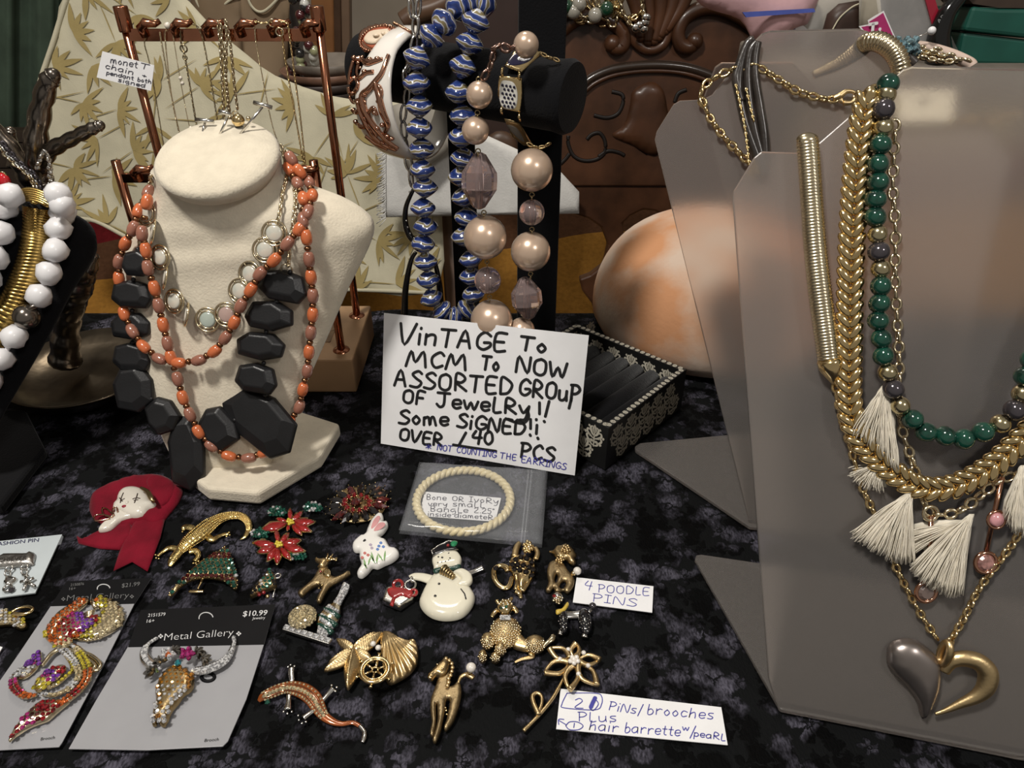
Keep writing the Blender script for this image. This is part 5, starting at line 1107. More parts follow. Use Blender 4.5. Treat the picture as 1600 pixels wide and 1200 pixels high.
m = M(); m.ball(MP.hit(1443, 160, .0065), (.0022, .0006, .0018), 10, 6); obj('dot', m, ink_k, wt)
# crystal and champagne chains on top, pearl headed pin
bcx = thing('blue_crystal_strand', 'short strand of pale blue faceted crystals behind the gold coil collar', 'necklace', MP.hit(1415, 75, -.01)); rn = random.Random(5); m = M()
for k in range(26): gem(m, MP.hit(1398+34*rn.random(), 62+22*rn.random(), -.006+.008*rn.random()), .0022, V((rn.uniform(-1, 1), -1, rn.uniform(0, 1))).normalized(), hgt=1)
obj('crystal_cluster', m, gemmat('blue', (.25, .42, .48)), bcx, smooth=False)
cc = thing('champagne_chain', 'champagne metal chain of mixed links lying over the rear stand, upper right', 'necklace', MP.hit(1450, 80, -.01))
for pth in ([(1420, 74), (1445, 80), (1470, 84), (1490, 88), (1512, 96)], [(1430, 88), (1455, 92), (1475, 96), (1500, 94)], [(1425, 80), (1440, 74), (1465, 78), (1485, 84)]): chain([MP.hit(x, y, -.010) for x, y in cat(pth, 6)], .006, .0044, .0010, palegold, cc)
m = M(); m.tube([MP.hit(x, y, -.012) for x, y in cat([(1418, 72), (1450, 76), (1485, 86), (1512, 98), (1518, 104)], 6)], .0032, 8); obj('cord', m, mat('pale_pink_cord', (.62, .48, .40), .5), cc)
m = M(); m.tube([MP.hit(x, y, -.003) for x, y in cat([(1405, 78), (1418, 88), (1430, 100)], 6)], .0028, 8); obj('leather_end', m, lt, ln_)
hpn = thing('pearl_headed_pin', 'straight pin with white ball head sticking out at the upper right', 'pin', MP.hit(1455, 60, -.004)); a, b = MP.hit(1414, 66, -.004), MP.hit(1456, 48, -.004)
m = M(); m.tube([a, b], .0004, 6); obj('shaft', m, silver, hpn); m = M(); m.ball(b, .0021, 14, 10); obj('head', m, whb, hpn)
# clutter behind the stands, upper right
cl1 = Plane((0, .745, 0), (0, -1, .15)); cl2 = Plane((0, .80, 0), (0, -1, .1)); rk = M()
sh = thing('side_table', 'low cloth-topped side table behind the frosted stands at the right', 'table', (.55, .78, -.75)); m = M(); m.box((.66, .77, .173), (.84, .16, .02)); bevel(obj('tabletop', m, mat('greige_cloth_top', (.20, .17, .14), .9), sh, smooth=False), .003)
for x in (.30, 1.0):
    for y in (.71, .83): m = M(); m.tube([(x, y, .165), (x, y, -.75)], .012, 8); obj('leg', m, bw, sh)
pk = thing('zip_bag', 'clear zip bag with blue seal holding pink cloth, upper right', 'bag', (.27, .80, .105))
m = M(); relief(m, [(1095, -30), (1270, -30), (1268, 30), (1245, 44), (1190, 70), (1160, 30), (1100, 8)], cl1, .02, w=.03, step=.007, tex=lambda u, v, d: .004*sin(70*u+40*v)); obj('pink_cloth', m, mat('pink_fabric', (.58, .36, .38), .8, var=.15, scale=40, bump=.4, bscale=200), pk)
m = M(); m.slab([cl1.hit(x, y, .026) for x, y in [(1160, 19), (1272, 13), (1274, 19), (1166, 27)]], cl1.n, .002); obj('blue_seal', m, mat('blue_plastic', (.07, .10, .38), .3), pk, smooth=False)
plastic = mat('clear_plastic', (.80, .79, .76), .12, trans=.0, alpha=.28, var=.02, coat=.8)
m = M(); relief(m, [(1240, -30), (1350, -30), (1340, 88), (1250, 88)], cl1, .006, w=.02, step=.008, sm=False, base=.0, tex=lambda u, v, d: .003*sin(90*u-60*v)); obj('crumpled_film', m, plastic, pk)
m = M(); relief(m, [(1215, -30), (1420, -30), (1410, 82), (1215, 82)], cl2, .03, w=.05, step=.012, sm=False, tex=lambda u, v, d: .006*sin(30*u+50*v)); tag(obj('beige_cloth', m, mat('beige_linen', (.36, .32, .25), .85, var=.2, scale=30)), 'crumpled beige linen behind the zip bag, upper right', 'cloth')
card('paper_label', 'small white paper label with blue mark beside the zip bag, upper right', 'label', [(1240, 26), (1264, 48), (1224, 60), (1218, 50)], Plane((0, .75, 0), (0, -1, .2)), [('E', 1234, 45, 1242, 45, 8)], ink_b, .001)
m = M(); relief(m, [(1284, 92), (1288, 50), (1296, 22), (1314, 6), (1344, 1), (1344, 92)], Plane((0, .74, 0), (0, -1, .1)), .012, w=.01, step=.004, sm=False); o = tag(obj('leather_pouch', m, mat('dark_brown_leather', (.045, .025, .018), .45, var=.3, scale=50)), 'dark brown curved leather pouch with pale stitching above the rear stand', 'pouch')
m = M(); m.tube([Plane((0, .74, 0), (0, -1, .1)).hit(x, y, .0125) for x, y in cat([(1300, 48), (1312, 28), (1330, 12), (1342, 6)], 5)], .0007, 5); obj('stitching', m, cream, o)
pb = thing('plastic_pouch', 'clear plastic pouch with dark contents, red edge and magenta label, upper right', 'bag', (.42, .72, .1)); pq = Plane((0, .705, 0), (0, -1, .15))
m = M(); relief(m, [(1376, -30), (1440, -30), (1490, 80), (1392, 84), (1382, 40)], pq, .008, w=.02, step=.006, sm=False, tex=lambda u, v, d: .002*sin(100*u)); obj('dark_contents', m, mat('dark_grey_stuffing', (.07, .06, .06), .5, var=.6, scale=50), pb)
m = M(); relief(m, [(1366, -30), (1446, -30), (1500, 84), (1384, 90)], pq, .003, w=.006, step=.008, sm=False, base=.009); obj('film', m, plastic, pb)
m = M(); m.slab([pq.hit(x, y, .014) for x, y in [(1438, -30), (1452, -30), (1486, 78), (1466, 72)]], pq.n, .002); obj('red_edge', m, mat('crimson_plastic', (.32, .01, .03), .25, coat=.4), pb, smooth=False)
m = M(); m.slab([pq.hit(x, y, .0145) for x, y in [(1346, 42), (1360, 40), (1358, 34), (1368, 28), (1380, 20), (1397, 59), (1360, 60)]], pq.n, .001); lb = obj('magenta_label', m, mat('magenta_print', (.42, .03, .15), .4), pb, smooth=False)
m = M(); wpx = [pq.hit(x, y, .0142) for x, y in [(1342, 41), (1358, 38), (1356, 32), (1367, 25), (1381, 17), (1400, 61), (1358, 63)]]; m.slab(wpx, pq.n, .0009); obj('label_border', m, paper, lb, smooth=False)
m = M(); write(m, [('T', 1358, 52, 1370, 50, 14, .2), ('i', 1373, 58, 1377, 57, 13, .2)], pq, .0026, .0168); obj('lettering', m, paper, lb, smooth=False, fixn=False)
bkst = thing('black_tool', 'black curved strap with small grey lettering left of the green box, upper right', 'strap', (.47, .75, .1)); pz = Plane((0, .700, 0), (0, -1, .1))
m = M(); m.tube([pz.hit(x, y) for x, y in cat([(1530, -40), (1500, -5), (1480, 20), (1469, 50), (1466, 70), (1468, 94)], 6)], (.005, .012), 10, flat=(0, -1, 0)); obj('strap_body', m, glb, bkst)
m = M(); write(m, [('ARON', 1468, 36, 1488, 14, 5)], pz, .0006, .0055); obj('lettering', m, mat('grey_print', (.3, .3, .3), .5), bkst, smooth=False, fixn=False)
gx = thing('green_box', 'dark green lidded plastic box at the upper right corner', 'box', (.60, .72, .19)); gr_ = mat('green_plastic_box', (.010, .085, .062), .5, var=.2, scale=20); gy = Plane((0, .705, 0), (.0, -1, .1))
m = M(); m.slab([gy.hit(x, y) for x, y in [(1506, 50), (1640, 66), (1648, 104), (1496, 100)]], gy.n, .08); bevel(obj('box_body', m, gr_, gx, smooth=False), .003)
m = M(); m.slab([gy.hit(x, y, .004) for x, y in [(1520, 10), (1560, 14), (1650, 14), (1650, 64), (1506, 48)]], gy.n, .085); bevel(obj('lid', m, gr_, gx, smooth=False), .003)
m = M(); m.slab([gy.hit(x, y, .002) for x, y in [(1480, -40), (1660, -40), (1660, 14), (1560, 12), (1520, 6)]], gy.n, .05); tag(obj('brown_board', m, mat('dark_board_brown', (.05, .032, .022), .6), smooth=False), 'dark brown board above the green box, upper right corner', 'board')  # slab in one plain dark brown
m = M(); relief(m, [(1482, -30), (1530, -20), (1512, 20), (1498, 60), (1492, 105), (1470, 90), (1476, 40)], Plane((0, .745, 0), (0, -1, .1)), .006, step=.006); tag(obj('grey_sleeve', m, mat('marbled_grey', (.30, .27, .25), .6, var=.5, scale=60)), 'pale mottled grey sleeve left of the green box', 'sleeve')
# ================================================================ pins and cards lying on the cloth
def pxm(x, y): return (onz(x+1, y)-onz(x, y)).length
def body(px, mt, parent, name, hr=.62, seg=12, mod=None, z=0., n=6):
    """rounded limb/body on the cloth: (px, py, half width in px)"""
    P = cat(px, n); pts, R = [], []
    for i, (x, y, w) in enumerate(P):
        r = max(.0003, w*pxm(x, y)); k = 1+(mod(i) if mod else 0); R.append((r*hr*k, r*k)); pts.append(onz(x, y, z+r*hr*.9))
    m = M(); m.tube(pts, R, seg, flat=(0, 0, 1)); return obj(name, m, mt, parent)
def pinthing(name, lab, x, y, grp=None): return thing(name, lab, 'brooch', onz(x, y), grp)
def rel(name, px, h, mt, parent, pl=TAB, **k):
    m = M(); relief(m, px, pl, h, **k); return obj(name, m, mt, parent)
def stones(px, sp, r, cols, parent, z, margin=.0003, holes=(), name='rhinestones', jit=.06, pick=None, hgt=.7):
    pts = hexpts(px, TAB, sp, z, margin, holes, jit); ms_ = {}
    for u, v in pts:
        k = pick(u, v) if pick else random.choice(list(cols)); m = ms_.setdefault(k, M())
        gem(m, V((u, v, z)), r, V((random.uniform(-.35, .35), random.uniform(-.35, .35), 1)).normalized(), rot=random.random(), hgt=hgt)
    for k, m in ms_.items():
        if m.v: obj(name, m, cols[k], parent, smooth=False, fixn=False, kind='stuff')
def ballpx(m, x, y, r, z=None, sq=.8):
    R = r*pxm(x, y); m.ball(onz(x, y, (z if z is not None else R*sq)), (R, R, R*sq), 12, 8)
def single(name, x, y, r, mt, parent, z=None, sq=.9):
    m = M(); ballpx(m, x, y, r, z, sq); return obj(name, m, mt, parent)
wht = gemmat('clear', (.82, .82, .84), .55); grn_ = gemmat('green', (.012, .13, .085), .6); dred = gemmat('garnet', (.12, .008, .008), .7); red_ = gemmat('ruby', (.38, .012, .02), .6); org = gemmat('orange', (.75, .16, .02), .5)
yel = gemmat('yellow', (.72, .60, .05), .5); pur = gemmat('purple', (.25, .06, .50), .5); mag = gemmat('magenta', (.50, .03, .22), .5); cham = gemmat('champagne', (.72, .60, .36), .5); amb = gemmat('amber', (.48, .19, .012), .6); blk_ = gemmat('black', (.015, .012, .012), .3)
pearlw = mat('white_pearl', (.78, .73, .66), .25, coat=1, var=.04)
# ---- pierrot face on red velvet ribbon
rvel = mat('crimson_velvet', (.17, .005, .016), .8, var=.25, scale=60, bump=.4, bscale=900, sheen=.08, spec=.1)
pi_ = pinthing('pierrot_brooch', 'white pierrot face brooch on a looped crimson velvet ribbon', 205, 820)
rel('ribbon_loop', [(139, 788), (142, 774), (155, 762), (172, 752), (190, 747), (212, 742), (232, 739), (252, 741), (270, 750), (284, 763), (280, 778), (272, 790), (262, 802), (252, 814), (238, 818), (220, 815), (190, 822), (172, 815), (158, 815), (146, 808), (140, 798)], .0042, rvel, pi_, w=.007, step=.0028, tex=lambda u, v, d: .0008*sin(260*u+180*v))
rel('ribbon_tail', [(214, 806), (252, 806), (257, 812), (250, 840), (230, 892), (206, 877), (177, 891), (186, 862), (200, 832)], .0014, rvel, pi_, sm=False, w=.002, base=.001)
rel('ribbon_tail', [(119, 836), (128, 841), (136, 838), (155, 828), (178, 812), (205, 810), (206, 836), (187, 858), (155, 856), (122, 848)], .0018, rvel, pi_, sm=False, w=.002, base=.0005)
rel('knot', [(228, 752), (238, 742), (256, 744), (274, 756), (270, 776), (250, 790), (236, 770)], .003, rvel, pi_, base=.0025, w=.004)
porc = mat('white_porcelain', (.68, .64, .56), .2, coat=.3, var=.03)
rel('neck', [(186, 796), (205, 803), (214, 806), (190, 812), (172, 826), (154, 829), (158, 820), (172, 808)], .003, porc, pi_, base=.0025, w=.002)
fh = rel('head', [(181, 781), (183, 772), (190, 764), (201, 760), (213, 760), (224, 764), (232, 772), (236, 780), (243, 784), (240, 790), (233, 794), (226, 801), (216, 805), (204, 805), (193, 802), (185, 797), (176, 794), (176, 787)], .006, porc, pi_, base=.0025, w=.008, step=.0011)
SF = Surf([fh], Plane((0, 0, .0105), (0, 0, 1)))
m = M()
for px in ([(187, 778), (190, 781), (195, 779)], [(193, 770), (190, 777), (188, 786)], [(207, 780), (213, 778), (219, 779)], [(215, 771), (213, 778), (210, 786)], [(188, 782), (192, 783)], [(209, 782), (216, 781)]): m.tube([SF.hit(x, y, .0001) for x, y in cat(px, 4)], .00032, 5)
obj('eye_makeup', m, mat('brown_paint', (.03, .015, .01), .4), pi_)
m = M(); m.ball(SF.hit(194, 791, 0), (.0015, .0010, .0007), 10, 6); obj('lips', m, mat('dark_red_paint', (.28, .01, .03), .3), pi_)
m = M(); m.ball(SF.hit(199, 786, -.0006), (.0010, .0014, .0014), 10, 6); obj('nose', m, porc, pi_)
m = M(); m.tube([SF.hit(x, y, .0003) for x, y in cat([(220, 762), (230, 768), (236, 778), (240, 784)], 4)], [.0008, .0014, .0016, .0008], 8); obj('hair_band', m, oldgold, pi_)
m = M()
for l in ([(178, 806), (168, 796), (160, 794), (162, 804), (176, 808)], [(176, 808), (160, 804), (148, 806), (150, 814), (172, 810)], [(178, 806), (176, 796), (182, 792), (184, 800)]): m.tube([onz(x, y, .006) for x, y in cat(l, 5)], .0005, 6)
obj('wire_bow', m, rosegold, pi_)
# ---- alligator
al = pinthing('alligator_brooch', 'bright gold alligator brooch with curled tail', 320, 840); alg = mat('bright_alligator_gold', (.86, .66, .28), .25, 1, bump=.5, bscale=500, var=.25, scale=300)
alb = body([(265, 885, 3), (268, 879, 6), (273, 871, 8), (281, 861, 8.5), (294, 847, 13), (310, 834, 15), (325, 822, 14), (340, 812, 10), (356, 806, 8), (374, 806, 7.5), (386, 814, 6), (389, 826, 5), (383, 838, 3.5), (375, 843, 1)], alg, al, 'body', .55, 16, lambda i: .045*sin(i*2.1), n=9)
for L in ([(280, 858, 5), (266, 856, 5), (256, 861, 3.5), (246, 869, 3)], [(296, 862, 5), (306, 861, 5.5), (310, 869, 4), (304, 877, 4)], [(306, 828, 5), (296, 824, 6), (288, 824, 5), (287, 829, 3)], [(322, 836, 6), (331, 843, 6), (340, 839, 4), (350, 835, 3), (357, 834, 2.5)]): body(L, alg, al, 'leg', .6)
m = M()
for x, y in ((244, 872), (248, 873), (243, 867), (302, 880), (306, 880), (310, 877), (359, 836), (358, 832), (354, 838), (285, 831)): ballpx(m, x, y, 1.8, .0012)
for x, y in ((267, 872), (276, 873)): ballpx(m, x, y, 2.2, .0052)
obj('claws', m, alg, al)
ALS = Surf([alb], Plane((0, 0, .003), (0, 0, 1))); m = M(); P = cat([(283, 860), (296, 846), (311, 834), (325, 822), (340, 812), (356, 806), (374, 806), (386, 815), (388, 828)], 7)
for i, (x, y) in enumerate(P):
    w = interp([6, 12, 14, 13, 9, 7, 6, 5, 3], i/(len(P)-1)); dx, dy = P[min(i+1, len(P)-1)][0]-P[max(i-1, 0)][0], P[min(i+1, len(P)-1)][1]-P[max(i-1, 0)][1]; l = hypot(dx, dy)
    for s in (-.8, -.5, -.17, .17, .5, .8): m.ball(ALS.hit(x-dy/l*w*s, y+dx/l*w*s, 0), (.00055, .00055, .00045), 6, 4)
obj('scales', m, alg, al, kind='stuff')
# ---- poinsettias
po = pinthing('poinsettia_brooch', 'twin red enamel poinsettia brooch with gold rims and green stone leaves', 440, 838); ren = mat('red_enamel', (.30, .014, .014), .12, coat=.9, var=.3, scale=200)
def petal(c, t, wd, z, h=.0018):
    dx, dy = t[0]-c[0], t[1]-c[1]; nx, ny = -dy, dx
    def o(k, w_): return [(c[0]+dx*a*k+(1-k)*dx*.5+nx*b*w_, c[1]+dy*a*k+(1-k)*dy*.5+ny*b*w_*.85) for a, b in ((.04, 0), (.3, .7), (.6, 1), (.85, .55), (1, 0), (.85, -.55), (.6, -1), (.3, -.7))]
    g = rel('petal_rim', o(1, wd), h, gold, po, base=z, w=.001, step=.0018, n=2); rel('petal', o(.84, wd*.78), h*.75, ren, po, base=z+h*.62, w=.0016, step=.0015, n=2)
for c, T, z in (((453, 815), [(406, 827), (430, 809), (453, 792), (474, 797), (494, 814), (488, 830), (472, 836), (448, 829)], .001), ((435, 850), [(393, 847), (400, 863), (416, 877), (432, 882), (455, 875), (478, 860), (472, 842), (452, 831), (431, 826)], .002)):
    for t in T: petal(c, t, .21, z)
    m = M()
    for k in range(9): a = k*2.4; ballpx(m, c[0]+(k**.5)*1.9*cos(a), c[1]+(k**.5)*1.6*sin(a), 2.4, z+.0036)
    obj('stamens', m, mat('yellow_enamel', (.62, .48, .04), .2, coat=.6), po)
for x, y, a in ((432, 800, .8), (488, 793, -.3), (405, 834, .1), (466, 869, .7)): stones([(x-14, y-4), (x, y-9), (x+13, y-5), (x+14, y+4), (x, y+8), (x-13, y+5)], .0020, .0011, {0: grn_, 1: grn_, 2: wht}, po, .0016, 0, pick=lambda u, v: random.choice([0, 0, 0, 2]))
# ---- garnet cluster
ga = pinthing('garnet_brooch', 'oval dark red garnet coloured stone brooch with marquise stones and gold prongs', 560, 787)
rel('backing', [(520, 792), (530, 768), (556, 760), (590, 764), (604, 784), (592, 806), (560, 816), (532, 812)], .001, oldgold, ga, w=.002, base=.0005)
def marq(m, x, y, L_, W2, ang, z, g=None):
    s = pxm(x, y); p = onz(x, y, z); vs = []; q = Matrix.Rotation(ang, 3, 'Z')
    ring = [(1, 0), (.55, .75), (0, 1), (-.55, .75), (-1, 0), (-.55, -.75), (0, -1), (.55, -.75)]
    for k, zz in ((1, 0), (.95, .0008), (.5, .0022)): vs += [p+q @ V((a*L_*s*k, b*W2*s*k, zz)) for a, b in ring]
    m.add(vs, [tuple(range(16, 24))]+[(b+k, b+(k+1) % 8, b+8+(k+1) % 8, b+8+k) for b in (0, 8) for k in range(8)])
    if g is not None:
        for k in range(6):
            a = k*pi/3; g.ball(p+q @ V((L_*s*1.02*cos(a), W2*s*1.05*sin(a), .0008)), .0004, 6, 4)
gpr = M()
for k in range(16):
    a = 2*pi*k/16; m = M(); big = 15 if k % 4 else 13; x = 560+37*cos(a)+4*sin(a); y = 787-22*sin(a)-5*cos(a); marq(m, x, y, big, 6.2, atan2(sin(a)*22*1.4+5*cos(a), cos(a)*37), .0022, gpr); obj('marquise_stone', m, dred if k % 5 == 0 else blk_, ga, smooth=False)
for k in range(12):
    a = 2*pi*k/12+.2; m = M(); marq(m, 558+20*cos(a), 787-12*sin(a), 5, 3.6, a, .003, gpr); obj('square_stone', m, red_, ga, smooth=False)
m = M(); marq(m, 556, 785, 9, 8, .6, .0032, gpr); obj('centre_stone', m, dred, ga, smooth=False); obj('prongs', gpr, gold, ga, kind='stuff')
# ---- ivory bangle in zip bag with note
bg = thing('zip_bag', 'clear zip bag holding a twisted ivory bangle and a handwritten note, below the sign', 'bag', onz(740, 790))
film = mat('bag_film', (.60, .62, .66), .16, alpha=.13, var=.1, scale=90, coat=.4, bump=.4, bscale=60)
BP = [(655, 722), (856, 735), (847, 850), (623, 828)]
rel('bag_back', BP, .0004, film, bg, sm=False, w=.003, base=.0003, step=.006)
bgt = thing('ivory_bangle', 'rope-twisted ivory coloured bangle inside the clear zip bag', 'bracelet', onz(724, 782)); e0, e1, e2_, e3 = onz(643, 784, .003), onz(805, 784, .003), onz(724, 731, .003), onz(724, 838, .003)
bc0 = V(((e0.x+e1.x)/2, (e2_.y+e3.y)/2, .0034)); ra, rb = (e1.x-e0.x)/2-.003, (e2_.y-e3.y)/2-.003
for s in (0, 1):
    m = M(); P = []
    for k in range(361):
        a = 2*pi*k/360; tw = a*22+s*pi; P.append(bc0+V(((ra+.0011*cos(tw))*cos(a), (rb+.0011*cos(tw))*sin(a), .0011*sin(tw))))
    m.tube(P[:-1], .0018, 8, closed=True); obj('twisted_strand', m, ivory, bgt)
nt = card('paper_note', 'small handwritten paper note inside the zip bag, within the bangle', 'label', [(663, 768), (783, 778), (774, 815), (655, 806)], TAB, [('Bone', 666, 780, 697, 782, 8), ('OR', 706, 782, 724, 784, 7), ('IvoRy', 733, 784, 779, 787, 8), ('very', 669, 790, 699, 791, 7), ('smaLL', 707, 791, 757, 793, 8), ('BangLe', 672, 799, 731, 801, 8), ('2.25"', 741, 801, 772, 803, 8), ('inside', 668, 806, 704, 808, 7), ('diameteR', 710, 808, 770, 812, 7)], ink_g, .00045, th=.0003, off=.0014)
rel('bag_front', BP, .0062, film, bg, sm=False, w=.005, base=.0006, edge=.04, step=.0022, tex=lambda u, v, d: .0005*sin(260*u+140*v)*min(1, d/.01), z0=0)
for dx in (0, 5): m = M(); m.tube([onz(826+dx, 734, .0065), onz(814+dx, 848, .0065)], .0006, 6); obj('zip_ridge', m, film, bg)
# ---- rabbit
rb_ = pinthing('rabbit_brooch', 'white ceramic rabbit brooch painted with pink and blue flowers', 585, 855)
RO = [(551, 855), (553, 846), (562, 838), (571, 834), (575, 824), (581, 812), (589, 803), (596, 802), (599, 809), (597, 816), (603, 814), (606, 820), (600, 830), (592, 838), (602, 843), (608, 853), (614, 856), (620, 858), (623, 866), (614, 875), (601, 881), (590, 886), (582, 885), (575, 893), (566, 900), (559, 898), (559, 892), (565, 881), (562, 870), (562, 861), (555, 860)]
ro = rel('rabbit_body', RO, .0042, mat('white_ceramic', (.80, .78, .74), .3, coat=.4, var=.03), rb_, w=.0022, edge=.55, step=.0016); PT = Plane((0, 0, .0043), (0, 0, 1))
def paint(nm, px, c, par, z=.0001): m = M(); m.slab([PT.hit(x, y, z) for x, y in cat(px, 3, True)], V((0, 0, 1)), .0002); obj(nm, m, mat('paint_'+nm+str(c), c, .5), par, smooth=False)
paint('ear_lining', [(580, 826), (583, 814), (590, 806), (594, 808), (590, 818)], (.62, .30, .30), rb_); paint('ear_lining', [(584, 829), (591, 818), (599, 816), (602, 820), (594, 827)], (.62, .30, .30), rb_)
paint('eye', [(567, 845), (570, 842), (572, 844), (569, 846)], (.01, .01, .01), rb_)
for x, y, c in ((566, 871, 0), (570, 864, 0), (575, 867, 0), (592, 853, 1), (595, 848, 1), (599, 854, 1), (590, 858, 1), (579, 851, 2), (581, 856, 2)): paint('flower', [(x-2.6, y), (x, y-2.2), (x+2.6, y), (x, y+2.2)], [(.52, .16, .14), (.12, .22, .50), (.42, .36, .45)][c], rb_)
for a, b in (((572, 888), (568, 872)), ((575, 882), (579, 870)), ((586, 880), (578, 866)), ((588, 880), (590, 866)), ((598, 876), (590, 864)), ((600, 876), (602, 860)), ((573, 887), (568, 880)), ((584, 878), (580, 862))): paint('leaf', [a, ((a[0]+b[0])/2-1.3, (a[1]+b[1])/2), b, ((a[0]+b[0])/2+1.6, (a[1]+b[1])/2)], (.22, .38, .15), rb_)
# ---- snowman
sn = pinthing('snowman_brooch', 'cream enamel snowman brooch with black hat and dangling red ribboned gift', 698, 915); ce = mat('cream_enamel', (.76, .72, .58), .16, coat=.7, var=.05); dke = mat('hat_black_enamel', (.008, .008, .010), .12, coat=.6); dgr = mat('scarf_enamel', (.01, .05, .035), .2, coat=.5)
rel('snow_body', [(671, 903), (662, 918), (655, 937), (661, 951), (676, 962), (697, 966), (720, 962), (735, 949), (742, 932), (737, 918), (727, 905), (712, 893), (695, 889), (680, 893)], .005, ce, sn, w=.006, base=.001, edge=.25)
rel('snow_head', [(675, 873), (679, 866), (694, 861), (712, 860), (720, 868), (721, 876), (716, 884), (697, 887), (680, 889), (677, 882)], .0035, ce, sn, w=.004, base=.0035)
rel('hat', [(674, 860), (686, 852), (701, 845), (709, 846), (711, 855), (717, 860), (700, 862), (678, 869)], .002, dke, sn, base=.005, sm=False, w=.001)
m = M(); m.tube([onz(x, y, .0072) for x, y in [(676, 866), (674, 860), (686, 852), (701, 845), (709, 846)]], .0004, 6); m.tube([onz(x, y, .0068) for x, y in [(676, 869), (696, 861), (716, 859)]], .0004, 6); obj('hat_trim', m, silver, sn)
rel('holly_leaf', [(704, 848), (709, 844), (715, 846), (712, 852), (706, 853)], .001, mat('holly_green', (.02, .22, .09), .15, coat=.6), sn, base=.0068, step=.0008); single('holly_berry', 700, 852, 2.5, ren, sn, .0075)
rel('scarf', [(677, 889), (690, 886), (705, 885), (718, 881), (719, 886), (706, 890), (692, 891), (680, 895)], .0012, dgr, sn, base=.0062, w=.0008)
body([(674, 906, 9), (660, 902, 8), (648, 901, 7), (641, 904, 6)], ce, sn, 'arm', .5, z=.0008); rel('arm', [(708, 893), (722, 888), (736, 896), (738, 908), (728, 916), (713, 914), (720, 904), (714, 897)], .0026, ce, sn, base=.0045, w=.002)
body([(732, 896, 5), (743, 892, 4), (754, 887, 5)], silver, sn, 'twig_hand', .5, z=.002)
m = M()
for k in range(6): m.torus(onz(693+k*3, 890+k*2.2, .0075), (.0026-.0003*k), .0006, frame(V((0, 0, 1)), V((1, -.8, 0))), 14, 6)
obj('cinnamon_horn', m, oldgold, sn)
m = M()
for x, y, r in ((685, 870, 1.4), (691, 871, 1.8), (703, 872, 1.4), (684, 879, 1), (690, 878, 1), (696, 877, 1), (701, 875, 1), (701, 864, 1.2)): ballpx(m, x, y, r, .0071)
for x, y, r in ((686, 912, 2), (680, 931, 2.2)): ballpx(m, x, y, r, .0062)
m.tube([onz(x, y, .0060) for x, y in [(720, 920), (726, 928), (728, 936)]], .0004, 5); obj('dots', m, dke, sn)
gf = rel('gift_box', [(604, 919), (597, 940), (625, 951), (645, 937), (651, 925), (628, 916)], .004, silver, sn, sm=False, w=.001, base=.0008)
rel('gift_ribbon', [(606, 919), (627, 918), (645, 924), (640, 934), (628, 930), (618, 934), (608, 930)], .0012, ren, gf, base=.0046, w=.0008); rel('gift_ribbon', [(613, 932), (619, 933), (614, 947), (609, 945)], .001, ren, gf, base=.0046, sm=False)
m = M(); m.torus(onz(622, 914, .006), .0024, .0009, frame(V((1, .3, 0)), V((0, -.6, .8))), 16, 8); m.torus(onz(646, 926, .005), .0017, .0008, frame(V((1, .3, 0)), V((0, -.3, 1))), 16, 8); obj('gift_bow', m, ren, gf)
m = M(); m.torus(onz(641, 914, .005), .0028, .0006, frame(V((1, 0, 0)), V((0, -.2, 1)))); m.torus(onz(644, 906, .005), .0016, .0005, frame(V((0, 1, 0)), V((1, -.2, .3)))); obj('jump_ring', m, silver, sn)
# ---- christmas trees
xt = pinthing('christmas_tree_brooch', 'large curved christmas tree brooch paved with green and dark red stones', 325, 890)
XO = [(351, 854), (360, 865), (366, 882), (370, 898), (371, 914), (366, 919), (356, 911), (345, 905), (327, 902), (312, 902), (297, 906), (282, 915), (266, 930), (265, 926), (275, 914), (287, 902), (307, 882), (330, 867), (344, 860)]
rel('tree_plate', XO, .0035, oldgold, xt, w=.003, base=.0015, edge=.3)
stones(XO, .0026, .0013, {0: grn_, 1: dred, 2: wht}, xt, .0048, .0004, pick=lambda u, v: (1 if int((v+.02*u)*190) % 3 == 0 else 0) if random.random() > .05 else 2)
m = M(); ol = cat(XO, 2, True)
for x, y in ol: ballpx(m, x, y, 1.4, .0036)
obj('gold_prongs', m, gold, xt, kind='stuff')
body([(317, 903, 2), (313, 912, 1.6), (309, 920, 1.6)], gold, xt, 'trunk', .6, z=.002); body([(296, 924, 2.5), (306, 924, 3), (318, 924, 2.5)], gold, xt, 'tree_foot', .6, z=.001)
xs = pinthing('christmas_tree_brooch', 'small green stoned christmas tree brooch right of the large tree brooch', 412, 912)
XS = [(421, 888), (428, 895), (431, 906), (431, 915), (415, 921), (404, 926), (392, 931), (390, 927), (396, 916), (406, 905), (414, 896)]
rel('tree_plate', XS, .0045, oldgold, xs, w=.004, base=.001); stones(XS, .0023, .0011, {0: grn_, 1: wht, 2: blk_}, xs, .0052, .0006, pick=lambda u, v: random.choice([0, 0, 1, 2]))
for x, y in ((405, 929), (418, 932), (412, 926)): single('small_drop', x, y, 3.4, red_ if y < 930 else gold, xs, .003)
m = M(); m.tube([onz(431, 905, .002), onz(430, 920, .001), onz(426, 934, .001)], .0004, 6); m.torus(onz(434, 900, .003), .0016, .0005); obj('pin_back', m, silver, xs)
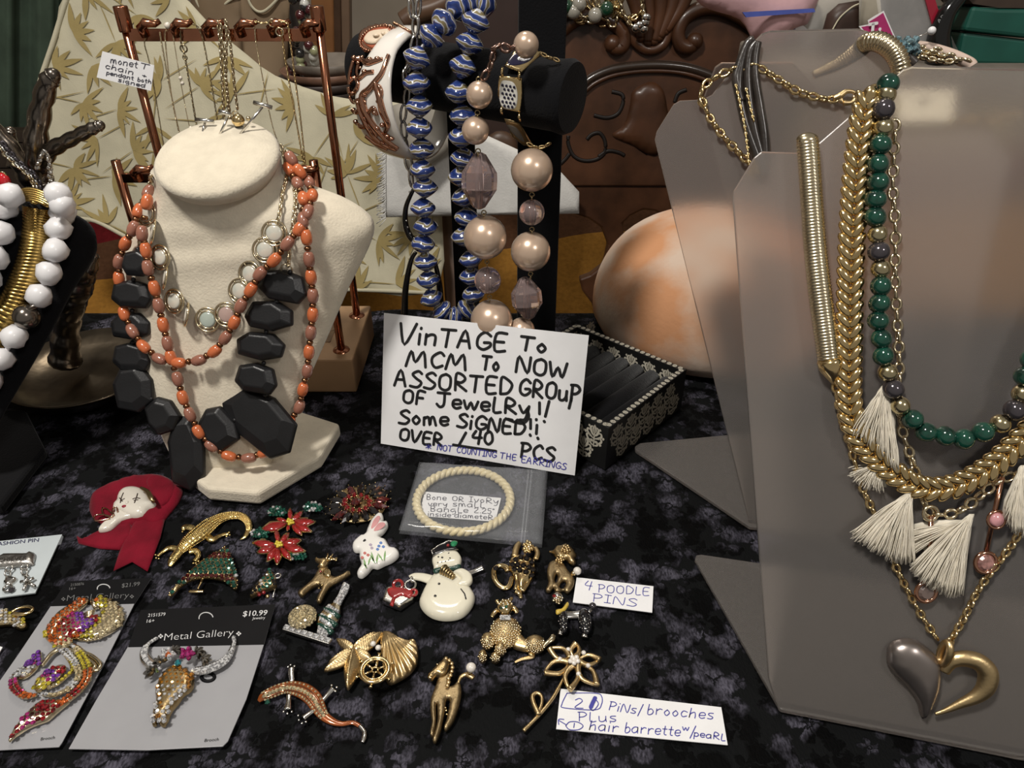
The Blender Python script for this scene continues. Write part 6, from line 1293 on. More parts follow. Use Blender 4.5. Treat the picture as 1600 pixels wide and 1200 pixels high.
# ---- reindeer
rd_ = pinthing('reindeer_brooch', 'satin gold reindeer brooch with splayed legs', 505, 905)
rel('reindeer_body', [(503, 884), (509, 884), (513, 889), (517, 899), (524, 902), (535, 898), (543, 893), (547, 896), (537, 903), (525, 910), (515, 916), (507, 928), (501, 940), (495, 940), (497, 932), (503, 920), (499, 914), (490, 916), (480, 924), (472, 931), (466, 928), (468, 923), (480, 914), (490, 904), (496, 893)], .0028, flatgold, rd_, w=.0009, base=.001, edge=.75, step=.0012)
rel('reindeer_head', [(492, 874), (494, 870), (500, 873), (506, 872), (514, 874), (510, 882), (503, 887), (496, 884), (499, 880)], .003, satgold, rd_, base=.003, w=.002, step=.001)
m = M()
for l in ([(512, 876), (517, 870), (520, 866)], [(512, 876), (520, 874), (527, 872)], [(509, 874), (512, 869), (512, 865)], [(516, 872), (521, 873), (526, 876)]): m.tube([onz(x, y, .005) for x, y in l], .0006, 6)
obj('antlers', m, gold, rd_)
single('red_stone', 501, 893, 2, ren, rd_, .0048); rel('scarf', [(506, 889), (514, 889), (517, 894), (515, 901), (509, 901), (504, 896)], .0016, gold, rd_, base=.0036)
m = M()
for x, y in ((468, 927), (499, 938), (497, 912), (500, 909), (503, 914), (498, 919)): ballpx(m, x, y, 2.8 if x in (468, 499) else 1.5, .0022 if x in (468, 499) else .004)
obj('gold_details', m, gold, rd_)
# ---- bowling
bo_ = pinthing('bowling_brooch', 'rhinestone bowling ball and green striped pin brooch on a silver bar', 490, 965)
c0 = onz(473, 965, .0045); R_ = 20*pxm(473, 965); m = M(); m.ball(c0, (R_, R_, R_*.55), 28, 16); obj('ball', m, palegold, bo_); m = M()
for k in range(110):
    z = 1-k/120; a = k*2.4; s = math.sqrt(max(0, 1-z*z)); nn_ = V((s*cos(a), s*sin(a), z)); gem(m, c0+V((nn_.x*R_, nn_.y*R_, nn_.z*R_*.55)), .0010, nn_)
obj('rhinestones', m, cham, bo_, smooth=False, fixn=False, kind='stuff')
BPX = [(541, 914, 6), (538, 922, 7), (533, 932, 5.5), (527, 942, 7), (519, 954, 14), (513, 967, 17), (508, 980, 14), (503, 991, 9)]; pb_ = body(BPX, palegold, bo_, 'bowling_pin', .5, 18); SB = Surf([pb_], Plane((0, 0, .004), (0, 0, 1))); m = M()
for i, (x, y, w) in enumerate(cat(BPX, 4)):
    k = 3 if w < 9 else 5 if w < 15 else 7
    if 12.4 < i < 14.6 or 17.4 < i < 19.6 or 22.4 < i < 24.4: continue
    for j in range(k):
        s = (j-(k-1)/2)/(k/2)*.86; q = SB.hit(x+.80*w*s, y+.5*w*s, 0); gem(m, q, .0011, V((s*.5, -s*.4, 1)).normalized())
obj('rhinestones', m, wht, bo_, smooth=False, fixn=False, kind='stuff')
for (x, y, w) in ((518, 957, 15), (512, 969, 17), (507.5, 981, 14)): m = M(); m.tube([SB.hit(x+w*.82*s, y+w*.52*s-2.5*(1-s*s)+1, .0002) for s in (-.95, -.6, -.2, .2, .6, .95)], (.0007, .0015), 8, flat=(0, 0, 1)); obj('green_band', m, dgr, bo_)
m = M(); a, b = onz(444, 981, .0024), onz(517, 1004, .0024); m.box((a+b)/2, ((b-a).length, .0034, .0022), frame(b-a)); bevel(obj('bar', m, silver, bo_, smooth=False), .0004)
for k in range(8): q = a.lerp(b, (k+.5)/8); m = M(); m.box(q+V((0, 0, .0013)), ((b-a).length/9, .0026, .0010), frame(b-a)); bevel(obj('baguette_stone', m, wht, bo_, smooth=False), .0004)
# ---- starfish, shell and ship's wheel
ss = pinthing('seaside_brooch', 'gold brooch of starfish, scallop shell and ship wheel with two pearls', 585, 1030)
hu, hv = TAB.uv(onz(603, 990, .003))
def ribs(u, v, d): return .0006*sin(atan2(v-hv, u-hu)*40)*min(1, hypot(u-hu, v-hv)/.010)
rel('scallop_shell', [(597, 986), (606, 984), (614, 987), (622, 993), (634, 998), (647, 998), (652, 1008), (653, 1022), (650, 1036), (642, 1047), (632, 1055), (619, 1062), (607, 1065), (600, 1050), (596, 1025), (594, 1000)], .0055, satgold, ss, w=.012, tex=ribs, step=.00052, base=.001, edge=.25)
sc0 = (554, 1016)
for t, w in (((525, 996), .24), ((506, 1046), .20), ((543, 1075), .21), ((598, 986), .24), ((584, 1032), .3)):
    dx, dy = t[0]-sc0[0], t[1]-sc0[1]; nx, ny = -dy, dx; O = [(sc0[0]+dx*a+nx*b*w, sc0[1]+dy*a+ny*b*w*.8) for a, b in ((-.12, 0), (.12, .8), (.35, 1), (.65, .8), (.9, .35), (1, 0), (.9, -.35), (.65, -.8), (.35, -1), (.12, -.8))]
    q0, q1 = TAB.uv(onz(*sc0)), TAB.uv(onz(*t)); ax2 = (q1[0]-q0[0], q1[1]-q0[1]); al_ = hypot(*ax2)
    def arm(u, v, d, q0=q0, ax2=ax2, al_=al_):
        c = ((u-q0[0])*ax2[0]+(v-q0[1])*ax2[1])/al_; s = abs((u-q0[0])*ax2[1]-(v-q0[1])*ax2[0])/al_
        return -.0008*min(1, s/.003)+.00022*sin(c*5200+s*2600)+.0005*(s < .0006)
    rel('starfish_arm', O, .004, satgold, ss, w=.004, tex=arm, step=.00055, base=.0015, n=3)
wc0 = onz(586, 1047, .008); s_ = pxm(586, 1047); m = M(); m.torus(wc0, 21*s_, 3.6*s_, None, 40, 10); m.torus(wc0+V((0, 0, .0006)), 17*s_, 1.2*s_, None, 36, 8); obj('wheel_rim', m, gold, ss)
for k in range(6): a = k*pi/3+.45; m = M(); d = V((cos(a), sin(a), 0)); m.tube([wc0+d*4*s_, wc0+d*20*s_], .0006, 6); m.tube([wc0+d*23*s_, wc0+d*27*s_, wc0+d*30*s_], [.0007, .0005, .0010], 8); obj('wheel_spoke', m, gold, ss)
m = M(); m.torus(wc0, 4.4*s_, 1.5*s_, None, 20, 8); obj('wheel_hub', m, gold, ss)
for x, y in ((583, 1006), (591, 1012)): single('pearl', x, y, 4.6, pearlw, ss, .0072)
# ---- horse
ho = pinthing('horse_brooch', 'tall satin gold horse barrette brooch with a pearl on its tail', 695, 1095)
rel('horse_body', [(686, 1056), (681, 1073), (676, 1086), (673, 1098), (673, 1112), (675, 1130), (672, 1146), (676, 1150), (679, 1140), (681, 1125), (681, 1103), (683, 1101), (684, 1125), (680, 1143), (676, 1156), (681, 1159), (688, 1143), (692, 1125), (695, 1110), (697, 1094), (702, 1093), (703, 1100), (699, 1122), (694, 1137), (698, 1140), (709, 1125), (717, 1103), (721, 1082), (717, 1066), (709, 1072), (702, 1073), (704, 1058), (700, 1046), (690, 1042)], .0030, flatgold, ho, w=.0009, base=.0012, edge=.8, step=.0012)
rel('horse_head', [(696, 1024), (689, 1032), (683, 1037), (674, 1047), (668, 1055), (674, 1062), (681, 1055), (688, 1057), (697, 1053), (702, 1044), (703, 1034), (698, 1031)], .0032, oldgold, ho, base=.0035, w=.0022, step=.001)
m = M()
for x, y in ((697, 1029), (702, 1032), (706, 1037), (707, 1043), (706, 1049), (704, 1055), (701, 1060), (701, 1066), (699, 1071)): ballpx(m, x, y, 3.4, .0052)
obj('mane', m, satgold, ho); m = M(); ballpx(m, 672, 1058, 3.6, .0055); ballpx(m, 691, 1045, 2, .0072); ballpx(m, 683, 1038, 1.6, .007); obj('bright_details', m, gold, ho)
m = M()
for x, y in ((697, 1110), (698, 1116), (696, 1106), (678, 1155), (697, 1138)): ballpx(m, x, y, 1.8, .003)
obj('hinge', m, gold, ho)
body([(716, 1067, 2), (720, 1058, 3), (728, 1054, 4), (735, 1056, 5), (740, 1060, 4)], satgold, ho, 'tail', .8, z=.003); single('pearl', 736, 1043, 8, pearlw, ho, .009); single('pearl_cup', 734, 1050, 4.5, gold, ho, .0065)
# ---- salamander
sa = pinthing('salamander_brooch', 'copper enamel salamander brooch with silver feet and champagne stones', 480, 1095); cpe = mat('copper_enamel', (.32, .08, .015), .18, coat=.7, var=.3, scale=150, metal=.3)
SP = [(404, 1096, 3), (412, 1088, 8), (427, 1081, 10), (444, 1075, 10), (460, 1075, 12), (477, 1081, 13), (490, 1092, 13), (498, 1106, 11), (506, 1118, 8), (519, 1127, 6), (534, 1131, 4), (551, 1129, 3.6), (563, 1135, 3.3)]
sb_ = body(SP, cpe, sa, 'salamander_body', .5, 16); body([(562, 1134, 3.3), (569, 1143, 3.5), (569, 1152, 4), (566, 1160, 3)], silver, sa, 'tail_tip', .7)
for L in ([(456, 1065, 4), (455, 1054, 4.5), (455, 1044, 5)], [(451, 1086, 4), (451, 1096, 4), (449, 1109, 6)], [(503, 1095, 4), (512, 1085, 4), (520, 1076, 5)], [(490, 1110, 4), (482, 1116, 4), (474, 1122, 5)]): body(L, silver, sa, 'foot', .6, z=.001)
m = M()
for x, y in ((450, 1042), (454, 1039), (460, 1041), (443, 1112), (449, 1115), (456, 1112), (518, 1071), (526, 1074), (524, 1080), (466, 1118), (467, 1125), (472, 1130), (478, 1128)): ballpx(m, x, y, 2, .0016)
obj('toes', m, silver, sa)
SS_ = Surf([sb_], Plane((0, 0, .003), (0, 0, 1))); m = M(); P = cat(SP[1:9], 3); m2_ = M()
for i, (x, y, w) in enumerate(P):
    dx, dy = P[min(i+1, len(P)-1)][0]-P[max(i-1, 0)][0], P[min(i+1, len(P)-1)][1]-P[max(i-1, 0)][1]; l = hypot(dx, dy)
    gem(m, SS_.hit(x, y, -.0002), .0012 if w > 8 else .0009)
    for s in (-.72, .72): gem(m, SS_.hit(x-dy/l*w*s, y+dx/l*w*s, -.0002), .0007)
obj('rhinestones', m, cham, sa, smooth=False, fixn=False, kind='stuff')
for s in (-.42, .42): m2_.tube([SS_.hit(x-(P[min(i+1, len(P)-1)][1]-P[max(i-1, 0)][1])/max(.1, hypot(P[min(i+1, len(P)-1)][0]-P[max(i-1, 0)][0], P[min(i+1, len(P)-1)][1]-P[max(i-1, 0)][1]))*w*s, y+(P[min(i+1, len(P)-1)][0]-P[max(i-1, 0)][0])/max(.1, hypot(P[min(i+1, len(P)-1)][0]-P[max(i-1, 0)][0], P[min(i+1, len(P)-1)][1]-P[max(i-1, 0)][1]))*w*s, .0001) for i, (x, y, w) in enumerate(P)], .00035, 6)
obj('copper_lines', m2_, copper, sa); m = M(); gem(m, onz(418, 1097, .003), .0014); obj('green_eye', m, grn_, sa, smooth=False)
# ---- four poodles
def curls(m, cx, cy, rx, ry, z, n, r, dz=.0022): 
    for k in range(n): a = k*2.4; q = math.sqrt((k+.5)/n); x, y = cx+rx*q*cos(a), cy+ry*q*sin(a); ballpx(m, x, y, r*random.uniform(.8, 1.15), z+dz*math.sqrt(max(0, 1-q*q)), 1)
PG = 'poodle pins'
p1_ = pinthing('poodle_brooch', 'shiny gold poodle brooch with black stones, topmost left of the four poodles', 808, 895, PG)
rel('body', [(797, 872), (812, 866), (828, 870), (836, 880), (836, 895), (829, 908), (822, 912), (818, 922), (812, 924), (808, 914), (806, 900), (800, 896), (796, 884)], .003, gold, p1_, base=.001, w=.003)
body([(794, 893, 5), (790, 886, 5), (780, 884, 4), (772, 890, 4), (772, 902, 4.5), (778, 913, 4.5), (788, 919, 4.5), (796, 915, 4.5), (800, 902, 4)], gold, p1_, 'haunch_loop', .7)
for L in ([(806, 898, 3.5), (808, 910, 3), (806, 922, 4)], [(828, 900, 4), (824, 912, 3.5), (816, 924, 4)], [(806, 924, 5), (812, 928, 4), (814, 935, 3)]): body(L, gold, p1_, 'leg', .8, z=.001)
m = M(); curls(m, 825, 855, 8, 9, .005, 16, 3); obj('head', m, gold, p1_); body([(812, 848, 4), (807, 856, 5), (804, 870, 5)], satgold, p1_, 'ear', .7, z=.002); body([(836, 856, 4), (840, 864, 4), (837, 874, 4)], satgold, p1_, 'ear', .7, z=.002)
m = M()
for x, y in ((806, 874), (814, 870), (823, 872), (831, 878), (801, 882), (809, 882), (818, 883), (827, 886), (833, 890), (812, 890), (831, 899), (775, 888), (804, 889), (822, 893)): gem(m, onz(x, y, .0044), .0017)
obj('black_stones', m, blk_, p1_, smooth=False, kind='stuff'); m = M(); curls(m, 816, 882, 20, 16, .0024, 26, 1.3); obj('gold_curls', m, gold, p1_, kind='stuff')
p2_ = pinthing('poodle_brooch', 'satin gold seated poodle brooch with pearl tail beside its paper label', 876, 905, PG)
rel('body', [(869, 876), (860, 879), (856, 887), (855, 897), (857, 911), (853, 922), (859, 924), (865, 918), (868, 925), (874, 925), (880, 922), (886, 926), (893, 921), (897, 912), (896, 903), (887, 892), (879, 880)], .0026, flatgold, p2_, base=.001, w=.0009, holes=([(869, 896), (872, 901), (869, 912), (866, 906)], [(881, 907), (885, 912), (880, 921), (874, 919), (876, 911)]), step=.0012, edge=.75)
rel('head', [(858, 860), (864, 863), (869, 870), (877, 874), (884, 873), (889, 878), (896, 881), (900, 877), (898, 872), (901, 866), (895, 857), (885, 849), (876, 852), (869, 852), (865, 858)], .003, oldgold, p2_, base=.0025, w=.002, step=.0012)
m = M(); curls(m, 875, 873, 7, 7, .0042, 12, 2); curls(m, 884, 858, 8, 6, .0048, 12, 2.2); obj('gold_curls', m, satgold, p2_, kind='stuff'); single('pearl', 902, 892, 6.5, pearlw, p2_, .0062); single('pearl_cup', 896, 896, 4, gold, p2_, .004)
p3_ = pinthing('poodle_brooch', 'large curly gold poodle brooch lying down with green eye, lowest of the four', 805, 1000, PG)
rel('smooth_back', [(800, 985), (812, 988), (822, 998), (834, 1004), (830, 1016), (815, 1015), (800, 1008)], .003, satgold, p3_, base=.001, w=.003)
for cx, cy, rx, ry, n, nm in ((790, 988, 25, 24, 80, 'chest_curls'), (762, 1002, 11, 12, 24, 'leg_curls'), (782, 1014, 9, 10, 18, 'leg_curls'), (836, 1007, 17, 13, 44, 'rump_curls'), (754, 1026, 7, 8, 12, 'paw_curls'), (774, 1028, 8, 6, 12, 'paw_curls')):
    m = M(); m.ball(onz(cx, cy, .002), (rx*pxm(cx, cy), ry*1.25*pxm(cx, cy), .0036), 20, 12); obj(nm.replace('_curls', ''), m, satgold, p3_); m = M(); curls(m, cx, cy, rx*1.02, ry*1.02, .0020, int(n*1.8), 1.7, .0036); obj('curls', m, palegold, p3_, kind='stuff')
m = M(); m.ball(onz(789, 949, .005), (.0042, .0046, .0034), 18, 12); obj('head', m, gold, p3_); m = M(); curls(m, 790, 942, 12, 6, .0065, 12, 2.4); obj('curls', m, palegold, p3_, kind='stuff')
body([(780, 951, 4), (773, 957, 4), (768, 964, 2.5)], gold, p3_, 'ear', .6, z=.003); body([(797, 948, 4), (805, 952, 4.5), (808, 958, 3)], gold, p3_, 'ear', .6, z=.003); body([(779, 943, 3), (776, 938, 3)], gold, p3_, 'topknot', .6, z=.004); body([(796, 940, 3), (800, 934, 2.5)], gold, p3_, 'topknot', .6, z=.004)
m = M()
for k in range(12): gem(m, onz(783+(k % 6)*2.6, 963+(k//6)*4, .0055), .0009)
obj('collar_stones', m, wht, p3_, smooth=False, kind='stuff'); m = M(); gem(m, onz(791, 948, .0082), .0009); gem(m, onz(783, 950, .0078), .0008); obj('green_eye', m, grn_, p3_, smooth=False)
body([(828, 1020, 4), (832, 1026, 4), (815, 1030, 3), (804, 1035, 2)], satgold, p3_, 'hind_paw', .6); body([(849, 1011, 3.5), (856, 1004, 4), (863, 998, 5), (864, 993, 4)], palegold, p3_, 'tail', .8, z=.002)
p4_ = pinthing('poodle_brooch', 'small silver and black speckled poodle brooch with yellow bow', 895, 970, PG)
m = M(); m.ball(onz(871, 935, .004), (.0030, .0034, .003), 16, 10); obj('head', m, silver, p4_); m = M(); curls(m, 871, 936, 8, 8, .0048, 14, 2); obj('curls', m, palegold, p4_, kind='stuff'); m = M(); gem(m, onz(866, 931, .0065), .0011); obj('red_stone', m, red_, p4_, smooth=False)
body([(882, 961, 8), (896, 961, 7), (908, 960, 8)], silver, p4_, 'body', .6)
for cx, cy, rx, ry, n in ((880, 970, 8, 19, 30), (914, 971, 11, 20, 44)):
    m = M(); m.ball(onz(cx, cy, .003), (rx*pxm(cx, cy), ry*1.25*pxm(cx, cy), .0032), 18, 12); obj('black_coat', m, dke, p4_); m = M(); curls(m, cx, cy, rx*.9, ry*.9, .0040, int(n*.6), 1.0); obj('silver_specks', m, silver, p4_, kind='stuff')
for L in ([(877, 984, 4), (875, 992, 4)], [(914, 988, 5), (913, 996, 5)]): body(L, silver, p4_, 'paw', .7, z=.001)
body([(920, 957, 2.5), (925, 951, 2.5)], silver, p4_, 'tail', .8, z=.002); single('tail_pompom', 926, 947, 6, gunmetal, p4_, .004)
m = M(); relief(m, [(869, 952), (878, 950), (886, 940), (889, 944), (884, 952), (878, 956), (870, 959)], TAB, .0014, base=.0052, step=.0008); obj('yellow_bow', m, mat('yellow_bow_enamel', (.60, .42, .07), .3, coat=.4), p4_)
# ---- flower pin
fl = pinthing('flower_brooch', 'gold openwork flower stem brooch with pearl cluster centre', 870, 1070); fc = (897, 1032)
for t in ((900, 1005), (937, 1031), (932, 1070), (890, 1077), (851, 1051), (859, 1013)):
    dx, dy = t[0]-fc[0], t[1]-fc[1]; nx, ny = -dy, dx; w = .24 if abs(dy) < 34 else .22; O = [(fc[0]+dx*a+nx*b*w, fc[1]+dy*a+ny*b*w*.8) for a, b in ((.18, 0), (.35, .7), (.6, 1), (.85, .5), (1, 0))]; O2 = [(fc[0]+dx*a+nx*b*w, fc[1]+dy*a+ny*b*w*.8) for a, b in ((1, 0), (.85, -.5), (.6, -1), (.35, -.7), (.18, 0))]
    m = M()
    for o in (O, O2): m.tube([onz(x, y, .0035+.0012*(1-i/20)) for i, (x, y) in enumerate(cat(o, 5))], (.0016, .0007), 8, flat=(0, 0, 1))
    obj('petal', m, satgold, fl)
for x, y in ((897, 1030), (891, 1033), (897, 1036), (903, 1033), (894, 1027), (901, 1027), (888, 1015), (912, 1020), (875, 1030), (919, 1040), (904, 1053)): single('pearl', x, y, 3.9, pearlw, fl, .0066 if abs(x-897) < 8 and y < 1038 else .005)
body([(883, 1055, 2), (872, 1076, 2.6), (862, 1093, 3), (846, 1113, 3.2), (830, 1130, 3), (818, 1142, 3.5)], satgold, fl, 'stem', .9, z=.002); m = M(); m.tube([onz(x, y, .004) for x, y in cat([(842, 1117), (834, 1100), (832, 1088), (839, 1083), (846, 1088), (846, 1100), (840, 1116)], 5)], (.0013, .0006), 8, flat=(0, 0, 1)); obj('leaf_loop', m, satgold, fl)
# ---- paper labels
card('paper_label', 'small white paper label handwritten 4 poodle pins in blue', 'label', [(901, 902), (1021, 916), (1019, 957), (895, 941)], TAB, [('4', 913, 921, 924, 923, 14), ('POODLE', 934, 925, 1014, 930, 12), ('PINS', 925, 939, 994, 948, 12)], ink_b, .00042, off=.0022)
card('paper_label', 'long white paper label about 21 pins and a hair barrette, below the flower brooch', 'label', [(876, 1076), (1127, 1105), (1137, 1164), (869, 1139)], TAB,
     [('2', 898, 1106, 911, 1107, 15), ('PiNs', 950, 1109, 993, 1115, 13, .15), ('/', 997, 1116, 1001, 1117, 15), ('brooches', 1010, 1115, 1114, 1124, 15, .1), ('PLus', 903, 1127, 963, 1127, 14), ('1', 896, 1137, 898, 1137, 7), ('hair', 920, 1140, 965, 1144, 15, .1), ('barrette', 975, 1144, 1062, 1150, 15, .1), ('w', 1066, 1141, 1076, 1142, 9), ('/', 1079, 1150, 1083, 1151, 16), ('peaRL', 1084, 1150, 1133, 1157, 10)]
     + [('~', 0, 0, 0, 0, 0, p) for p in ([(886, 1083), (878, 1100), (882, 1106), (930, 1109), (940, 1100), (940, 1088), (930, 1083), (886, 1083)], [(884, 1134), (890, 1128), (902, 1128), (911, 1134), (904, 1140), (890, 1140), (884, 1134)], [(884, 1132), (874, 1126)], [(873, 1132), (873, 1124), (881, 1124)], [(921, 1106), (927, 1110), (935, 1100), (930, 1092)])], ink_b, .00042, off=.0012)
o = None
for o in [x for x in COL.objects if x.name.startswith('paper_label') and 'long white' in x.get('label', '')]:
    m = M(); ribbon(m, [onz(923, 1105, .0016), onz(926, 1098, .0016), onz(930, 1090, .0016)], V((0, 0, 1)), .0018); obj('ink_blot', m, ink_b, o, smooth=False, fixn=False)
# ---- printed brooch cards
gcard = mat('grey_satin_card', (.32, .32, .335), .3, var=.03, coat=.2); kcard = mat('black_card', (.004, .004, .005), .5, var=.1, spec=.2); wprint = mat('white_print', (.62, .62, .62), .5); gprint = mat('faint_print', (.14, .14, .14), .5)
def bcard(name, lab, gp_, hp_, hole):
    t = thing(name, lab, 'card', onz(*gp_[0])); m = M(); m.slab([onz(x, y, .0018) for x, y in gp_], V((0, 0, 1)), .0007); bevel(obj('card', m, gcard, t, smooth=False), .0002)
    m = M(); m.slab([onz(x, y, .0020) for x, y in hp_], V((0, 0, 1)), .0002); obj('header', m, kcard, t, smooth=False)
    m = M(); cx, cy, rx, ry = hole; m.tube([onz(cx+rx*cos(a), cy-ry*sin(a), .0022) for a in [pi*.05+k*pi*1.0/14 for k in range(15)]], .0003, 5); obj('hang_hole_rim', m, wprint, t); return t
lc = bcard('longhorn_card', 'grey and black store card holding the longhorn skull brooch', [(220, 953), (430, 944), (412, 1008), (385, 1092), (356, 1158), (348, 1166), (230, 1172), (107, 1170), (150, 1094), (200, 1010)], [(220, 953), (430, 944), (412, 1007), (200, 1011)], (322, 966, 11, 9))
HP_ = Plane((0, 0, .0021), (0, 0, 1))
ftext('lettering', 'Metal Gallery', (256, 1001), (364, 993), 11, HP_, wprint, lc, slant=.25, bold=-.014)
for t_, a, b, h in (('$10.99', (379, 963), (417, 961), 8), ('Jewelry', (394, 968), (414, 967), 4), ('2151579', (231, 964), (258, 962), 5), ('16+', (229, 973), (241, 972), 5), ): ftext('lettering', t_, a, b, h, HP_, wprint, lc, slant=.25, bold=.01 if h > 6 else 0)
ftext('lettering', 'Brooch', (319, 1159), (341, 1157), 4.5, Plane((0, 0, .0019), (0, 0, 1)), ink_k, lc, slant=.4)
for cx, cy in ((251, 994), (373, 990)):
    m = M()
    for dx, dy in ((-2.4, 0), (2.4, 0), (0, -2.2), (0, 2.2)): m.slab([HP_.hit(cx+dx+a, cy+dy+b, .0003) for a, b in ((-1.8, 0), (0, -1.6), (1.8, 0), (0, 1.6))], V((0, 0, 1)), .0001)
    obj('diamond_print', m, wprint, lc, smooth=False)
m = M(); m.torus(onz(325, 1058, .0019), .0026, .0009, Matrix.Rotation(-.3, 4, 'Z'), 20, 6, sx=1.25, sy=.8); obj('card_slot', m, kcard, lc)
pc = bcard('phoenix_card', 'grey and black store card holding the phoenix brooch, lower left', [(104, 908), (236, 903), (210, 943), (160, 1042), (97, 1160), (92, 1167), (0, 1172), (-70, 1174), (-40, 1120), (30, 1020), (79, 947)], [(104, 908), (236, 903), (210, 943), (79, 947)], (162, 920, 10, 7))
ftext('lettering', 'Metal Gallery', (104, 939), (201, 934), 9, HP_, gprint, pc, slant=.25, bold=-.012)
for t_, a, b, h in (('$21.99', (190, 918), (218, 915), 6), ('2150876', (110, 916), (131, 914), 4), ('16+', (108, 922), (118, 921), 4)): ftext('lettering', t_, a, b, h, HP_, gprint, pc, slant=.25)
ftext('lettering', 'Brooch', (63, 1157), (85, 1154), 4.5, Plane((0, 0, .0019), (0, 0, 1)), ink_k, pc, slant=.4)
for cx, cy in ((99, 936), (206, 932)):
    m = M()
    for dx, dy in ((-2, 0), (2, 0), (0, -1.8), (0, 1.8)): m.slab([HP_.hit(cx+dx+a, cy+dy+b, .0003) for a, b in ((-1.5, 0), (0, -1.3), (1.5, 0), (0, 1.3))], V((0, 0, 1)), .0001)
    obj('diamond_print', m, gprint, pc, smooth=False)
# longhorn brooch
lh = pinthing('longhorn_brooch', 'amber stone longhorn skull brooch with crystal horns and flowers', 272, 1065); anti = mat('antique_silver', (.30, .28, .25), .25, 1, var=.4, scale=120)
LO = [(262, 1043), (275, 1039), (290, 1044), (301, 1053), (302, 1066), (298, 1076), (287, 1084), (278, 1096), (268, 1108), (262, 1122), (256, 1132), (249, 1130), (245, 1124), (243, 1130), (237, 1130), (238, 1110), (243, 1092), (242, 1076), (249, 1060)]
rel('skull', LO, .0045, oldgold, lh, base=.003, w=.004)
def zn(u, v):
    lim = TAB.uv(onz(260, 1086))[1]; return 0 if v > lim else random.choice([1, 1, 0])
stones(LO, .0024, .0012, {0: amb, 1: wht}, lh, .0068, .0003, pick=zn, holes=[[(256, 1092), (264, 1086), (262, 1104), (254, 1112)]])
for hp_ in ([(247, 1042, 7), (236, 1038, 8), (228, 1030, 8), (225, 1018, 6), (232, 1006, 4), (244, 998, 1.5)], [(304, 1049, 7), (318, 1047, 8), (334, 1042, 8), (350, 1033, 7), (361, 1018, 5), (366, 1004, 3.5), (365, 996, 2)]):
    h_ = body(hp_, silver, lh, 'horn', .7, 12, z=.003); SH_ = Surf([h_], Plane((0, 0, .006), (0, 0, 1))); m = M()
    for x, y, w in cat(hp_, 4):
        for s in ((-.5, .1, .6) if w > 5 else (0,)): gem(m, SH_.hit(x+w*s*.6, y+w*s*.6, -.0002), .0011)
    obj('rhinestones', m, wht, lh, smooth=False, fixn=False, kind='stuff')
for cx, cy, mt, nm in ((263, 1023, org, 'orange_flower'), (293, 1022, mag, 'magenta_flower')):
    m = M()
    for k in range(5): a = k*1.2566; marq(m, cx+7.5*cos(a), cy+6*sin(a), 6, 4, -a, .0078)
    obj('flower_petals', m, wht if cx < 270 else mag, lh, smooth=False); m = M(); gem(m, onz(cx, cy, .0088), .0016); obj('flower_centre', m, mt, lh, smooth=False)
m = M(); gem(m, onz(278, 1036, .0085), .0018); obj('teal_stone', m, gemmat('teal', (.02, .30, .35)), lh, smooth=False)
m = M()
for cx, cy, rot in ((238, 1052, 2.6), (308, 1022, .3), (318, 1032, .0), (274, 1020, 1.2), (252, 1036, 2)):
    for k in range(5): marq(m, cx+6*cos(rot+(k-2)*.7), cy-5*sin(rot+(k-2)*.7), 8, 2.8, rot+(k-2)*.7, .0062)
obj('leaf_sprays', m, anti, lh, smooth=False); m = M(); marq(m, 246, 1050, 2.5, 2.2, 0, .008); obj('green_stone', m, gemmat('moss', (.15, .25, .08)), lh, smooth=False)
# phoenix brooch
px_ = pinthing('phoenix_brooch', 'large swirling phoenix brooch paved with red, orange, yellow and purple stones', 100, 1040)
def pave(O, cols, h=.0028, base=.003, sp=.00235, r=.0012, pick=None):
    rel('gold_plate', O, h, palegold, px_, base=base, w=.002, edge=.45, step=.002); stones(O, sp, r, cols, px_, base+h*.86, .0001, pick=pick)
def grad(x0, y0, x1, y1, ks):
    a, b = TAB.uv(onz(x0, y0)), TAB.uv(onz(x1, y1)); dx, dy = b[0]-a[0], b[1]-a[1]; L2_ = dx*dx+dy*dy
    return lambda u, v: ks[max(0, min(len(ks)-1, int(((u-a[0])*dx+(v-a[1])*dy)/L2_*len(ks)+random.uniform(-.35, .35))))]
C_ = {'r': red_, 'o': org, 'y': yel, 'p': pur, 'm': mag, 'c': cham, 'w': wht, 'd': dred}
pave([(146, 938), (158, 931), (172, 937), (184, 944), (193, 957), (191, 972), (176, 985), (150, 997), (122, 999), (110, 994), (126, 985), (146, 972), (156, 958), (152, 946)], C_, pick=grad(140, 970, 192, 965, 'oyyccc'))
pave([(70, 996), (70, 985), (78, 970), (92, 955), (112, 943), (132, 933), (138, 938), (126, 950), (112, 960), (98, 972), (92, 984), (86, 1000), (80, 1004)], C_, pick=grad(68, 975, 100, 968, 'ccyoo'))
pave([(86, 982), (92, 970), (110, 958), (126, 957), (134, 964), (154, 962), (150, 974), (134, 984), (116, 990), (104, 1002), (90, 1012), (80, 1004), (78, 994)], C_, base=.0042, pick=grad(80, 1000, 150, 965, 'oorrmppr'))
pave([(84, 1006), (100, 998), (112, 996), (110, 1006), (98, 1014), (88, 1014)], C_, base=.0042, pick=grad(84, 1006, 112, 1000, 'yyc'))
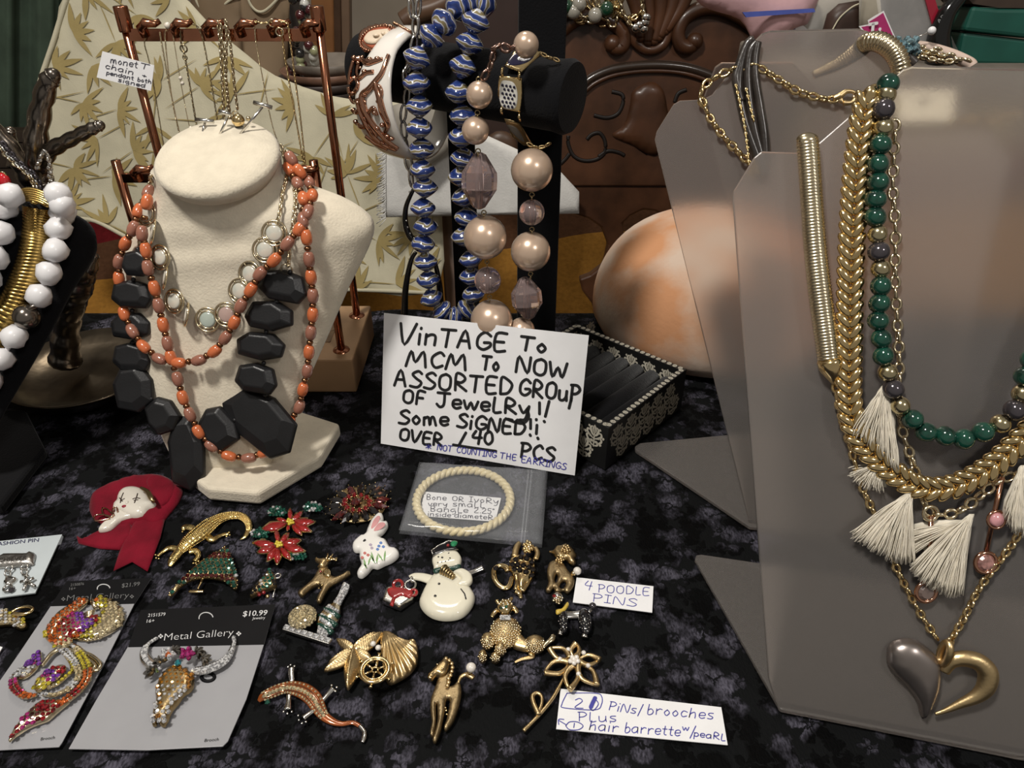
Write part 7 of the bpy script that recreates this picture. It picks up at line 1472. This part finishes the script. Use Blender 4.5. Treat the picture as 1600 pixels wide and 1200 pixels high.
def swirl(P, cols, ks, w, h=.0035):
    b_ = body([(x, y, w_) for (x, y), w_ in zip(P, w)], palegold, px_, 'gold_swirl', .7, 10, z=.0025); Sb = Surf([b_], Plane((0, 0, .006), (0, 0, 1))); CP = [onz(x, y, .005) for x, y in cat(P, 6)]; ms_ = {}
    rp = resample(CP, .0019); W2 = w
    for i, (p, t) in enumerate(rp):
        k = ks[int(i/len(rp)*len(ks))]; wd = interp([float(q) for q in w], i/len(rp))*pxm(80, 1050); sd = V((-t.y, t.x, 0))
        for s in ((-.55, .5) if wd > .0013 else (0,)): gem(ms_.setdefault(k, M()), p+sd*wd*s+V((0, 0, wd*.45-.0002)), .0010)
    for k, m in ms_.items(): obj('rhinestones', m, C_[k], px_, smooth=False, fixn=False, kind='stuff')
swirl([(92, 1010), (102, 1018), (112, 1028), (120, 1042), (124, 1056), (114, 1072), (100, 1080), (84, 1086), (66, 1084)], C_, 'wwwwccwccw', [5, 6, 5, 5, 5, 5, 4, 4, 3])
swirl([(112, 1008), (124, 1020), (134, 1036), (138, 1052), (134, 1066), (122, 1080), (104, 1094), (92, 1102)], C_, 'wcyyyyoooroo', [3, 5, 6, 7, 7, 7, 7, 6])
swirl([(100, 1020), (112, 1036), (113, 1048), (102, 1058), (90, 1068), (74, 1076)], C_, 'ccyyyyc', [3, 4, 4, 4, 4, 3])
swirl([(32, 1048), (22, 1058), (22, 1072), (30, 1082), (42, 1088), (58, 1086)], C_, 'wmrroo', [5, 6, 7, 6, 5, 3])
pave([(62, 1015), (55, 1022), (44, 1031), (34, 1042), (27, 1054), (30, 1060), (42, 1056), (56, 1044), (64, 1030)], C_, pick=grad(62, 1018, 28, 1056, 'rmpppmww'))
m = M(); marq(m, 46, 1037, 8, 4.5, .75, .0062); obj('purple_navette', m, pur, px_, smooth=False)
pave([(103, 1041), (92, 1038), (80, 1044), (66, 1052), (56, 1062), (52, 1074), (58, 1080), (66, 1076), (80, 1066), (94, 1056)], C_, pick=grad(104, 1040, 54, 1078, 'rrrppmyyy'))
m = M(); marq(m, 75, 1051, 7, 3.6, .6, .0062); obj('purple_navette', m, pur, px_, smooth=False)
pave([(108, 1094), (96, 1092), (80, 1092), (62, 1095), (46, 1108), (30, 1126), (19, 1142), (13, 1157), (22, 1150), (40, 1138), (58, 1130), (74, 1124), (88, 1112), (100, 1102)], C_, h=.0032, pick=grad(108, 1094, 16, 1155, 'oorrrrdmmmrr'))
m = M(); marq(m, 68, 1106, 9, 5, .3, .0064); obj('red_navette', m, red_, px_, smooth=False)
for P in ([(104, 1014), (118, 1020), (136, 1022), (150, 1030), (157, 1040), (150, 1048), (142, 1044)], [(118, 1022), (136, 1030), (148, 1040), (144, 1046), (136, 1040)], [(92, 1014), (80, 1022), (72, 1032), (66, 1040)], [(112, 1008), (122, 1012), (130, 1018)]):
    m = M(); m.tube([onz(x, y, .0045) for x, y in cat(P, 6)], (.0012, .0009), 8, flat=(0, 0, 1)); obj('gold_curl', m, palegold, px_)
for k in range(9):
    a = radians(118-k*17); m = M(); x0, y0 = 158+16*cos(a), 962-14*sin(a); m.tube([onz(x0, y0, .0045), onz(158+30*cos(a), 963-27*sin(a), .004), onz(158+38*cos(a-.15), 964-33*sin(a-.15), .003)], [.0014, .0012, .0003], 7); obj('feather_tip', m, palegold, px_)
for k in range(4): m = M(); m.tube([onz(128, 962+k*1.5, .005), onz(140, 956+k*2, .006), onz(150-k, 952+k*3, .006)], [.0009, .0008, .0002], 6); obj('crest_feather', m, palegold, px_)
for k in range(4): m = M(); m.tube([onz(128+k*6, 996-k, .0045), onz(136+k*6, 1001-k, .004), onz(146+k*5, 1000-k, .003)], [.0010, .0008, .0002], 6); obj('feather_tip', m, palegold, px_)
# fashion pin card at the left edge
fpn = thing('fashion_pin_card', 'pale blue grey card printed fashion pin, holding the silver bar pin, left edge', 'card', onz(40, 890)); m = M(); m.slab([onz(x, y, .0018) for x, y in [(-90, 855), (97, 835), (55, 926), (-110, 948)]], V((0, 0, 1)), .0008); obj('card', m, mat('pale_blue_card', (.50, .55, .57), .45, var=.03), fpn, smooth=False)
m = M(); m.slab([onz(x, y, .0024) for x, y in [(96, 836), (99, 838), (95, 850), (90, 851)]], V((0, 0, 1)), .0004); obj('tape_corner', m, film, fpn, smooth=False)
ftext('lettering', 'FASHION PIN', (-9, 853), (60, 846), 5.5, Plane((0, 0, .0018), (0, 0, 1)), mat('navy_print', (.02, .02, .08), .5), fpn, slant=.3)
hm = pinthing('silver_bar_pin', 'antiqued silver bar pin engraved achiever with dangling charms on the pale card', 20, 880)
rel('bar', [(-30, 869), (0, 866), (30, 864), (50, 862), (54, 866), (52, 876), (49, 881), (20, 884), (-10, 886), (-32, 886)], .003, mat('antiqued_silver_bar', (.50, .48, .45), .35, 1, bump=.6, bscale=400, var=.3), hm, base=.0025, w=.0015, step=.0018)
ftext('lettering', 'ACHIEVER', (-12, 879), (41, 874), 6.5, Plane((0, 0, .0056), (0, 0, 1)), mat('engraved_dark', (.04, .035, .03), .5), hm, slant=.3)
for x, y in ((14, 889), (38, 887), (12, 896), (38, 893)): m = M(); m.torus(onz(x, y, .004), .0018, .0005, frame(V((1, 0, 0)), V((0, -.4, 1))) if y < 890 else frame(V((0, 1, 0)), V((1, 0, .4)))); obj('jump_ring', m, silver, hm)
rel('heart_charm', [(6, 907), (10, 899), (16, 900), (24, 901), (26, 905), (18, 912), (10, 915), (5, 911)], .0022, silver, hm, base=.002, w=.001, step=.001)
m = M()
for a, b in (((40, 899), (42, 910)), ((42, 909), (37, 922)), ((42, 909), (54, 916)), ((32, 909), (44, 908)), ((44, 908), (53, 903)), ((36, 898), (44, 901))): m.tube([onz(*a, .004), onz(*b, .004)], .0009, 7)
obj('star_charm', m, silver, hm); m = M(); m.torus(onz(12, 919, .0035), .0020, .0007); obj('ring_charm', m, silver, hm); m = M(); gem(m, onz(18, 922, .003), .0018); obj('dark_stone', m, gunmetal, hm, smooth=False)
# gold insect pin cut by the left edge and a card corner
gi = pinthing('gold_stone_brooch', 'gold and yellow stoned brooch with wire loop cut by the left edge', 15, 966)
GO = [(-14, 957), (2, 952), (14, 954), (28, 960), (40, 969), (40, 978), (30, 982), (14, 976), (-14, 976)]; rel('plate', GO, .003, gold, gi, base=.001, w=.002); stones(GO, .0022, .0011, {0: cham, 1: yel, 2: wht}, gi, .0036, .0002)
m = M(); m.tube([onz(x, y, .005) for x, y in cat([(18, 956), (28, 951), (42, 948), (51, 951), (46, 957), (34, 960), (20, 959)], 5)], (.0007, .0010), 8, flat=(0, 0, 1)); obj('wire_loop', m, gold, gi)
m = M(); m.slab([onz(x, y, .0018) for x, y in [(-40, 1000), (4, 1011), (-4, 1024), (-40, 1060)]], V((0, 0, 1)), .0006); tag(obj('white_card', m, paper, smooth=False), 'corner of a white card at the left edge beside the phoenix card', 'card')
